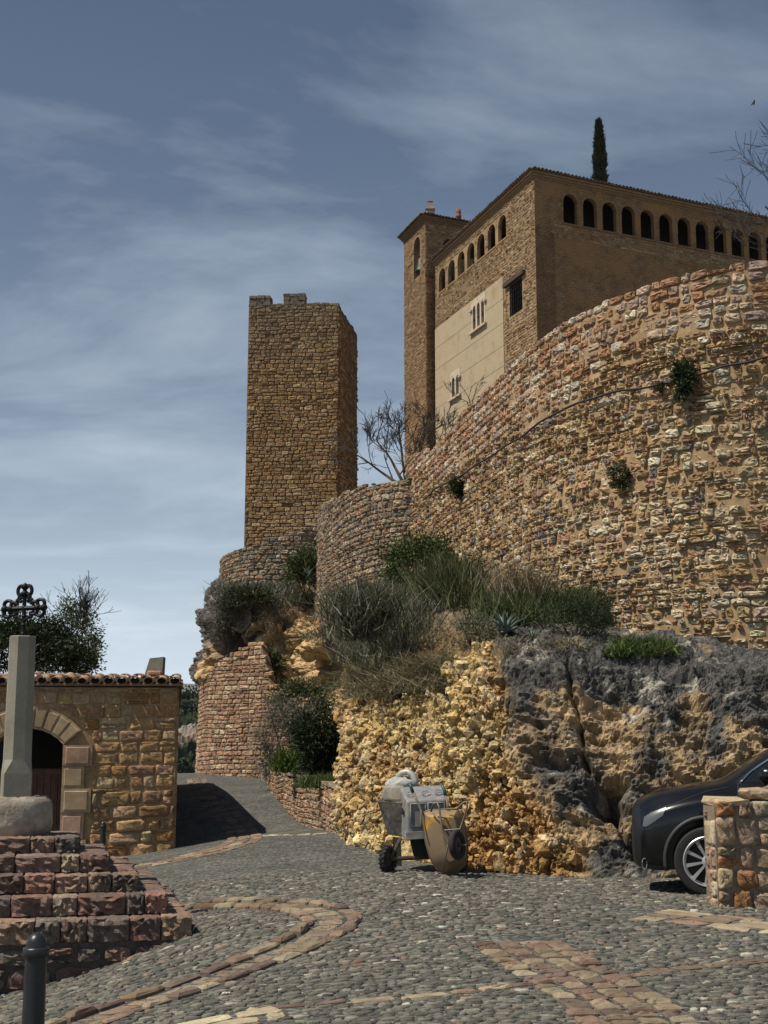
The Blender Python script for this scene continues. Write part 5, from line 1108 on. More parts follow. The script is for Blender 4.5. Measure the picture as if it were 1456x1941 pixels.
# upright slab chimney on a ring of small stones
cp = pt(291, 1287, 28.0)
mb = MB(); zc0 = zEv+0.12
mb.add([(cp.x-0.22, 27.9, zc0), (cp.x+0.17, 27.9, zc0), (cp.x+0.17, 28.3, zc0), (cp.x-0.22, 28.3, zc0), (cp.x-0.08, 27.95, zc0+0.52), (cp.x+0.2, 27.95, zc0+0.55), (cp.x+0.2, 28.22, zc0+0.55), (cp.x-0.08, 28.22, zc0+0.52)], [(0, 1, 5, 4), (1, 2, 6, 5), (2, 3, 7, 6), (3, 0, 4, 7), (4, 5, 6, 7), (3, 2, 1, 0)])
chim = mb.build('chimney', M_smooth, house, col=(0.20, 0.19, 0.15))
for k, (x, zz, w) in enumerate(((0.02, 0.10, 0.34), (0.06, 0.21, 0.30), (0.0, 0.02, 0.42))):
    mb = MB(); mb.box((cp.x+x, 27.82, zc0+zz), (w, 0.2, 0.1), bev=0.03); mb.build('chimney_stone', M_smooth, chim, col=((0.40, 0.25, 0.17), (0.36, 0.21, 0.14), (0.42, 0.28, 0.2))[k])

# ------------------------------------------------------------------ stepped wayside cross
mcx, mcy = float(pt(30, 1500, 13.5).x), 13.5
wc = empty('wayside_cross', (mcx, mcy, float(gz(mcx, mcy))), 'stone column with iron cross on round stepped base at the left', 'monument')
mr = np.random.default_rng(41)
def zat(py): return pt(200, py, 13.5).z
tiers = []
FA = math.radians(13); fdir = Vector((math.cos(FA), math.sin(FA))); fn = Vector((math.sin(FA), -math.cos(FA))); cm = Vector((mcx, mcy))
for pxr, pyt in ((366, 1736), (318, 1694), (262, 1656), (205, 1620), (145, 1586)):
    h = 1.5
    for _ in range(30):
        k_ = cm+(fdir+fn)*h; px_, _, _ = project(np.array([k_.x, k_.y, 0.3])); h += (pxr-px_)*0.003
    k_ = cm+(fdir+fn)*h; tiers.append((h, pt(pxr, pyt, k_.y).z))
rdrum = float(pt(98, 1530, 13.5).x)-mcx; print('tiers', tiers, rdrum)
M_step = stone_mat('step_stone', s1=7, s2=38, bump=0.8, bdist=0.03, stain=(0.10, 0.085, 0.075), stain_p=(0.5, 0.66), stain_s=3.0)
spal = [(3, (0.24, 0.14, 0.105)), (3, (0.20, 0.135, 0.105)), (2.5, (0.15, 0.12, 0.10)), (1.5, (0.25, 0.17, 0.12)), (1, (0.29, 0.22, 0.155))]
def rough_block(Fc, u0, u1, z0, z1, d0, d1, r, name, mat, parent, col, nu=9, nv=4, am=0.015):
    """squared block: worn front edges, hammered face; d1 is the outer face"""
    U = np.linspace(0, 1, nu); W_ = np.linspace(0, 1, nv); V = []
    prof = [(d0, z0), (d1-0.03, z0+0.006)]+[(d1, z0+(z1-z0)*q) for q in (0.10, 0.26, 0.42, 0.58, 0.74, 0.9)]+[(d1-0.012, z1-0.006), (d1-0.09, z1), (d0, z1)]
    for i_, q in enumerate(U):
        e = i_ in (0, nu-1); uu = u0+(u1-u0)*q
        for (dd, zz) in prof:
            inner = dd <= d0+1e-6; x = dd-(0.016 if e and not inner else 0)+(0 if inner else r.normal(0, am*(0.5 if e else 1)))
            V.append(tuple(Fc(np.array([uu+r.normal(0, 0.004)]), np.array([zz+r.normal(0, 0.0035)]), np.array([x]))[0]))
    n_ = len(prof); F = [(i_*n_+k, i_*n_+(k+1) % n_, (i_+1)*n_+(k+1) % n_, (i_+1)*n_+k) for i_ in range(nu-1) for k in range(n_)]+[tuple(range(n_))[::-1], tuple((nu-1)*n_+k for k in range(n_))]
    return MB().add(V, F).build(name, mat, parent, col=col)
def sq(h): return [cm+(fdir+fn)*h, cm+(-fdir+fn)*h, cm+(-fdir-fn)*h, cm+(fdir-fn)*h]
for k, (h, zt_) in enumerate(tiers):
    zlo = (tiers[k-1][1]-0.012) if k else zt_-0.215
    mb = MB(); q = sq(h-0.06); mb.prism([(*p, zlo-0.02) for p in q], [(*p, zt_-0.012) for p in q]); step = mb.build('step', M_step, wc, col=(0.2, 0.15, 0.12))
    q = sq(h)
    for sdn in range(4):
        a_, b_ = q[sdn], q[(sdn+1) % 4]; Fc = Face([tuple(a_), tuple(b_)], smooth=False); mid_ = (a_+b_)/2-cm
        if np.dot(Fc.N[0], np.array(mid_)) < 0: Fc.N = -Fc.N
        L_ = (a_-b_).length; u = 0.0 if sdn % 2 == 0 else 0.37
        end = L_ if sdn % 2 == 0 else L_-0.37
        while u < end-0.02:
            w = mr.uniform(0.2, 0.46)*(0.6 if u < 0.3 else 1); w = end-u if end-u-w < 0.15 else w
            rough_block(Fc, u+0.008, u+w-0.008, zlo+0.004, zt_+mr.uniform(-0.008, 0.006), -0.36, 0.0+mr.uniform(-0.008, 0.01), mr, 'step_block', M_step, step, tuple(pick(mr, 1, spal, 0.16)[0])); u += w
# rubble footing that shows where the ground falls away
h0 = tiers[0][0]-0.015; zf = tiers[0][1]-0.215; q = sq(h0-0.01); mb = MB(); mb.prism([(*p, -0.95) for p in q], [(*p, zf+0.02) for p in q]); foot_ = mb.build('footing', M_step, wc, col=(0.11, 0.09, 0.075))
q = sq(h0)
for a_, b_ in ((q[0], q[1]), (q[0], q[3])):
    Fc = Face([tuple(a_), tuple(b_)], smooth=False)
    if np.dot(Fc.N[0], np.array((a_+b_)/2-cm)) < 0: Fc.N = -Fc.N
    Q = layout(mr, 0.0, Fc.L, -0.75, zf, 0.24, 0.17, wj=0.5, hj=0.25, wav=0.02); Q[..., 1] = np.minimum(Q[..., 1], zf-0.004); Q[..., 0] = np.clip(Q[..., 0], 0, Fc.L); Q = Q[(Q[:, 2, 1]-Q[:, 1, 1] > 0.05) & (Q[:, 1, 0]-Q[:, 0, 0] > 0.06)]
    stones(mr, 'footing_stone', foot_, Q, Fc, M_step, pick(mr, len(Q), spal, 0.15), gap=0.025, jit=0.012, depth=0.02, dj=0.5, rough=0.012, p=4, individuals=80, rest='small_footing_stones')
zd = zat(1512)+0.01; zt5 = tiers[-1][1]
M_drum = stone_mat('drum_stone', s1=5, s2=30, bump=0.6, bdist=0.03, stain=(0.42, 0.37, 0.29), stain_p=(0.45, 0.6), stain_s=3.5)
mb = MB(); mb.lathe([(rdrum-0.02, zt5-0.02), (rdrum+0.005, zt5+0.1), (rdrum, zd-0.08), (rdrum-0.02, zd-0.03), (rdrum-0.06, zd), (0.12, zd)], (mcx, mcy, 0), 40)
mb.v = [tuple(np.array(p)+mr.normal(0, 0.004, 3)) for p in mb.v]; mb.build('drum', M_drum, wc, smooth=True, col=(0.26, 0.22, 0.17))
# shaft: square base, broached to an octagon that tapers
M_shaft = stone_mat('shaft_stone', s1=3, s2=45, bump=0.25, bdist=0.012, lo=0.8, hi=1.15, stain=(0.15, 0.14, 0.11), stain_p=(0.55, 0.75), stain_s=2.2)
hb_ = 0.135; z1_, z2_, z3_ = zat(1466), zat(1440), zat(1206); ang = math.radians(20)
def oct_(a, c, z): # half width a, corner cut c
    P = [(a, -a+c), (a, a-c), (a-c, a), (-a+c, a), (-a, a-c), (-a, -a+c), (-a+c, -a), (a-c, -a)]
    return [Vector((mcx+x*math.cos(ang)-y*math.sin(ang), mcy+x*math.sin(ang)+y*math.cos(ang), z)) for x, y in P]
L_ = [oct_(hb_, 0.01, zd-0.01), oct_(hb_, 0.01, z1_), oct_(hb_-0.006, 0.075, z2_), oct_(0.121, 0.068, z3_-0.01), oct_(0.115, 0.064, z3_)]
V = [p for r_ in L_ for p in r_]; F = [(r_*8+k, r_*8+(k+1) % 8, (r_+1)*8+(k+1) % 8, (r_+1)*8+k) for r_ in range(4) for k in range(8)]+[tuple(range(8))[::-1], tuple(32+k for k in range(8))]
MB().add(V, F).build('shaft', M_shaft, wc, col=(0.27, 0.25, 0.195))
# wrought iron cross with scrolled ends
mb = MB(); O = Vector((mcx, mcy, z3_)); hX = Vector((math.cos(-0.35), math.sin(-0.35), 0)); zx = zat(1153); zt_ = zat(1116)
mb.tube([O-Vector((0, 0, 0.03)), Vector((mcx, mcy, zt_))], 0.021, 8)
cc3 = Vector((mcx, mcy, zx)); wdt = 0.185
mb.tube([cc3-hX*wdt, cc3+hX*wdt], 0.024, 8)
def scroll(c, du, s, rr=0.045):
    for sg in (-1, 1):
        mb.tube([c+du*(rr*1.1*math.sin(t))+s*(sg*rr*(1-math.cos(t))*0.9) for t in np.linspace(0, 4.6, 12)], 0.019, 6)
    mb.lathe([(0.001, -0.04), (0.034, -0.02), (0.04, 0), (0.034, 0.02), (0.001, 0.04)], c+du*0.04, 8)
Zu = Vector((0, 0, 1))
for c_, du, sd in ((cc3-hX*wdt, -hX, Zu), (cc3+hX*wdt, hX, Zu), (Vector((mcx, mcy, zt_-0.02)), Zu, hX)):
    scroll(c_, du, sd); scroll(c_-du*0.07, du, sd, 0.035)
for sx in (-1, 1):
    for sz_ in (-1, 1): mb.tube([cc3+hX*(sx*0.11*math.cos(t))+Zu*(sz_*0.11*math.sin(t)) for t in np.linspace(0, math.pi/2, 7)], 0.017, 6); mb.lathe([(0.001, -0.02), (0.02, 0), (0.001, 0.02)], cc3+hX*sx*0.085+Zu*sz_*0.085, 8)
for t in np.linspace(0.03, 0.32, 4): mb.lathe([(0.02, -0.014), (0.028, 0), (0.02, 0.014)], O+Zu*t*0.9, 8)
mb.build('iron_cross', M_iron, wc, smooth=True, auto=45)

# ------------------------------------------------------------------ bollards
M_boll = plain('bollard_paint', (0.018, 0.019, 0.021), 0.38, 0.0, var=0.25, vs=25, bump=0.05, dirt=(0.05, 0.045, 0.04), dirt_p=(0.6, 0.75), dirt_s=12)
def bollard(px, pyt, D, rcap, hgt, label):
    P = pt(px, pyt, D); zt_ = P.z; zg = float(gz(P.x, P.y)); h = zt_-zg+0.02; r = rcap
    root = empty('bollard', (P.x, P.y, zg), label, 'bollard', 'dark metal bollards by the lane')
    mb = MB(); mb.lathe([(r*0.98, -0.08), (r*0.98, 0.0), (r*0.92, 0.02), (r*0.80, h-r*2.3), (r*0.80, h-r*1.75)], (P.x, P.y, zg), 24); mb.build('post', M_boll, root, smooth=True, auto=40)
    mb = MB(); prof = [(r*0.80, h-r*1.76), (r*0.98, h-r*1.72), (r, h-r*1.62), (r, h-r*1.22), (r*0.95, h-r*1.12), (r*0.80, h-r*1.08)]+[(r*0.78*math.cos(a), h-r*1.0+r*0.98*math.sin(a)) for a in np.linspace(0.05, 1.5, 9)]
    mb.lathe(prof, (P.x, P.y, zg), 24); mb.build('cap', M_boll, root, smooth=True, auto=50)
bollard(70, 1775, 6.9, 0.064, 0.9, 'near black bollard in the bottom left corner, in front of the steps')
bollard(196, 1559, 25.5, 0.06, 0.85, 'far grey bollard standing before the stone house wall')
# ------------------------------------------------------------------ plants
vr = np.random.default_rng(77)
def unit(v): return v/(np.linalg.norm(v, axis=-1, keepdims=True)+1e-9)
def leaf_geo(P, Dv, L, W, cols, r=vr):
    n_ = len(P); Dv = unit(Dv); s = unit(np.cross(Dv, r.normal(0, 1, (n_, 3)))); up = np.cross(s, Dv)
    L = L*r.uniform(0.6, 1.3, (n_, 1)); W = W*r.uniform(0.7, 1.2, (n_, 1)); mid = P+Dv*L*0.45+up*L*0.08
    V = np.stack([P, mid-s*W/2, P+Dv*L, mid+s*W/2], 1).reshape(-1, 3); F = np.arange(n_*4).reshape(-1, 4)
    return V, F, np.repeat(cols, 4, 0)
def blade_geo(B, T, bend, W, cols, r=vr):
    """B base, T tip, bent sideways; 3-section blades"""
    n_ = len(B); ax_ = T-B; s = unit(np.cross(ax_, r.normal(0, 1, (n_, 3)))); m1 = B+ax_*0.4+bend*0.25; m2 = B+ax_*0.75+bend*0.75; tip = T+bend
    W = W*r.uniform(0.6, 1.3, (n_, 1))
    V = np.stack([B-s*W/2, B+s*W/2, m1-s*W*0.45, m1+s*W*0.45, m2-s*W*0.28, m2+s*W*0.28, tip], 1).reshape(-1, 3)
    o = (np.arange(n_)*7)[:, None]
    F4 = np.concatenate([o+np.array([[0, 1, 3, 2]]), o+np.array([[2, 3, 5, 4]])]); F3 = o+np.array([[4, 5, 6]])
    return V, [F4, F3], np.repeat(cols, 7, 0)
greens = [(3, (0.055, 0.08, 0.02)), (2, (0.08, 0.11, 0.028)), (2, (0.035, 0.052, 0.016)), (1, (0.115, 0.135, 0.045))]
darkg = [(3, (0.022, 0.034, 0.012)), (2, (0.034, 0.048, 0.016)), (2, (0.015, 0.024, 0.010)), (0.6, (0.06, 0.075, 0.025))]
bright = [(3, (0.075, 0.12, 0.02)), (2, (0.10, 0.155, 0.03)), (1, (0.05, 0.08, 0.016))]
dry = [(3, (0.22, 0.175, 0.10)), (2, (0.16, 0.125, 0.07)), (1.5, (0.28, 0.235, 0.15)), (1, (0.10, 0.085, 0.05))]
grey = [(3, (0.18, 0.17, 0.13)), (2, (0.13, 0.125, 0.095)), (1.5, (0.24, 0.22, 0.175)), (1, (0.07, 0.08, 0.04))]
mixg = [(3, (0.07, 0.09, 0.03)), (2, (0.105, 0.115, 0.048)), (1.4, (0.15, 0.13, 0.075)), (1.5, (0.035, 0.05, 0.016))]
def crown_pts(n_, c, rad, clumps, sig, r=vr, low=-0.5):
    u = unit(r.normal(0, 1, (clumps, 3))); u[:, 2] = np.where(u[:, 2] < low, -u[:, 2], u[:, 2]); k = u*r.uniform(0.35, 1.0, (clumps, 1))**0.5*r.uniform(0.75, 1.12, (clumps, 1))
    i = r.integers(0, clumps, n_); off = r.normal(0, sig, (n_, 3)); P = (k[i]+off)
    return np.array(c)+P*np.array(rad), unit(P*[1, 1, 1]+r.normal(0, 0.7, (n_, 3)))
def stems(c, top, n_, spread, rad, name, parent, r=vr, mat=None):
    mb = MB()
    for _ in range(n_):
        e = Vector(top)+Vector(r.normal(0, 1, 3)*np.array(spread)); m_ = (Vector(c)+e)/2+Vector(r.normal(0, 0.12, 3)*np.array(spread)); mb.tube([Vector(c), m_, e], [rad, rad*0.7, rad*0.3], 5)
    return mb.build(name, mat or M_bark, parent, smooth=True)
def bush(name, label, c, rad, n_, L, W, pal, clumps=40, sig=0.2, cat='bush', group=None, mat=None, low=-0.4, nst=6):
    c = Vector(c); root = empty(name, tuple(c-Vector((0, 0, rad[2]*0.8))), label, cat, group)
    P, Dv = crown_pts(n_, c, rad, clumps, sig, low=low); V, F, cl = leaf_geo(P, Dv, L, W, pick(vr, n_, pal, 0.2))
    mesh_np('foliage', V, F, mat or M_leaf, root, col=cl)
    stems(c-Vector((0, 0, rad[2]*0.9)), c+Vector((0, 0, rad[2]*0.1)), nst, np.array(rad)*0.45, max(0.006, rad[0]*0.03), 'stem', root); return root
def tuft(name, label, spots, n_, h, spread, W, pal, cat='grass', group=None, mat=None, droop=0.25, rad=0.2, lean=(0, 0, 0)):
    S = np.array([tuple(s) for s in spots]); base = S.mean(0); root = empty(name, tuple(S[0]), label, cat, group)
    i = vr.integers(0, len(S), n_); B = S[i]+vr.normal(0, 1, (n_, 3))*np.array([rad, rad, rad*0.12]); hh_ = h*vr.uniform(0.45, 1.2, (n_, 1))
    T = B+hh_*unit(np.array([0, 0, 1.0])+vr.normal(0, spread, (n_, 3))*[1, 1, 0.3]+np.array(lean)); bend = np.concatenate([vr.normal(0, droop, (n_, 2))*hh_, -np.abs(vr.normal(0, droop*0.7, (n_, 1)))*hh_], 1)
    V, F, cl = blade_geo(B, T, bend, W, pick(vr, n_, pal, 0.2)); mesh_np('blades', V, F, mat or M_leaf, root, col=cl); return root
M_agave = stone_mat('agave_leaf', s1=4, s2=20, bump=0.1, bdist=0.01, lo=0.8, hi=1.2, rough=0.55, pits=False)
def agave(label, c, R_, n_, tilt0=0.25):
    root = empty('agave', tuple(c), label, 'agave')
    for k in range(n_):
        a = k*2.399+vr.normal(0, 0.15); t = k/n_; el = math.radians(82-62*t+vr.normal(0, 5)); L_ = R_*(0.65+0.35*t)*vr.uniform(0.85, 1.1); w = R_*0.15
        ax_ = Vector((math.cos(a)*math.cos(el), math.sin(a)*math.cos(el), math.sin(el))); s = ax_.cross(Vector((0, 0, 1))).normalized(); nn = s.cross(ax_)
        V = []; F = []; sec = ((0, 0.55, 0.0), (0.3, 1.0, -0.02), (0.65, 0.75, -0.01), (0.88, 0.3, 0.05), (1.0, 0.02, 0.1))
        for (q, ww, b_) in sec:
            p = Vector(c)+ax_*(L_*q)+nn*(-b_*L_); V += [p-s*w*ww/2+nn*w*0.18*ww, p-nn*w*0.10*ww, p+s*w*ww/2+nn*w*0.18*ww]
        for q in range(4): F += [(q*3, q*3+1, q*3+4, q*3+3), (q*3+1, q*3+2, q*3+5, q*3+4), (q*3+2, q*3, q*3+3, q*3+5)]
        MB().add(V, F).build('leaf', M_agave, root, smooth=True, col=tuple(np.array((0.155, 0.20, 0.165))*vr.uniform(0.75, 1.2)))
def R_at(px, py): return on_bvh(ROCK, px, py, 22)
def K_at(px, py): return on_bvh(CLIFF, px, py, 46)

bush('rounded_shrub', 'dense dark green rounded shrub under the wall corner', R_at(815, 1120)+Vector((0, -0.2, 0.35)), (1.0, 0.9, 0.72), 6500, 0.085, 0.045, greens, 45, 0.17)
tuft('rushy_shrub', 'rushy dark green shrub to the right of the dense rounded shrub', [R_at(858+vr.uniform(-30, 30), 1135+vr.uniform(-10, 20)) for _ in range(14)], 3200, 0.95, 0.33, 0.022, mixg, 'shrub', rad=0.22)
tuft('long_grass', 'long feathery grey green grass covering the left slope of the rock', [R_at(vr.uniform(672, 790), vr.uniform(1150, 1262)) for _ in range(70)], 14000, 0.62, 0.38, 0.017, mixg+grey, rad=0.24)
tuft('dry_grass', 'dry brown grass fringe hanging over the golden rock edge', [R_at(vr.uniform(668, 850), np.clip(vr.normal(1290, 22), 1240, 1345)) for _ in range(70)], 9000, 0.34, 0.6, 0.011, dry+mixg[:1], mat=M_dry, rad=0.2, droop=0.5)
bush('grey_shrub', 'low grey green shrub at the crest above the golden rock', R_at(900, 1222)+Vector((0, -0.1, 0.1)), (0.5, 0.4, 0.3), 2600, 0.05, 0.02, mixg+grey, 24, 0.24)
tuft('dry_grass', 'pale dry grass tuft at the wall foot left of the agaves', [R_at(vr.uniform(935, 1010), vr.uniform(1120, 1150)) for _ in range(14)], 2200, 0.6, 0.3, 0.012, dry, mat=M_dry, rad=0.2)
tuft('green_grass', 'dark green grass mass behind the agaves at the wall foot', [R_at(vr.uniform(930, 1150), vr.uniform(1150, 1185)) for _ in range(40)], 6500, 0.5, 0.33, 0.014, mixg+greens, rad=0.2)
agave('largest blue grey agave rosette on the rock crest', R_at(958, 1205)+Vector((0, 0, 0.02)), 0.52, 22)
agave('small agave rosette right beside the largest agave', R_at(1008, 1215)+Vector((0, 0, 0.02)), 0.24, 14)
agave('agave rosette behind the dark bush near the wall foot', R_at(1132, 1178)+Vector((0, 0, 0.02)), 0.42, 16)
bush('rosemary_bush', 'very dark green feathery bush on the rock crest right of the agaves', R_at(1085, 1205)+Vector((0, -0.15, 0.18)), (0.62, 0.45, 0.34), 5200, 0.055, 0.012, darkg+mixg[:1], 40, 0.2)
tuft('bright_herb', 'bright green low herb patch where the wall meets the rock', [R_at(vr.uniform(1160, 1262), 1222+vr.uniform(-3, 24)) for _ in range(30)], 3600, 0.20, 0.7, 0.012, bright+greens, 'plant', rad=0.1)
tuft('dry_grass', 'withered brown weeds on the dark rock crest below the agaves', [R_at(vr.uniform(955, 1110), vr.uniform(1212, 1238)) for _ in range(16)], 900, 0.11, 0.9, 0.010, dry, mat=M_dry, rad=0.12)
# boulder in the slope
P = R_at(803, 1165); V = ico*vr.uniform(0.8, 1.15, (12, 1))*np.array([0.62, 0.5, 0.3])+np.array(P+Vector((0, 0, 0.05)))
o = mesh_np('boulder', V, icoF, M_rock, None, col=(0.30, 0.27, 0.23)); sm = o.modifiers.new('s', 'SUBSURF'); sm.levels = 3; sm.render_levels = 3; sm.subdivision_type = 'SIMPLE'
tx = bpy.data.textures.new('boulder_relief', 'CLOUDS'); tx.noise_scale = 0.25; dm = o.modifiers.new('d', 'DISPLACE'); dm.texture = tx; dm.strength = 0.18; tag(o, 'pale grey boulder sticking out of the grassy slope', 'boulder')
# far ledge and planter
bush('scrub', 'dark scrub on the cliff ledge under the tower, left clump', K_at(470, 1135)+Vector((0, -0.4, -0.1)), (0.95, 0.7, 0.4), 3600, 0.16, 0.035, darkg+mixg, 36, 0.2)
bush('scrub', 'green scrub on the cliff ledge under the rubble wall corner, right clump', K_at(580, 1100)+Vector((0, -0.5, 0.1)), (0.6, 0.6, 0.8), 5200, 0.15, 0.04, mixg+greens, 40, 0.2)
tuft('long_grass', 'grassy fringe along the far cliff ledge', [K_at(vr.uniform(425, 600), vr.uniform(1120, 1155)) for _ in range(40)], 4500, 0.55, 0.5, 0.03, mixg+grey, rad=0.3)
agave('agave on the far cliff ledge below the rubble walls', K_at(588, 1104)+Vector((0, -1.0, 0.0)), 0.6, 14)
bush('hanging_shrub', 'grey shrub hanging from the far cliff edge against the sky', K_at(432, 1190)+Vector((0, -0.3, 0.0)), (0.55, 0.4, 0.9), 3000, 0.12, 0.02, grey, 30, 0.22)
bush('green_shrub', 'green shrub at the broken upper end of the curved buttress wall', K_at(512, 1262)+Vector((0, -0.9, 0.0)), (0.45, 0.4, 0.5), 1800, 0.11, 0.03, mixg+greens, 22, 0.22)
bush('grey_scrub', 'grey scrub on the yellow cliff block', K_at(615, 1218)+Vector((0, -0.2, 0.1)), (0.7, 0.5, 0.3), 2200, 0.1, 0.02, grey+mixg[:1], 24, 0.22)
bush('hanging_shrub', 'brown dry shrub hanging below the grey cliff ledge', K_at(540, 1165)+Vector((0, -0.2, -0.1)), (0.9, 0.4, 0.6), 2600, 0.12, 0.02, grey+dry, 30, 0.22)
zp = pt(600, 1500, 29).z
bush('oleander', 'tall dark oleander in the planter beside the lane', pt(603, 1420, 29)+Vector((0, 0, 0)), (0.54, 0.55, 0.74), 6500, 0.15, 0.028, darkg, 34, 0.2, low=-0.9)
bush('grey_scrub', 'grey dry scrub at the back of the planter', pt(545, 1398, 36.5), (0.80, 0.6, 0.98), 9000, 0.11, 0.018, grey, 40, 0.2, low=-0.9)
bush('green_shrub', 'small green shrub above the planter scrub', pt(575, 1325, 39), (0.85, 0.6, 0.42), 3600, 0.11, 0.03, greens+mixg, 30, 0.2)
tuft('strap_leaf_plant', 'yellow green strap leaved plant in front of the oleander', [pt(vr.uniform(540, 580), 1462, 30.0) for _ in range(7)], 420, 0.62, 0.42, 0.035, bright, 'plant', rad=0.16)
tuft('green_grass', 'green grass along the top of the planter wall', [pt(vr.uniform(590, 652), vr.uniform(1484, 1495), 25.5) for _ in range(20)], 2600, 0.22, 0.4, 0.012, bright+greens, rad=0.16)
mb = MB(); q = [pt(660, 1495, 22.4), pt(655, 1495, 22.6), pt(515, 1460, 37), pt(560, 1460, 41), pt(680, 1440, 33)]
mb.add([(p.x, p.y, p.z-0.06) for p in q], [(0, 1, 2, 3, 4)]); tag(mb.build('planter_soil', stone_mat('soil', attr=False, base=(0.09, 0.065, 0.04), s1=6, s2=40)), 'brown soil filling the planter', None, None, 'structure')
# plants rooted in the wall
def wall_plant(label, px, py, s, n_, hang, L=0.07):
    d_ = [np.linalg.norm(project(F1(np.array([u]), np.array([z]), np.array([0.05]))[0])[:2]-np.array([px, py])) for u in np.linspace(0, F1.L, 160) for z in (pt(px, py, 24).z,)]
    u = np.linspace(0, F1.L, 160)[int(np.argmin(d_))]
    for _ in range(8):
        P = F1(np.array([u]), np.array([0.0]), np.array([0.05]))[0]; z = pt(px, py, float(P[1])).z
        us2 = np.linspace(max(0, u-0.6), min(F1.L, u+0.6), 61); dx_ = [abs(project(F1(np.array([a]), np.array([z]), np.array([0.05]))[0])[0]-px) for a in us2]; u = us2[int(np.argmin(dx_))]
    P = F1(np.array([u]), np.array([z]), np.array([0.08+s*0.4]))[0]
    return bush('wall_plant', label, tuple(P), (s, s, s*hang), n_, L, L*0.4, darkg+greens[:1], 20, 0.24, 'plant', low=-2, nst=3)
wall_plant('dark bushy plant growing on the cable line of the tall wall', 1302, 715, 0.17, 1500, 1.5)
wall_plant('tiny plant just left of the bushy plant on the wall cable', 1258, 728, 0.055, 160, 1.0, 0.05)
wall_plant('small dark plant rooted halfway up the middle of the tall wall', 1181, 899, 0.13, 700, 1.15, 0.06)
wall_plant('drooping green plant at the left end of the wall cable', 873, 925, 0.16, 1000, 1.6)
bush('wall_plant', 'green plant in the seam between the two rubble walls', pt(800, 965, 34.6), (0.2, 0.25, 0.34), 900, 0.1, 0.03, greens, 18, 0.25, 'plant', low=-2, nst=3)

def branch_tree(mb, P, Dv, L, r, depth, rr, spread=0.5, up=0.15, minr=0.006, kink=0.12, tips=None, split=(2, 4)):
    n_ = 4; path = [Vector(P)]; rad = [r]; d_ = Vector(Dv).normalized()
    for k in range(n_):
        d_ = (d_+Vector(rr.normal(0, kink, 3))+Vector((0, 0, up*0.25))).normalized(); path.append(path[-1]+d_*(L/n_)); rad.append(max(minr, r*(1-0.55*(k+1)/n_)))
    mb.tube(path, rad, 5 if r > 0.03 else 3, cap=False)
    if tips is not None: tips.append((path[-1], d_))
    if depth == 0: return
    for k in range(rr.integers(split[0], split[1]+1)):
        q = rr.uniform(0.35, 1.0); i_ = min(n_-1, int(q*n_)); P2 = path[i_].lerp(path[i_+1], q*n_-i_)
        nd = (d_+Vector(rr.normal(0, spread, 3))+Vector((0, 0, up))).normalized()
        branch_tree(mb, P2, nd, L*rr.uniform(0.55, 0.85), max(minr, r*0.5*rr.uniform(0.8, 1.1)), depth-1, rr, spread, up, minr, kink, tips, split)
M_twig = plain('bare_twigs', (0.045, 0.038, 0.032), 0.9, var=0.3, vs=3)
def bare_tree(label, base, lean, L, r, depth, seed, ntr=3, spread=0.45, up=0.12, minr=0.012, split=(3, 4), cat='tree', name='bare_tree'):
    rr = np.random.default_rng(seed); root = empty(name, tuple(base), label, cat); mb = MB(); mb2 = MB()
    for k in range(ntr):
        d_ = Vector((lean[k % len(lean)][0], lean[k % len(lean)][1], lean[k % len(lean)][2])).normalized(); e = Vector(base)+d_*L*0.45
        mb2.tube([Vector(base)-Vector((0, 0, 0.3)), Vector(base)+d_*L*0.2, e], [r*1.2, r, r*0.8], 7)
        branch_tree(mb, e, d_, L*0.6, r*0.75, depth, rr, spread, up, minr, 0.1, None, split)
        branch_tree(mb, Vector(base)+d_*L*0.3, (d_+Vector(rr.normal(0, 0.5, 3))), L*0.5, r*0.5, depth-1, rr, spread, up, minr, 0.1, None, split)
    mb2.build('trunk', M_bark, root, smooth=True); mb.build('branches', M_twig, root); return root
bt0 = pt(772, 905, 60)
bare_tree('bare leafless tree between the square tower and the bell tower', (bt0.x, 60, bt0.z-0.6), [(-0.15, 0.1, 1), (-0.75, 0, 0.55), (-0.45, -0.1, 0.85), (0.25, 0.1, 0.9), (0.6, 0, 0.7)], 2.6, 0.08, 4, 12, ntr=5, minr=0.011)
rt0 = pt(1600, 470, 26)
bare_tree('bare tree whose twigs reach in at the right edge above the wall', (rt0.x, 26, rt0.z-1.0), [(-0.35, 0, 1), (-0.5, 0, 0.6), (-0.1, 0.1, 1)], 2.3, 0.05, 4, 5, ntr=3, minr=0.005, spread=0.55)
sb = pt(885, 758, 30.2); bare_tree('small leafless shrub on top of the wall before the rendered facade', (sb.x+0.1, sb.y, sb.z-0.1), [(-0.4, 0, 1), (0.3, 0, 0.9), (-0.9, 0, 0.5)], 0.5, 0.012, 2, 8, ntr=3, minr=0.004, cat='shrub', name='bare_shrub')
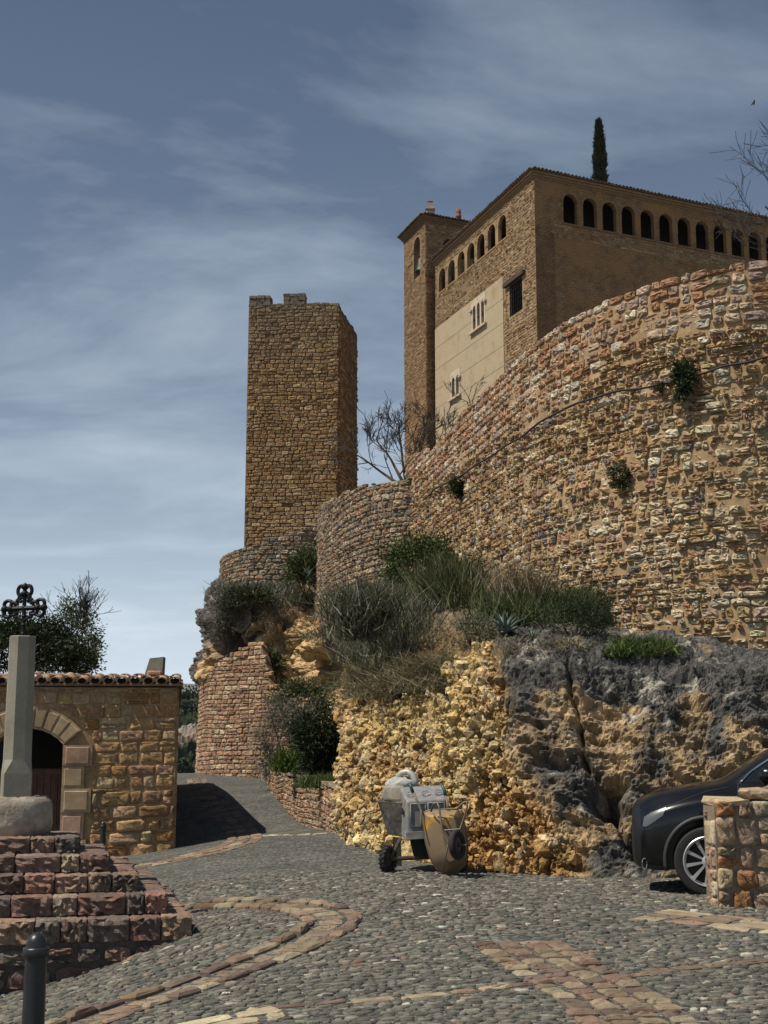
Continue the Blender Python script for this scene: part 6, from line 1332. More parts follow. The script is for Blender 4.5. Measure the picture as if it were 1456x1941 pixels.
# cypress behind the church roof
cb = pt(1138, 350, 96); ctop = pt(1135, 230, 96); H_ = ctop.z-cb.z
cyp = empty('cypress', (cb.x, 96, cb.z-6), 'dark narrow cypress rising behind the church roof', 'tree')
n_ = 9000; t = vr.uniform(-0.5, 1, n_)**1.0; rr_ = np.interp(t, [-0.5, 0, 0.35, 0.7, 0.9, 1], [0.62, 0.55, 0.50, 0.34, 0.17, 0.04])*(0.8+0.35*vnoise(np.stack([t*14, t*0+vr.uniform(0, 1, n_)*6, t*0], -1), 3)); a = vr.uniform(0, 2*np.pi, n_); k = np.sqrt(vr.uniform(0.4, 1, n_))
P = np.stack([cb.x+(ctop.x-cb.x)*t+rr_*k*np.cos(a), 96+rr_*k*np.sin(a), cb.z+H_*t], -1); Dv = np.stack([np.cos(a)*0.5, np.sin(a)*0.5, np.ones(n_)], -1)+vr.normal(0, 0.3, (n_, 3))
V, F, cl = leaf_geo(P, Dv, 0.3, 0.09, pick(vr, n_, [(3, (0.035, 0.042, 0.018)), (2, (0.022, 0.028, 0.013)), (1, (0.06, 0.06, 0.03))], 0.2)); mesh_np('crown', V, F, M_leaf, cyp, col=cl)
mb = MB(); mb.tube([(cb.x, 96, cb.z-6), (cb.x, 96, cb.z+H_*0.5), (ctop.x, 96, ctop.z-0.2)], [0.2, 0.09, 0.02], 7); mb.build('trunk', M_bark, cyp, smooth=True)
# trees behind the house
def leafy_tree(label, base, c, rad, n_, L, W, pal, clumps, sig, seed, br=True, low=-0.6):
    root = empty('leafy_tree', tuple(base), label, 'tree', 'trees behind the stone house'); rr = np.random.default_rng(seed)
    P, Dv = crown_pts(n_, c, rad, clumps, sig, rr, low); V, F, cl = leaf_geo(P, Dv, L, W, pick(rr, n_, pal, 0.22), rr); mesh_np('crown', V, F, M_leaf, root, col=cl)
    mb = MB(); mb.tube([Vector(base), (Vector(base)+Vector(c))/2, Vector(c)], [0.14, 0.1, 0.05], 7); mb.build('trunk', M_bark, root, smooth=True)
    if br:
        mb = MB()
        for k in range(7): branch_tree(mb, Vector(c)+Vector(rr.normal(0, 0.3, 3))*Vector(rad).x*0.5, Vector((rr.normal(0.2, 0.5), rr.normal(0, 0.4), 1)), rad[2]*0.75, 0.025, 3, rr, 0.4, 0.2, 0.006, 0.1, None, (2, 4))
        mb.build('bare_twigs', M_twig, root)
    return root
leafy_tree('dense dark evergreen tree behind the house roof at the left edge', (pt(60, 1300, 34).x, 34, -0.3), pt(48, 1242, 34), (1.55, 1.2, 0.95), 15000, 0.10, 0.05, darkg, 90, 0.14, 3, br=False)
leafy_tree('sparse tree with bare twigs right of the dense evergreen', (pt(140, 1300, 36).x, 36, -0.3), pt(143, 1212, 36), (0.72, 0.8, 1.05), 3000, 0.075, 0.045, greens+mixg, 50, 0.12, 4)
leafy_tree('small green tree low behind the house roof left of the chimney', (pt(165, 1300, 35).x, 35, -0.3), pt(155, 1262, 35), (0.52, 0.5, 0.5), 2600, 0.08, 0.04, greens, 30, 0.16, 6, br=False)
# potted conifer at the lane end
pp = pt(503, 1466, 43.5); pg = Vector((pp.x, pp.y, float(gz(pp.x, pp.y))))
mb = MB(); mb.lathe([(0.13, -0.03), (0.15, 0.2), (0.16, 0.42), (0.14, 0.42), (0.13, 0.36)], pg, 16); pot = mb.build('plant_pot', plain('pot', (0.36, 0.31, 0.25), 0.9, var=0.2), None, smooth=True, auto=40); tag(pot, 'pale stone pot at the foot of the curved buttress wall', 'pot')
bush('potted_conifer', 'small dark conifer in the pale pot at the lane end', pg+Vector((0, 0, 0.75)), (0.15, 0.15, 0.45), 900, 0.09, 0.02, darkg, 20, 0.22, 'plant', low=-2, nst=2)
# wooded crag across the valley
crag_pts = []
for k in range(70):
    px_, py_ = vr.uniform(315, 400), vr.uniform(1325, 1362); crag_pts.append(pt(px_, py_, 455+vr.uniform(-25, 25)))
NUc, NVc = 260, 120
CG = rock_sheet([[(200, 1480, 380), (200, 1420, 400), (200, 1370, 430), (200, 1335, 460), (200, 1345, 520)], [(330, 1480, 380), (330, 1430, 400), (330, 1370, 425), (330, 1332, 455), (330, 1345, 520)], [(400, 1480, 390), (400, 1430, 405), (400, 1370, 425), (400, 1335, 455), (400, 1345, 520)], [(560, 1480, 390), (560, 1430, 405), (560, 1370, 425), (560, 1345, 455), (560, 1350, 520)]], NUc, NVc)
cgn = grid_normals(CG); g1, h1, d1_ = worley(CG*0.10, 7); CG2 = CG+cgn*(6*(d1_-0.5)*np.clip(h1*4, 0, 1)+5*fbm(CG*0.07, 4, 3)+2.2*(1-np.abs(fbm(CG*np.array([0.2, 0.2, 0.3]), 4, 5, 0.6))*2.4))[..., None]
cgx, cgy, _ = project(CG); wood = np.clip((fbm(CG*0.06, 4, 8)+np.interp(cgy, [1335, 1362, 1380, 1420, 1440, 1480], [1.0, 0.6, -0.35, -0.2, 0.5, 0.3]))*5, 0, 1)[..., None]
cc_ = np.array([0.24, 0.215, 0.18])*(0.6+0.7*d1_[..., None])*(1-wood)+np.array([0.022, 0.03, 0.012])*wood
rd = np.clip(np.exp(-((cgy-1415)/12)**2)*0.8, 0, 1)[..., None]; cc_ = cc_*(1-rd)+np.array([0.30, 0.17, 0.10])*rd
o = mesh_np('crag', CG2.reshape(-1, 3), grid_faces(NUc, NVc), M_rock, None, col=cc_.reshape(-1, 3)); tag(o, 'distant limestone crag across the valley, seen between house and wall', None, None, 'structure')
P = []; 
for _ in range(150):
    i_, j_ = vr.integers(0, NUc), vr.integers(0, NVc)
    if wood[i_, j_, 0] > 0.6: P.append(CG2[i_, j_])
P = np.array(P); n_ = len(P)*60; i_ = vr.integers(0, len(P), n_); Q_ = P[i_]+unit(vr.normal(0, 1, (n_, 3)))*vr.uniform(0.5, 1, (n_, 1))*[2.6, 2.6, 2.2]+[0, 0, 1.5]
V, F, cl = leaf_geo(Q_, vr.normal(0, 1, (n_, 3)), 1.5, 0.9, pick(vr, n_, darkg, 0.2)); o = mesh_np('distant_wood', V, F, M_leaf, None, col=cl); tag(o, 'dark scrub wood on the distant crag', 'wood', None, 'stuff')

# ------------------------------------------------------------------ stone gatepost wall at the right edge
gr_ = np.random.default_rng(51)
gA = pt(1357, 1600, 13.0); gB = Vector((gA.x+2.4, 13.15, 0)); gzb = float(gz(gA.x, gA.y))-0.15
FG = Face([(gA.x, gA.y), (gB.x, gB.y)], smooth=False); FGe = Face([(gA.x, gA.y), (gA.x+0.02, gA.y+0.45)], smooth=False, flip=False)
gw_ = empty('boundary_wall', (gA.x, gA.y, gzb+0.15), 'low pink and orange rubble wall end in front of the black car', 'wall')
ztg = pt(1357, 1522, 13.0).z; zt2 = pt(1440, 1506, 13.0).z
mb = MB(); nn_ = np.array([0.0, 0.45]); q0 = np.array([gA.x, gA.y]); q1 = np.array([gB.x, gB.y])
mb.prism([(*q0, gzb), (*q1, gzb), (*(q1+nn_), gzb), (*(q0+nn_), gzb)], [(*q0, ztg-0.02), (*q1, zt2+0.05), (*(q1+nn_), zt2+0.05), (*(q0+nn_), ztg-0.02)]); mb.build('mortar_core', M_mort, gw_, col=(0.27, 0.21, 0.14))
gpal = [(3, (0.40, 0.20, 0.09)), (3, (0.40, 0.28, 0.19)), (2, (0.45, 0.34, 0.215)), (2, (0.35, 0.245, 0.175)), (1.5, (0.48, 0.39, 0.26))]
Q = layout(gr_, 0, FG.L, gzb, zt2+0.05, 0.25, 0.21, wj=0.45, hj=0.3, split=0.25, wav=0.05); Q[..., 0] = np.maximum(Q[..., 0], 0.0); c = Q.mean(1); Q = Q[(Q[:, 1, 0]-Q[:, 0, 0] > 0.08) & (c[:, 1] < np.interp(c[:, 0], [0, 0.35, 0.5, FG.L], [ztg-0.02, ztg-0.0, zt2, zt2]))]
stones(gr_, 'wall_stone', gw_, Q, FG, M_wall, pick(gr_, len(Q), gpal, 0.14), gap=0.010, jit=0.016, depth=0.026, dj=0.5, rough=0.026, p=6, n=14, smooth=True, individuals=200)
Q = layout(gr_, 0, FGe.L, gzb, ztg, 0.24, 0.22, wj=0.3, hj=0.2, split=0.1, wav=0.03); Q[..., 0] = np.clip(Q[..., 0], 0, FGe.L); Q = Q[(Q[:, 1, 0]-Q[:, 0, 0] > 0.06) & (Q.mean(1)[:, 1] < ztg-0.05)]
stones(gr_, 'end_stone', gw_, Q, FGe, M_wall, pick(gr_, len(Q), gpal[1:], 0.14), gap=0.008, jit=0.01, depth=0.022, dj=0.4, rough=0.02, p=6, n=12, smooth=True, individuals=60)
def top_z(u): return float(np.interp(u, [0, 0.35, 0.5, FG.L], [ztg, ztg, zt2+0.02, zt2+0.05]))
u = 0.0
while u < FG.L-0.1:
    w = gr_.uniform(0.24, 0.42); w = min(w, FG.L-u); mb = MB(); zq = top_z(u+w/2); c = FG(np.array([u+w/2]), np.array([zq]), np.array([-0.225]))[0]; mb.box(tuple(c), (w-0.012, 0.49, 0.09), bev=0.025)
    mb.v = [tuple(np.array(p)+gr_.normal(0, 0.014, 3)) for p in mb.v]; mb.build('cap_stone', M_wall, gw_, col=tuple(pick(gr_, 1, gpal[1:], 0.1)[0])); u += w
# ------------------------------------------------------------------ black car
M_paint = plain('black_paint', (0.004, 0.0043, 0.005), 0.24, spec=0.4, coat=0.35)
M_plastic = plain('black_plastic', (0.03, 0.03, 0.031), 0.6, var=0.15, vs=30)
M_rubber = plain('tyre_rubber', (0.022, 0.021, 0.02), 0.85, var=0.25, vs=30, bump=0.2)
M_alloy = plain('alloy', (0.66, 0.66, 0.66), 0.38, 0.55)
M_chrome = plain('chrome', (0.8, 0.8, 0.8), 0.12, 1.0)
M_glass = plain('car_glass', (0.012, 0.014, 0.016), 0.05, spec=0.6)
M_lamp = plain('headlamp_lens', (0.10, 0.105, 0.11), 0.3, 0.0, coat=0.3)
wcn = pt(1342, 1633, 14.35); gcar = float(gz(wcn.x, 14.4)); CW = 0.91; YAW = math.radians(10.5)
cbk = Vector((math.cos(YAW), -math.sin(YAW), 0)); cfr = Vector((math.sin(YAW), math.cos(YAW), 0)); RZ = Matrix.Rotation(-YAW, 3, 'Z')
carO = Vector((wcn.x, wcn.y, gcar))-cbk*0.76+cfr*(CW-0.10)         # nose, centre line, ground
car = empty('parked_car', tuple(carO), 'black car parked nose left behind the low rubble wall', 'car')
def cw(x, y, z): return tuple(carO+cbk*x+cfr*y+Vector((0, 0, z)))   # x back from the nose, y to the far side
st3 = [ # x, half width, sill z, shoulder z, top z, top half width
 (0.00, 0.60, 0.30, 0.62, 0.80, 0.52), (0.04, 0.74, 0.25, 0.68, 0.89, 0.58), (0.14, 0.855, 0.22, 0.78, 0.965, 0.64), (0.36, 0.905, 0.22, 0.88, 1.04, 0.69), (0.70, 0.91, 0.23, 0.95, 1.095, 0.70),
 (0.92, 0.91, 0.23, 0.975, 1.125, 0.70), (1.04, 0.91, 0.23, 0.99, 1.17, 0.68), (1.30, 0.91, 0.23, 1.00, 1.36, 0.62), (1.62, 0.91, 0.23, 1.01, 1.53, 0.58), (2.0, 0.91, 0.23, 1.03, 1.60, 0.57), (3.0, 0.91, 0.23, 1.06, 1.60, 0.57), (3.6, 0.905, 0.24, 1.08, 1.56, 0.55), (4.0, 0.88, 0.27, 1.08, 1.42, 0.52), (4.28, 0.82, 0.32, 1.0, 1.12, 0.5), (4.38, 0.70, 0.42, 0.8, 0.9, 0.45)]
V = []; prof_n = 0
for (x, w, zs_, zsh, zt_, wt) in st3:
    half = [(0.0, zs_), (w*0.6, zs_), (w*0.93, zs_+0.01), (w*0.985, zs_+0.10), (w, (zs_+zsh)/2), (w*0.995, zsh-0.06), (w*0.95, zsh), (wt*1.06+0.02, zsh+(zt_-zsh)*0.5), (wt, zt_-0.02), (wt*0.6, zt_), (0.0, zt_+0.006)]
    ring_ = half+[(-y, z) for (y, z) in half[-2:0:-1]]; prof_n = len(ring_)
    V += [cw(x, -y, z) for (y, z) in ring_]
F = [(i_*prof_n+k, i_*prof_n+(k+1) % prof_n, (i_+1)*prof_n+(k+1) % prof_n, (i_+1)*prof_n+k) for i_ in range(len(st3)-1) for k in range(prof_n)]
F += [tuple(range(prof_n))[::-1], tuple((len(st3)-1)*prof_n+k for k in range(prof_n))]
bo_ = MB().add(V, F).build('body', M_paint, None, smooth=True)
ss = bo_.modifiers.new('s', 'SUBSURF'); ss.levels = 2; ss.render_levels = 2
cutters = []
for xw in (0.76, 3.40):
    for sy in (-1, 1):
        mb = MB(); Mx = RZ @ Matrix.Rotation(math.pi/2, 3, 'X'); mb.lathe([(0.405, -0.22), (0.405, 0.22)], cw(xw, sy*(CW-0.10), 0.345), 40, Mx); cutters.append(mb.build('cutter', M_plastic))
for k, c in enumerate(cutters):
    bm_ = bo_.modifiers.new('b%d' % k, 'BOOLEAN'); bm_.object = c; bm_.operation = 'DIFFERENCE'; bm_.solver = 'EXACT'
bpy.context.view_layer.update()
dgp = bpy.context.evaluated_depsgraph_get(); me = bpy.data.meshes.new_from_object(bo_.evaluated_get(dgp)); me.name = 'body'
me.materials.clear(); me.materials.append(M_paint); me.set_sharp_from_angle(angle=math.radians(38))
for o in cutters+[bo_]: bpy.data.objects.remove(o)
bm = bmesh.new(); bm.from_mesh(me); fs = [f for f in bm.faces if (f.calc_center_median()-carO).dot(cbk) < 0.09 and f.normal.dot(cbk) < -0.3]
bm2 = bm.copy(); bm2.faces.ensure_lookup_table(); keep_ = {f.index for f in fs}; bmesh.ops.delete(bm2, geom=[f for f in bm2.faces if f.index not in keep_], context='FACES'); bmesh.ops.delete(bm, geom=fs, context='FACES')
mf = bpy.data.meshes.new('front_fascia'); bm2.to_mesh(mf); bm2.free(); bm.to_mesh(me); bm.free(); mf.materials.clear(); mf.materials.append(plain('fascia_black', (0.006, 0.006, 0.007), 0.45)); link(mf, 'front_fascia', car, ())
body = link(me, 'body', car, ())
BV = BVHTree.FromPolygons([tuple(v.co) for v in me.vertices], [tuple(p.vertices) for p in me.polygons])
def drape(name, poly, mat, parent, off=0.006, res=10):
    """a panel lying on the bodywork inside a photo outline"""
    P = [Vector((a, b_, 0)) for a, b_ in poly]; bm = bmesh.new(); vs_ = [bm.verts.new(p) for p in P]; bm.faces.new(vs_)
    bmesh.ops.triangulate(bm, faces=bm.faces[:]); bmesh.ops.subdivide_edges(bm, edges=bm.edges[:], cuts=3, use_grid_fill=True)
    ok = True
    for v in bm.verts:
        h = BV.ray_cast(Vector((0, 0, EYE)), ray(v.co.x, v.co.y))
        if h[0] is None: h = BV.find_nearest(pt(v.co.x, v.co.y, 14.5))
        n_ = h[1]; n_ = n_ if n_.dot(ray(v.co.x, v.co.y)) < 0 else -n_; v.co = h[0]+n_*off
    me_ = bpy.data.meshes.new(name); bm.to_mesh(me_); bm.free(); me_.polygons.foreach_set('use_smooth', [True]*len(me_.polygons)); return link(me_, name, parent, (mat,))
def seam(name, pts, r, mat, parent, off=0.002):
    Q_ = []
    for i_ in range(len(pts)-1):
        for t in np.linspace(0, 1, 6)[:-1]:
            a = pts[i_][0]+(pts[i_+1][0]-pts[i_][0])*t; b_ = pts[i_][1]+(pts[i_+1][1]-pts[i_][1])*t; h = BV.ray_cast(Vector((0, 0, EYE)), ray(a, b_))
            if h[0] is not None: n_ = h[1] if h[1].dot(ray(a, b_)) < 0 else -h[1]; Q_.append(h[0]+n_*off)
    if len(Q_) > 1: MB().tube(Q_, r, 6).build(name, mat, parent, smooth=True)
drape('headlight', [(1219, 1566), (1222, 1549), (1236, 1540), (1263, 1531), (1257, 1546), (1240, 1558), (1226, 1567)], M_lamp, car, 0.008)
drape('side_window', [(1404, 1484), (1440, 1452), (1500, 1418), (1640, 1410), (1640, 1480), (1500, 1484)], M_glass, car, 0.004)
seam('window_trim', [(1404, 1484), (1421, 1466), (1442, 1450), (1480, 1426), (1540, 1412)], 0.012, M_chrome, car, 0.008)
seam('door_seam', [(1399, 1484), (1399, 1520), (1402, 1600), (1400, 1650)], 0.004, M_plastic, car)
seam('bonnet_seam', [(1264, 1530), (1300, 1515), (1340, 1500), (1398, 1489)], 0.004, M_plastic, car)
drape('lower_bumper', [(1216, 1652), (1218, 1637), (1262, 1640), (1264, 1664), (1222, 1660)], M_plastic, car, 0.006)
fgp = BV.ray_cast(Vector((0, 0, EYE)), ray(1222, 1637))[0] or pt(1222, 1637, 14.4)
mb = MB(); mb.tube([fgp-cfr*0.02+cbk*(0.024*math.cos(a))+Vector((0, 0, 0.055*math.sin(a))) for a in np.linspace(0, 2*math.pi, 20)[:-1]], 0.005, 6, closed=True); fl_ = mb.build('fog_lamp', M_chrome, car, smooth=True)
mb = MB(); mb.lathe([(0.05, -0.003), (0.05, 0.003)], fgp+Vector((0, -0.008, 0)), 16, Matrix.Rotation(math.pi/2, 3, 'X') @ Matrix.Diagonal((0.42, 1, 1))); mb.build('lens', M_glass, fl_)
mp_ = pt(1462, 1470, 14.2); mb = MB(); mb.box(mp_, (0.24, 0.14, 0.17), RZ, bev=0.05); mo = mb.build('wing_mirror', M_paint, car, smooth=True, auto=60)
mb = MB(); mb.box(mp_+Vector((0.02, 0.12, -0.08)), (0.08, 0.16, 0.04), bev=0.01); mb.build('mirror_arm', M_plastic, mo)
for xw in (0.76, 3.40):
    for sy in (-1, 1):
        cxw = Vector(cw(xw, sy*(CW-0.075), 0.336)); o_ = -1 if sy < 0 else 1
        def wp(a, r, d_): return cxw+cbk*(r*math.cos(a))+cfr*(o_*d_)+Vector((0, 0, r*math.sin(a)))
        mb = MB(); Mx = RZ @ Matrix.Rotation(math.pi/2, 3, 'X')
        mb.lathe([(0.24, -0.10), (0.29, -0.112), (0.325, -0.105), (0.338, -0.08), (0.34, 0.0), (0.338, 0.08), (0.325, 0.105), (0.29, 0.112), (0.24, 0.10)], cxw, 48, Mx, cap=False); wh = mb.build('wheel', M_rubber, car, smooth=True, auto=50)
        mb = MB(); mb.tube([wp(a, 0.243, 0.105) for a in np.linspace(0, 2*math.pi, 41)[:-1]], 0.009, 6, closed=True)
        mb.lathe([(0.235, -0.09), (0.235, 0.07), (0.22, 0.07), (0.22, -0.09)], cxw, 40, Mx, cap=False)
        mb.build('rim', M_alloy, wh, smooth=True, auto=45)
        mb = MB(); mb.lathe([(0.22, -0.02), (0.22, 0.0)], cxw, 30, Mx); mb.build('brake_disc', M_plastic, wh)
        for k in range(10):
            a = 2*math.pi*(k+0.3)/10; mb = MB(); A_ = [wp(a-0.20, 0.05, 0.085), wp(a+0.20, 0.05, 0.085), wp(a+0.085, 0.24, 0.10), wp(a-0.085, 0.24, 0.10)]; B_ = [wp(a-0.15, 0.05, 0.05), wp(a+0.15, 0.05, 0.05), wp(a+0.06, 0.235, 0.06), wp(a-0.06, 0.235, 0.06)]
            mb.prism(A_, B_); mb.build('spoke', M_alloy, wh)
        mb = MB(); mb.lathe([(0.062, -0.06), (0.062, 0.09 if o_ > 0 else 0.06), (0.03, 0.1)] if o_ > 0 else [(0.03, -0.1), (0.062, -0.09), (0.062, 0.06)], cxw, 20, RZ @ Matrix.Rotation(-math.pi/2, 3, 'X')); mb.build('hub_cap', M_alloy, wh, smooth=True, auto=40)
        mb = MB(); mb.tube([Vector(cw(xw+0.425*math.cos(a), sy*(CW-0.012), 0.345+0.425*math.sin(a))) for a in np.linspace(-0.25, math.pi+0.25, 28)], 0.026, 6); mb.build('arch_trim', M_plastic, car, smooth=True)
mb = MB(); mb.box(cw(2.15, 0, 0.24), (3.4, 1.5, 0.12), RZ); mb.build('underbody', M_plastic, car)

# ------------------------------------------------------------------ cement mixer
M_mx = plain('mixer_grey', (0.20, 0.20, 0.195), 0.6, var=0.15, vs=14, bump=0.1, dirt=(0.30, 0.28, 0.235), dirt_p=(0.5, 0.66), dirt_s=7)
M_mxb = plain('cement_crust', (0.25, 0.215, 0.165), 0.95, var=0.35, vs=10, bump=0.6, dirt=(0.42, 0.39, 0.34), dirt_p=(0.5, 0.62), dirt_s=6)
M_steel = plain('rusty_steel', (0.10, 0.075, 0.055), 0.7, 0.3, var=0.35, vs=20, bump=0.2)
M_black = plain('greasy_black', (0.015, 0.014, 0.013), 0.7, var=0.3, vs=10)
mxr = empty('cement_mixer', tuple(Vector((pt(775, 1650, 17.1).x, 17.1, float(gz(pt(775, 1650, 17.1).x, 17.1))))), 'grey towable cement mixer standing against the golden rock', 'mixer')
D1 = 16.95
def q3(*L): return [pt(*a) for a in L]
mb = MB()   # motor housing: front plate, sloped top, sides
A = q3((771, 1519, D1), (846, 1514, D1), (848, 1584, D1), (772, 1590, D1)); B = q3((757, 1491, D1+0.35), (838, 1487, D1+0.35), (842, 1560, D1+0.55), (755, 1584, D1+0.55)); Bt = q3((757, 1500, D1+0.6), (838, 1497, D1+0.6))
mb.add(A+B+Bt, [(0, 1, 2, 3), (4, 5, 1, 0), (4, 0, 3, 7), (5, 6, 2, 1), (7, 3, 2, 6), (4, 7, 6, 5)])
hs = mb.build('motor_housing', M_mx, mxr)
bv = hs.modifiers.new('bev', 'BEVEL'); bv.width = 0.02; bv.segments = 2
for (xa, xb, ya, yb) in ((779, 806, 1524, 1566), (812, 842, 1522, 1564)):
    mb = MB(); lp = q3((xa, ya, D1-0.008), (xb, ya-1, D1-0.008), (xb, yb, D1-0.008), (xa, yb+1, D1-0.008)); mb.tube(lp, 0.011, 6, closed=True); mb.build('panel_rib', M_mx, hs, smooth=True)
mb = MB(); mb.prism(q3((770, 1578, D1-0.03), (849, 1572, D1-0.03), (850, 1586, D1-0.03), (770, 1592, D1-0.03)), q3((757, 1574, D1+0.58), (845, 1560, D1+0.58), (845, 1570, D1+0.58), (757, 1584, D1+0.58))); mb.build('base_lip', M_mx, hs)
for (cx_, cy_) in ((779, 1508), (807, 1506), (832, 1504)):
    c = pt(cx_, cy_, D1+0.15); mb = MB(); mb.tube([c+Vector((0.05*math.cos(a), 0.035*math.sin(a)-0.03, 0.03*math.sin(a)+0.015)) for a in np.linspace(0, 2*math.pi, 17)[:-1]], 0.006, 5, closed=True); mb.build('moulded_ring', M_mx, hs, smooth=True)
mb = MB(); mb.prism(q3((762, 1531, D1+0.14), (765, 1533, D1+0.10), (765, 1545, D1+0.10), (762, 1543, D1+0.14)), q3((761, 1531, D1+0.18), (763, 1533, D1+0.16), (763, 1545, D1+0.16), (761, 1543, D1+0.18))); mb.build('switch', M_black, hs)
# drum skirt: square hopper with a crusted lid
mb = MB(); tp = q3((716, 1519, 17.25), (762, 1522, 17.2), (800, 1515, 17.75), (745, 1512, 17.85)); mbt = q3((735, 1582, 17.35), (760, 1586, 17.3), (790, 1578, 17.65), (755, 1574, 17.75)); mb.prism(tp, mbt); hop = mb.build('drum_skirt', M_mxb, mxr)
mb = MB(); mb.tube(q3((715, 1519, 17.23), (760, 1522, 17.18), (802, 1515, 17.77), (743, 1511, 17.87)), 0.018, 6, closed=True); mb.build('skirt_rim', M_mxb, hop)
mb = MB(); tp2 = q3((718, 1517, 17.25), (762, 1520, 17.2), (800, 1513, 17.75), (745, 1510, 17.85)); up_ = q3((728, 1490, 17.3), (765, 1489, 17.28), (790, 1486, 17.65), (748, 1484, 17.75)); mb.prism(tp2, up_)
ld = mb.build('drum_collar', M_mxb, mxr); bvl = ld.modifiers.new('bev', 'BEVEL'); bvl.width = 0.03; bvl.segments = 2
cl_ = pt(760, 1487, 17.5); V = ico*vr.uniform(0.9, 1.1, (12, 1))*np.array([0.27, 0.26, 0.12])+np.array(cl_); o = mesh_np('crusted_lid', V, icoF, plain('pale_cement', (0.38, 0.37, 0.335), 0.95, var=0.3, vs=14, bump=0.8), mxr, smooth=True); sm = o.modifiers.new('s', 'SUBSURF'); sm.levels = 3; sm.render_levels = 3; dm = o.modifiers.new('d', 'DISPLACE'); tx2 = bpy.data.textures.new('crust', 'CLOUDS'); tx2.noise_scale = 0.06; dm.texture = tx2; dm.strength = 0.06
mb = MB(); mb.tube(q3((753, 1488, 17.5), (754, 1474, 17.5), (762, 1465, 17.48), (772, 1463, 17.45), (781, 1468, 17.42), (787, 1478, 17.40), (789, 1492, 17.38)), 0.040, 10); mb.build('tilt_hoop', plain('worn_grey_paint', (0.36, 0.37, 0.36), 0.5, 0.2, var=0.2, vs=14, dirt=(0.45, 0.42, 0.37), dirt_p=(0.5, 0.6)), mxr, smooth=True)
mb = MB(); mb.prism(q3((744, 1586, 17.25), (760, 1588, 17.2), (762, 1642, 17.2), (745, 1640, 17.25)), q3((744, 1586, 17.32), (760, 1588, 17.27), (762, 1642, 17.27), (745, 1640, 17.32))); mb.build('leg', M_black, mxr)
mb = MB(); mb.prism(q3((776, 1588, 17.1), (822, 1586, 17.1), (812, 1622, 17.1), (784, 1622, 17.1)), q3((776, 1586, 17.5), (822, 1584, 17.5), (812, 1620, 17.5), (784, 1620, 17.5))); mb.build('gearbox', M_black, mxr)
mb = MB(); mb.tube(q3((760, 1588, 17.05), (742, 1624, 17.0)), 0.022, 6); mb.build('strut', M_steel, mxr)
mb = MB(); mb.tube(q3((738, 1628, 16.98), (880, 1622, 17.3)), 0.026, 8); mb.build('axle', M_steel, mxr)
def small_wheel(c, axis, R_, w, parent, name, tread=True):
    axis = Vector(axis).normalized(); q = Vector((0, 0, 1)).rotation_difference(axis).to_matrix(); mb = MB()
    mb.lathe([(R_*0.55, -w*0.35), (R_*0.72, -w*0.5), (R_*0.93, -w*0.46), (R_, -w*0.25), (R_*1.01, 0), (R_, w*0.25), (R_*0.93, w*0.46), (R_*0.72, w*0.5), (R_*0.55, w*0.35)], c, 28, q, cap=False); wh = mb.build(name, M_rubber, parent, smooth=True, auto=60)
    if tread:
        mb = MB()
        for k in range(18):
            a = 2*math.pi*k/18
            for s in (-1, 1): mb.box(Vector(c)+q @ Vector((R_*math.cos(a+s*0.08), R_*math.sin(a+s*0.08), s*w*0.25)), (0.025, 0.025, w*0.42), q @ Matrix.Rotation(a, 3, 'Z'))
        mb.build('tread', M_rubber, wh)
    mb = MB(); mb.lathe([(R_*0.54, -w*0.2), (R_*0.54, w*0.2)], c, 20, q); mb.tube([Vector(c)-axis*w*0.7, Vector(c)+axis*w*0.7], R_*0.13, 8); mb.build('rim', M_steel, wh); return wh
w0 = pt(735.5, 1628, 16.98); gz0 = float(gz(w0.x, w0.y)); Rw = 0.155; w0.z = gz0+Rw
small_wheel(w0, (0.86, -0.5, 0), Rw, 0.085, mxr, 'wheel'); w1_ = pt(872, 1622, 17.35); w1_.z = float(gz(w1_.x, w1_.y))+Rw; small_wheel(w1_, (0.86, -0.5, 0), Rw, 0.085, mxr, 'wheel')
mb = MB(); lg = pt(858, 1600, 17.5); mb.tube([lg, Vector((lg.x, lg.y, float(gz(lg.x, lg.y))))], 0.025, 6); mb.build('leg', M_black, mxr)

# ------------------------------------------------------------------ wheelbarrow upended against the mixer
M_tray = plain('worn_yellow_tray', (0.52, 0.28, 0.03), 0.6, 0.0, var=0.25, vs=9, bump=0.15, dirt=(0.23, 0.165, 0.095), dirt_p=(0.36, 0.50), dirt_s=5)
# dried mud: thick below, wearing off towards the upper panel
_n = M_tray.node_tree.nodes; _l = M_tray.node_tree.links; _b = _n['Principled BSDF']; _src = _b.inputs['Base Color'].links[0].from_socket
_tc = _n.new('ShaderNodeTexCoord'); _sp = _n.new('ShaderNodeSeparateXYZ'); _l.new(_tc.outputs['Generated'], _sp.inputs[0]); _nz = N(_n, 'ShaderNodeTexNoise', Scale=7.0, Detail=5.0); _l.new(_tc.outputs['Object'], _nz.inputs['Vector'])
_ad = _n.new('ShaderNodeMath'); _ad.operation = 'MULTIPLY_ADD'; _l.new(_nz.outputs['Fac'], _ad.inputs[0]); _ad.inputs[1].default_value = 0.5; _l.new(_sp.outputs['Z'], _ad.inputs[2])
_f = ramp(_n, _l, _ad.outputs[0], 0.9, (1, 1, 1), 1.08, (0.05, 0.05, 0.05)); _l.new(mixc(_n, _l, 'MIX', _f, _src, (0.25, 0.18, 0.105)), _b.inputs['Base Color'])
M_tube_ = plain('worn_tube', (0.20, 0.16, 0.12), 0.6, 0.4, var=0.35, vs=22)
M_grip = plain('green_grip', (0.02, 0.09, 0.08), 0.5)
wb_ = empty('wheelbarrow', tuple(pt(845, 1656, 16.6)), 'worn yellow wheelbarrow upended against the cement mixer', 'wheelbarrow')
DB = 16.62
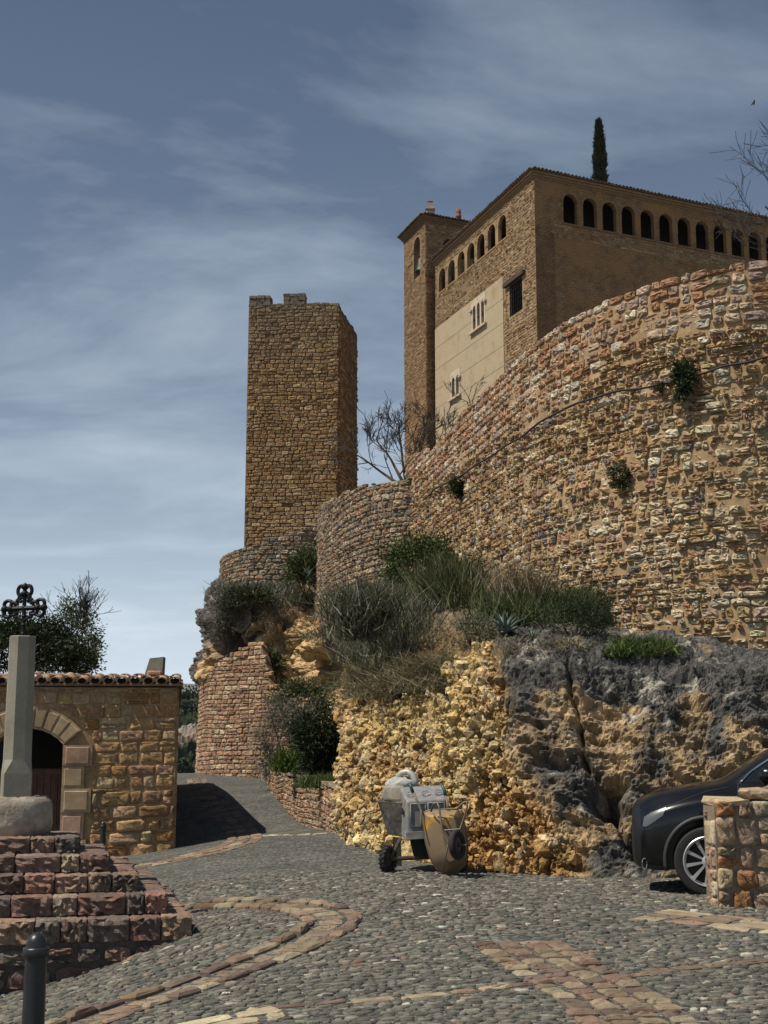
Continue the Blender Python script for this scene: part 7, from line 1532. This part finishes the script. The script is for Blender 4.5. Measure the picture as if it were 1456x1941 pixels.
rim = [(802, 1541), (812, 1536), (840, 1534), (868, 1535), (877, 1546), (884, 1575), (887, 1610), (882, 1640), (866, 1654), (846, 1657), (828, 1648), (815, 1626), (807, 1598), (802, 1568)]
mid = [(812, 1548), (822, 1543), (842, 1541), (862, 1542), (868, 1550), (874, 1575), (876, 1606), (872, 1630), (861, 1642), (847, 1645), (836, 1638), (827, 1618), (820, 1594), (814, 1568)]
inn_ = [(838, 1553), (842, 1550), (852, 1549), (860, 1550), (863, 1556), (867, 1575), (868, 1600), (866, 1620), (860, 1631), (852, 1633), (848, 1628), (845, 1612), (841, 1592), (838, 1570)]
nR = len(rim); depths = (DB+0.16, DB+0.05, DB-0.06); V = []
for L_, dd in ((rim, depths[0]), (mid, depths[1]), (inn_, depths[2])): V += [pt(a, b_, dd) for a, b_ in L_]
V2 = [v+Vector((0, 0.012, 0)) for v in V]; F = []
for r_ in range(2):
    for k in range(nR): F.append((r_*nR+k, r_*nR+(k+1) % nR, (r_+1)*nR+(k+1) % nR, (r_+1)*nR+k))
F.append(tuple(2*nR+k for k in range(nR))); nV = len(V); F2 = [tuple(nV+i_ for i_ in f[::-1]) for f in F]+[(k, nV+k, nV+(k+1) % nR, (k+1) % nR) for k in range(nR)]
tray = MB().add(V+V2, F+F2).build('tray', M_tray, wb_, smooth=True, auto=35)
mb = MB(); mb.tube([pt(a, b_, depths[0]) for a, b_ in rim], 0.011, 6, closed=True); mb.build('rolled_rim', M_tube_, tray, smooth=True)
for pth, r_ in (([(800, 1575, 16.7), (798, 1555, 16.72), (799, 1538, 16.74), (792, 1520, 16.78), (783, 1502, 16.82)], 0.014), ([(850, 1535, 16.75), (848, 1522, 16.8), (845, 1508, 16.85)], 0.014)):
    mb = MB(); mb.tube(q3(*pth), r_, 8); mb.build('handle', M_tube_, wb_, smooth=True)
for pth in ([(783, 1502, 16.82), (779, 1492, 16.84), (777, 1484, 16.86)], [(845, 1508, 16.85), (842, 1497, 16.88), (838, 1488, 16.9)]):
    mb = MB(); mb.tube(q3(*pth), 0.02, 8); mb.build('grip', M_grip, wb_, smooth=True)
for pth in ([(817, 1538, 16.62), (822, 1524, 16.55), (829, 1521, 16.52), (833, 1532, 16.50), (836, 1556, 16.47), (839, 1578, 16.45), (848, 1592, 16.42), (856, 1606, 16.40), (862, 1624, 16.42), (872, 1631, 16.48), (882, 1628, 16.55)],
            [(846, 1534, 16.6), (866, 1533, 16.55), (878, 1522, 16.5), (884, 1519, 16.48), (886, 1527, 16.48), (880, 1550, 16.5), (872, 1572, 16.52), (842, 1574, 16.47)], [(820, 1540, 16.6), (850, 1574, 16.5)]):
    mb = MB(); mb.tube(q3(*pth), 0.0125, 7); mb.build('frame_tube', M_tube_, wb_, smooth=True)
mb = MB(); mb.tube(q3((849, 1602, 16.42), (840, 1652, 16.6)), 0.008, 6); mb.build('stay', M_tube_, wb_, smooth=True)
mb = MB(); mb.tube(q3((848, 1599, 16.42), (884, 1602, 16.42)), 0.009, 6); mb.build('wheel_axle', M_tube_, wb_)
small_wheel(pt(866.5, 1601, 16.42), (0.87, -0.48, 0.1), 0.172, 0.075, wb_, 'wheel', False)

# a bird, far off over the church
bp_ = pt(1429.5, 194, 120); bd_ = MB(); bd_.lathe([(0.005, -0.28), (0.06, -0.16), (0.09, 0.0), (0.07, 0.12), (0.05, 0.2), (0.01, 0.27)], bp_, 8, Matrix.Rotation(0.6, 3, 'X'))
for s in (-1, 1): bd_.add([bp_+Vector((0, 0, 0.06)), bp_+Vector((s*0.10, 0.35, 0.12)), bp_+Vector((s*0.16, 0.75, -0.02)), bp_+Vector((s*0.09, 0.32, -0.1)), bp_+Vector((0, 0, -0.08))], [(0, 1, 2, 3, 4)])
tag(bd_.build('bird', plain('bird_plumage', (0.03, 0.028, 0.026), 0.8, var=0.2)), 'tiny dark bird high in the sky at the upper right', 'bird')
# ------------------------------------------------------------------ air: far things fade to blue
hm = bpy.data.materials.new('haze_air'); hm.use_nodes = True; hn = hm.node_tree.nodes; hl_ = hm.node_tree.links; hn.clear()
ho = hn.new('ShaderNodeOutputMaterial'); pv = hn.new('ShaderNodeVolumePrincipled'); pv.inputs['Color'].default_value = (0.62, 0.78, 1.0, 1); pv.inputs['Density'].default_value = 0.00003; pv.inputs['Anisotropy'].default_value = 0.2
hl_.new(pv.outputs[0], ho.inputs['Volume'])
mb = MB(); mb.box((0, 0, 350), (34000, 34000, 1000)); hz_ = mb.build('haze', hm); hz_['kind'] = 'stuff'; hz_['label'] = 'thin blue air over the valley'
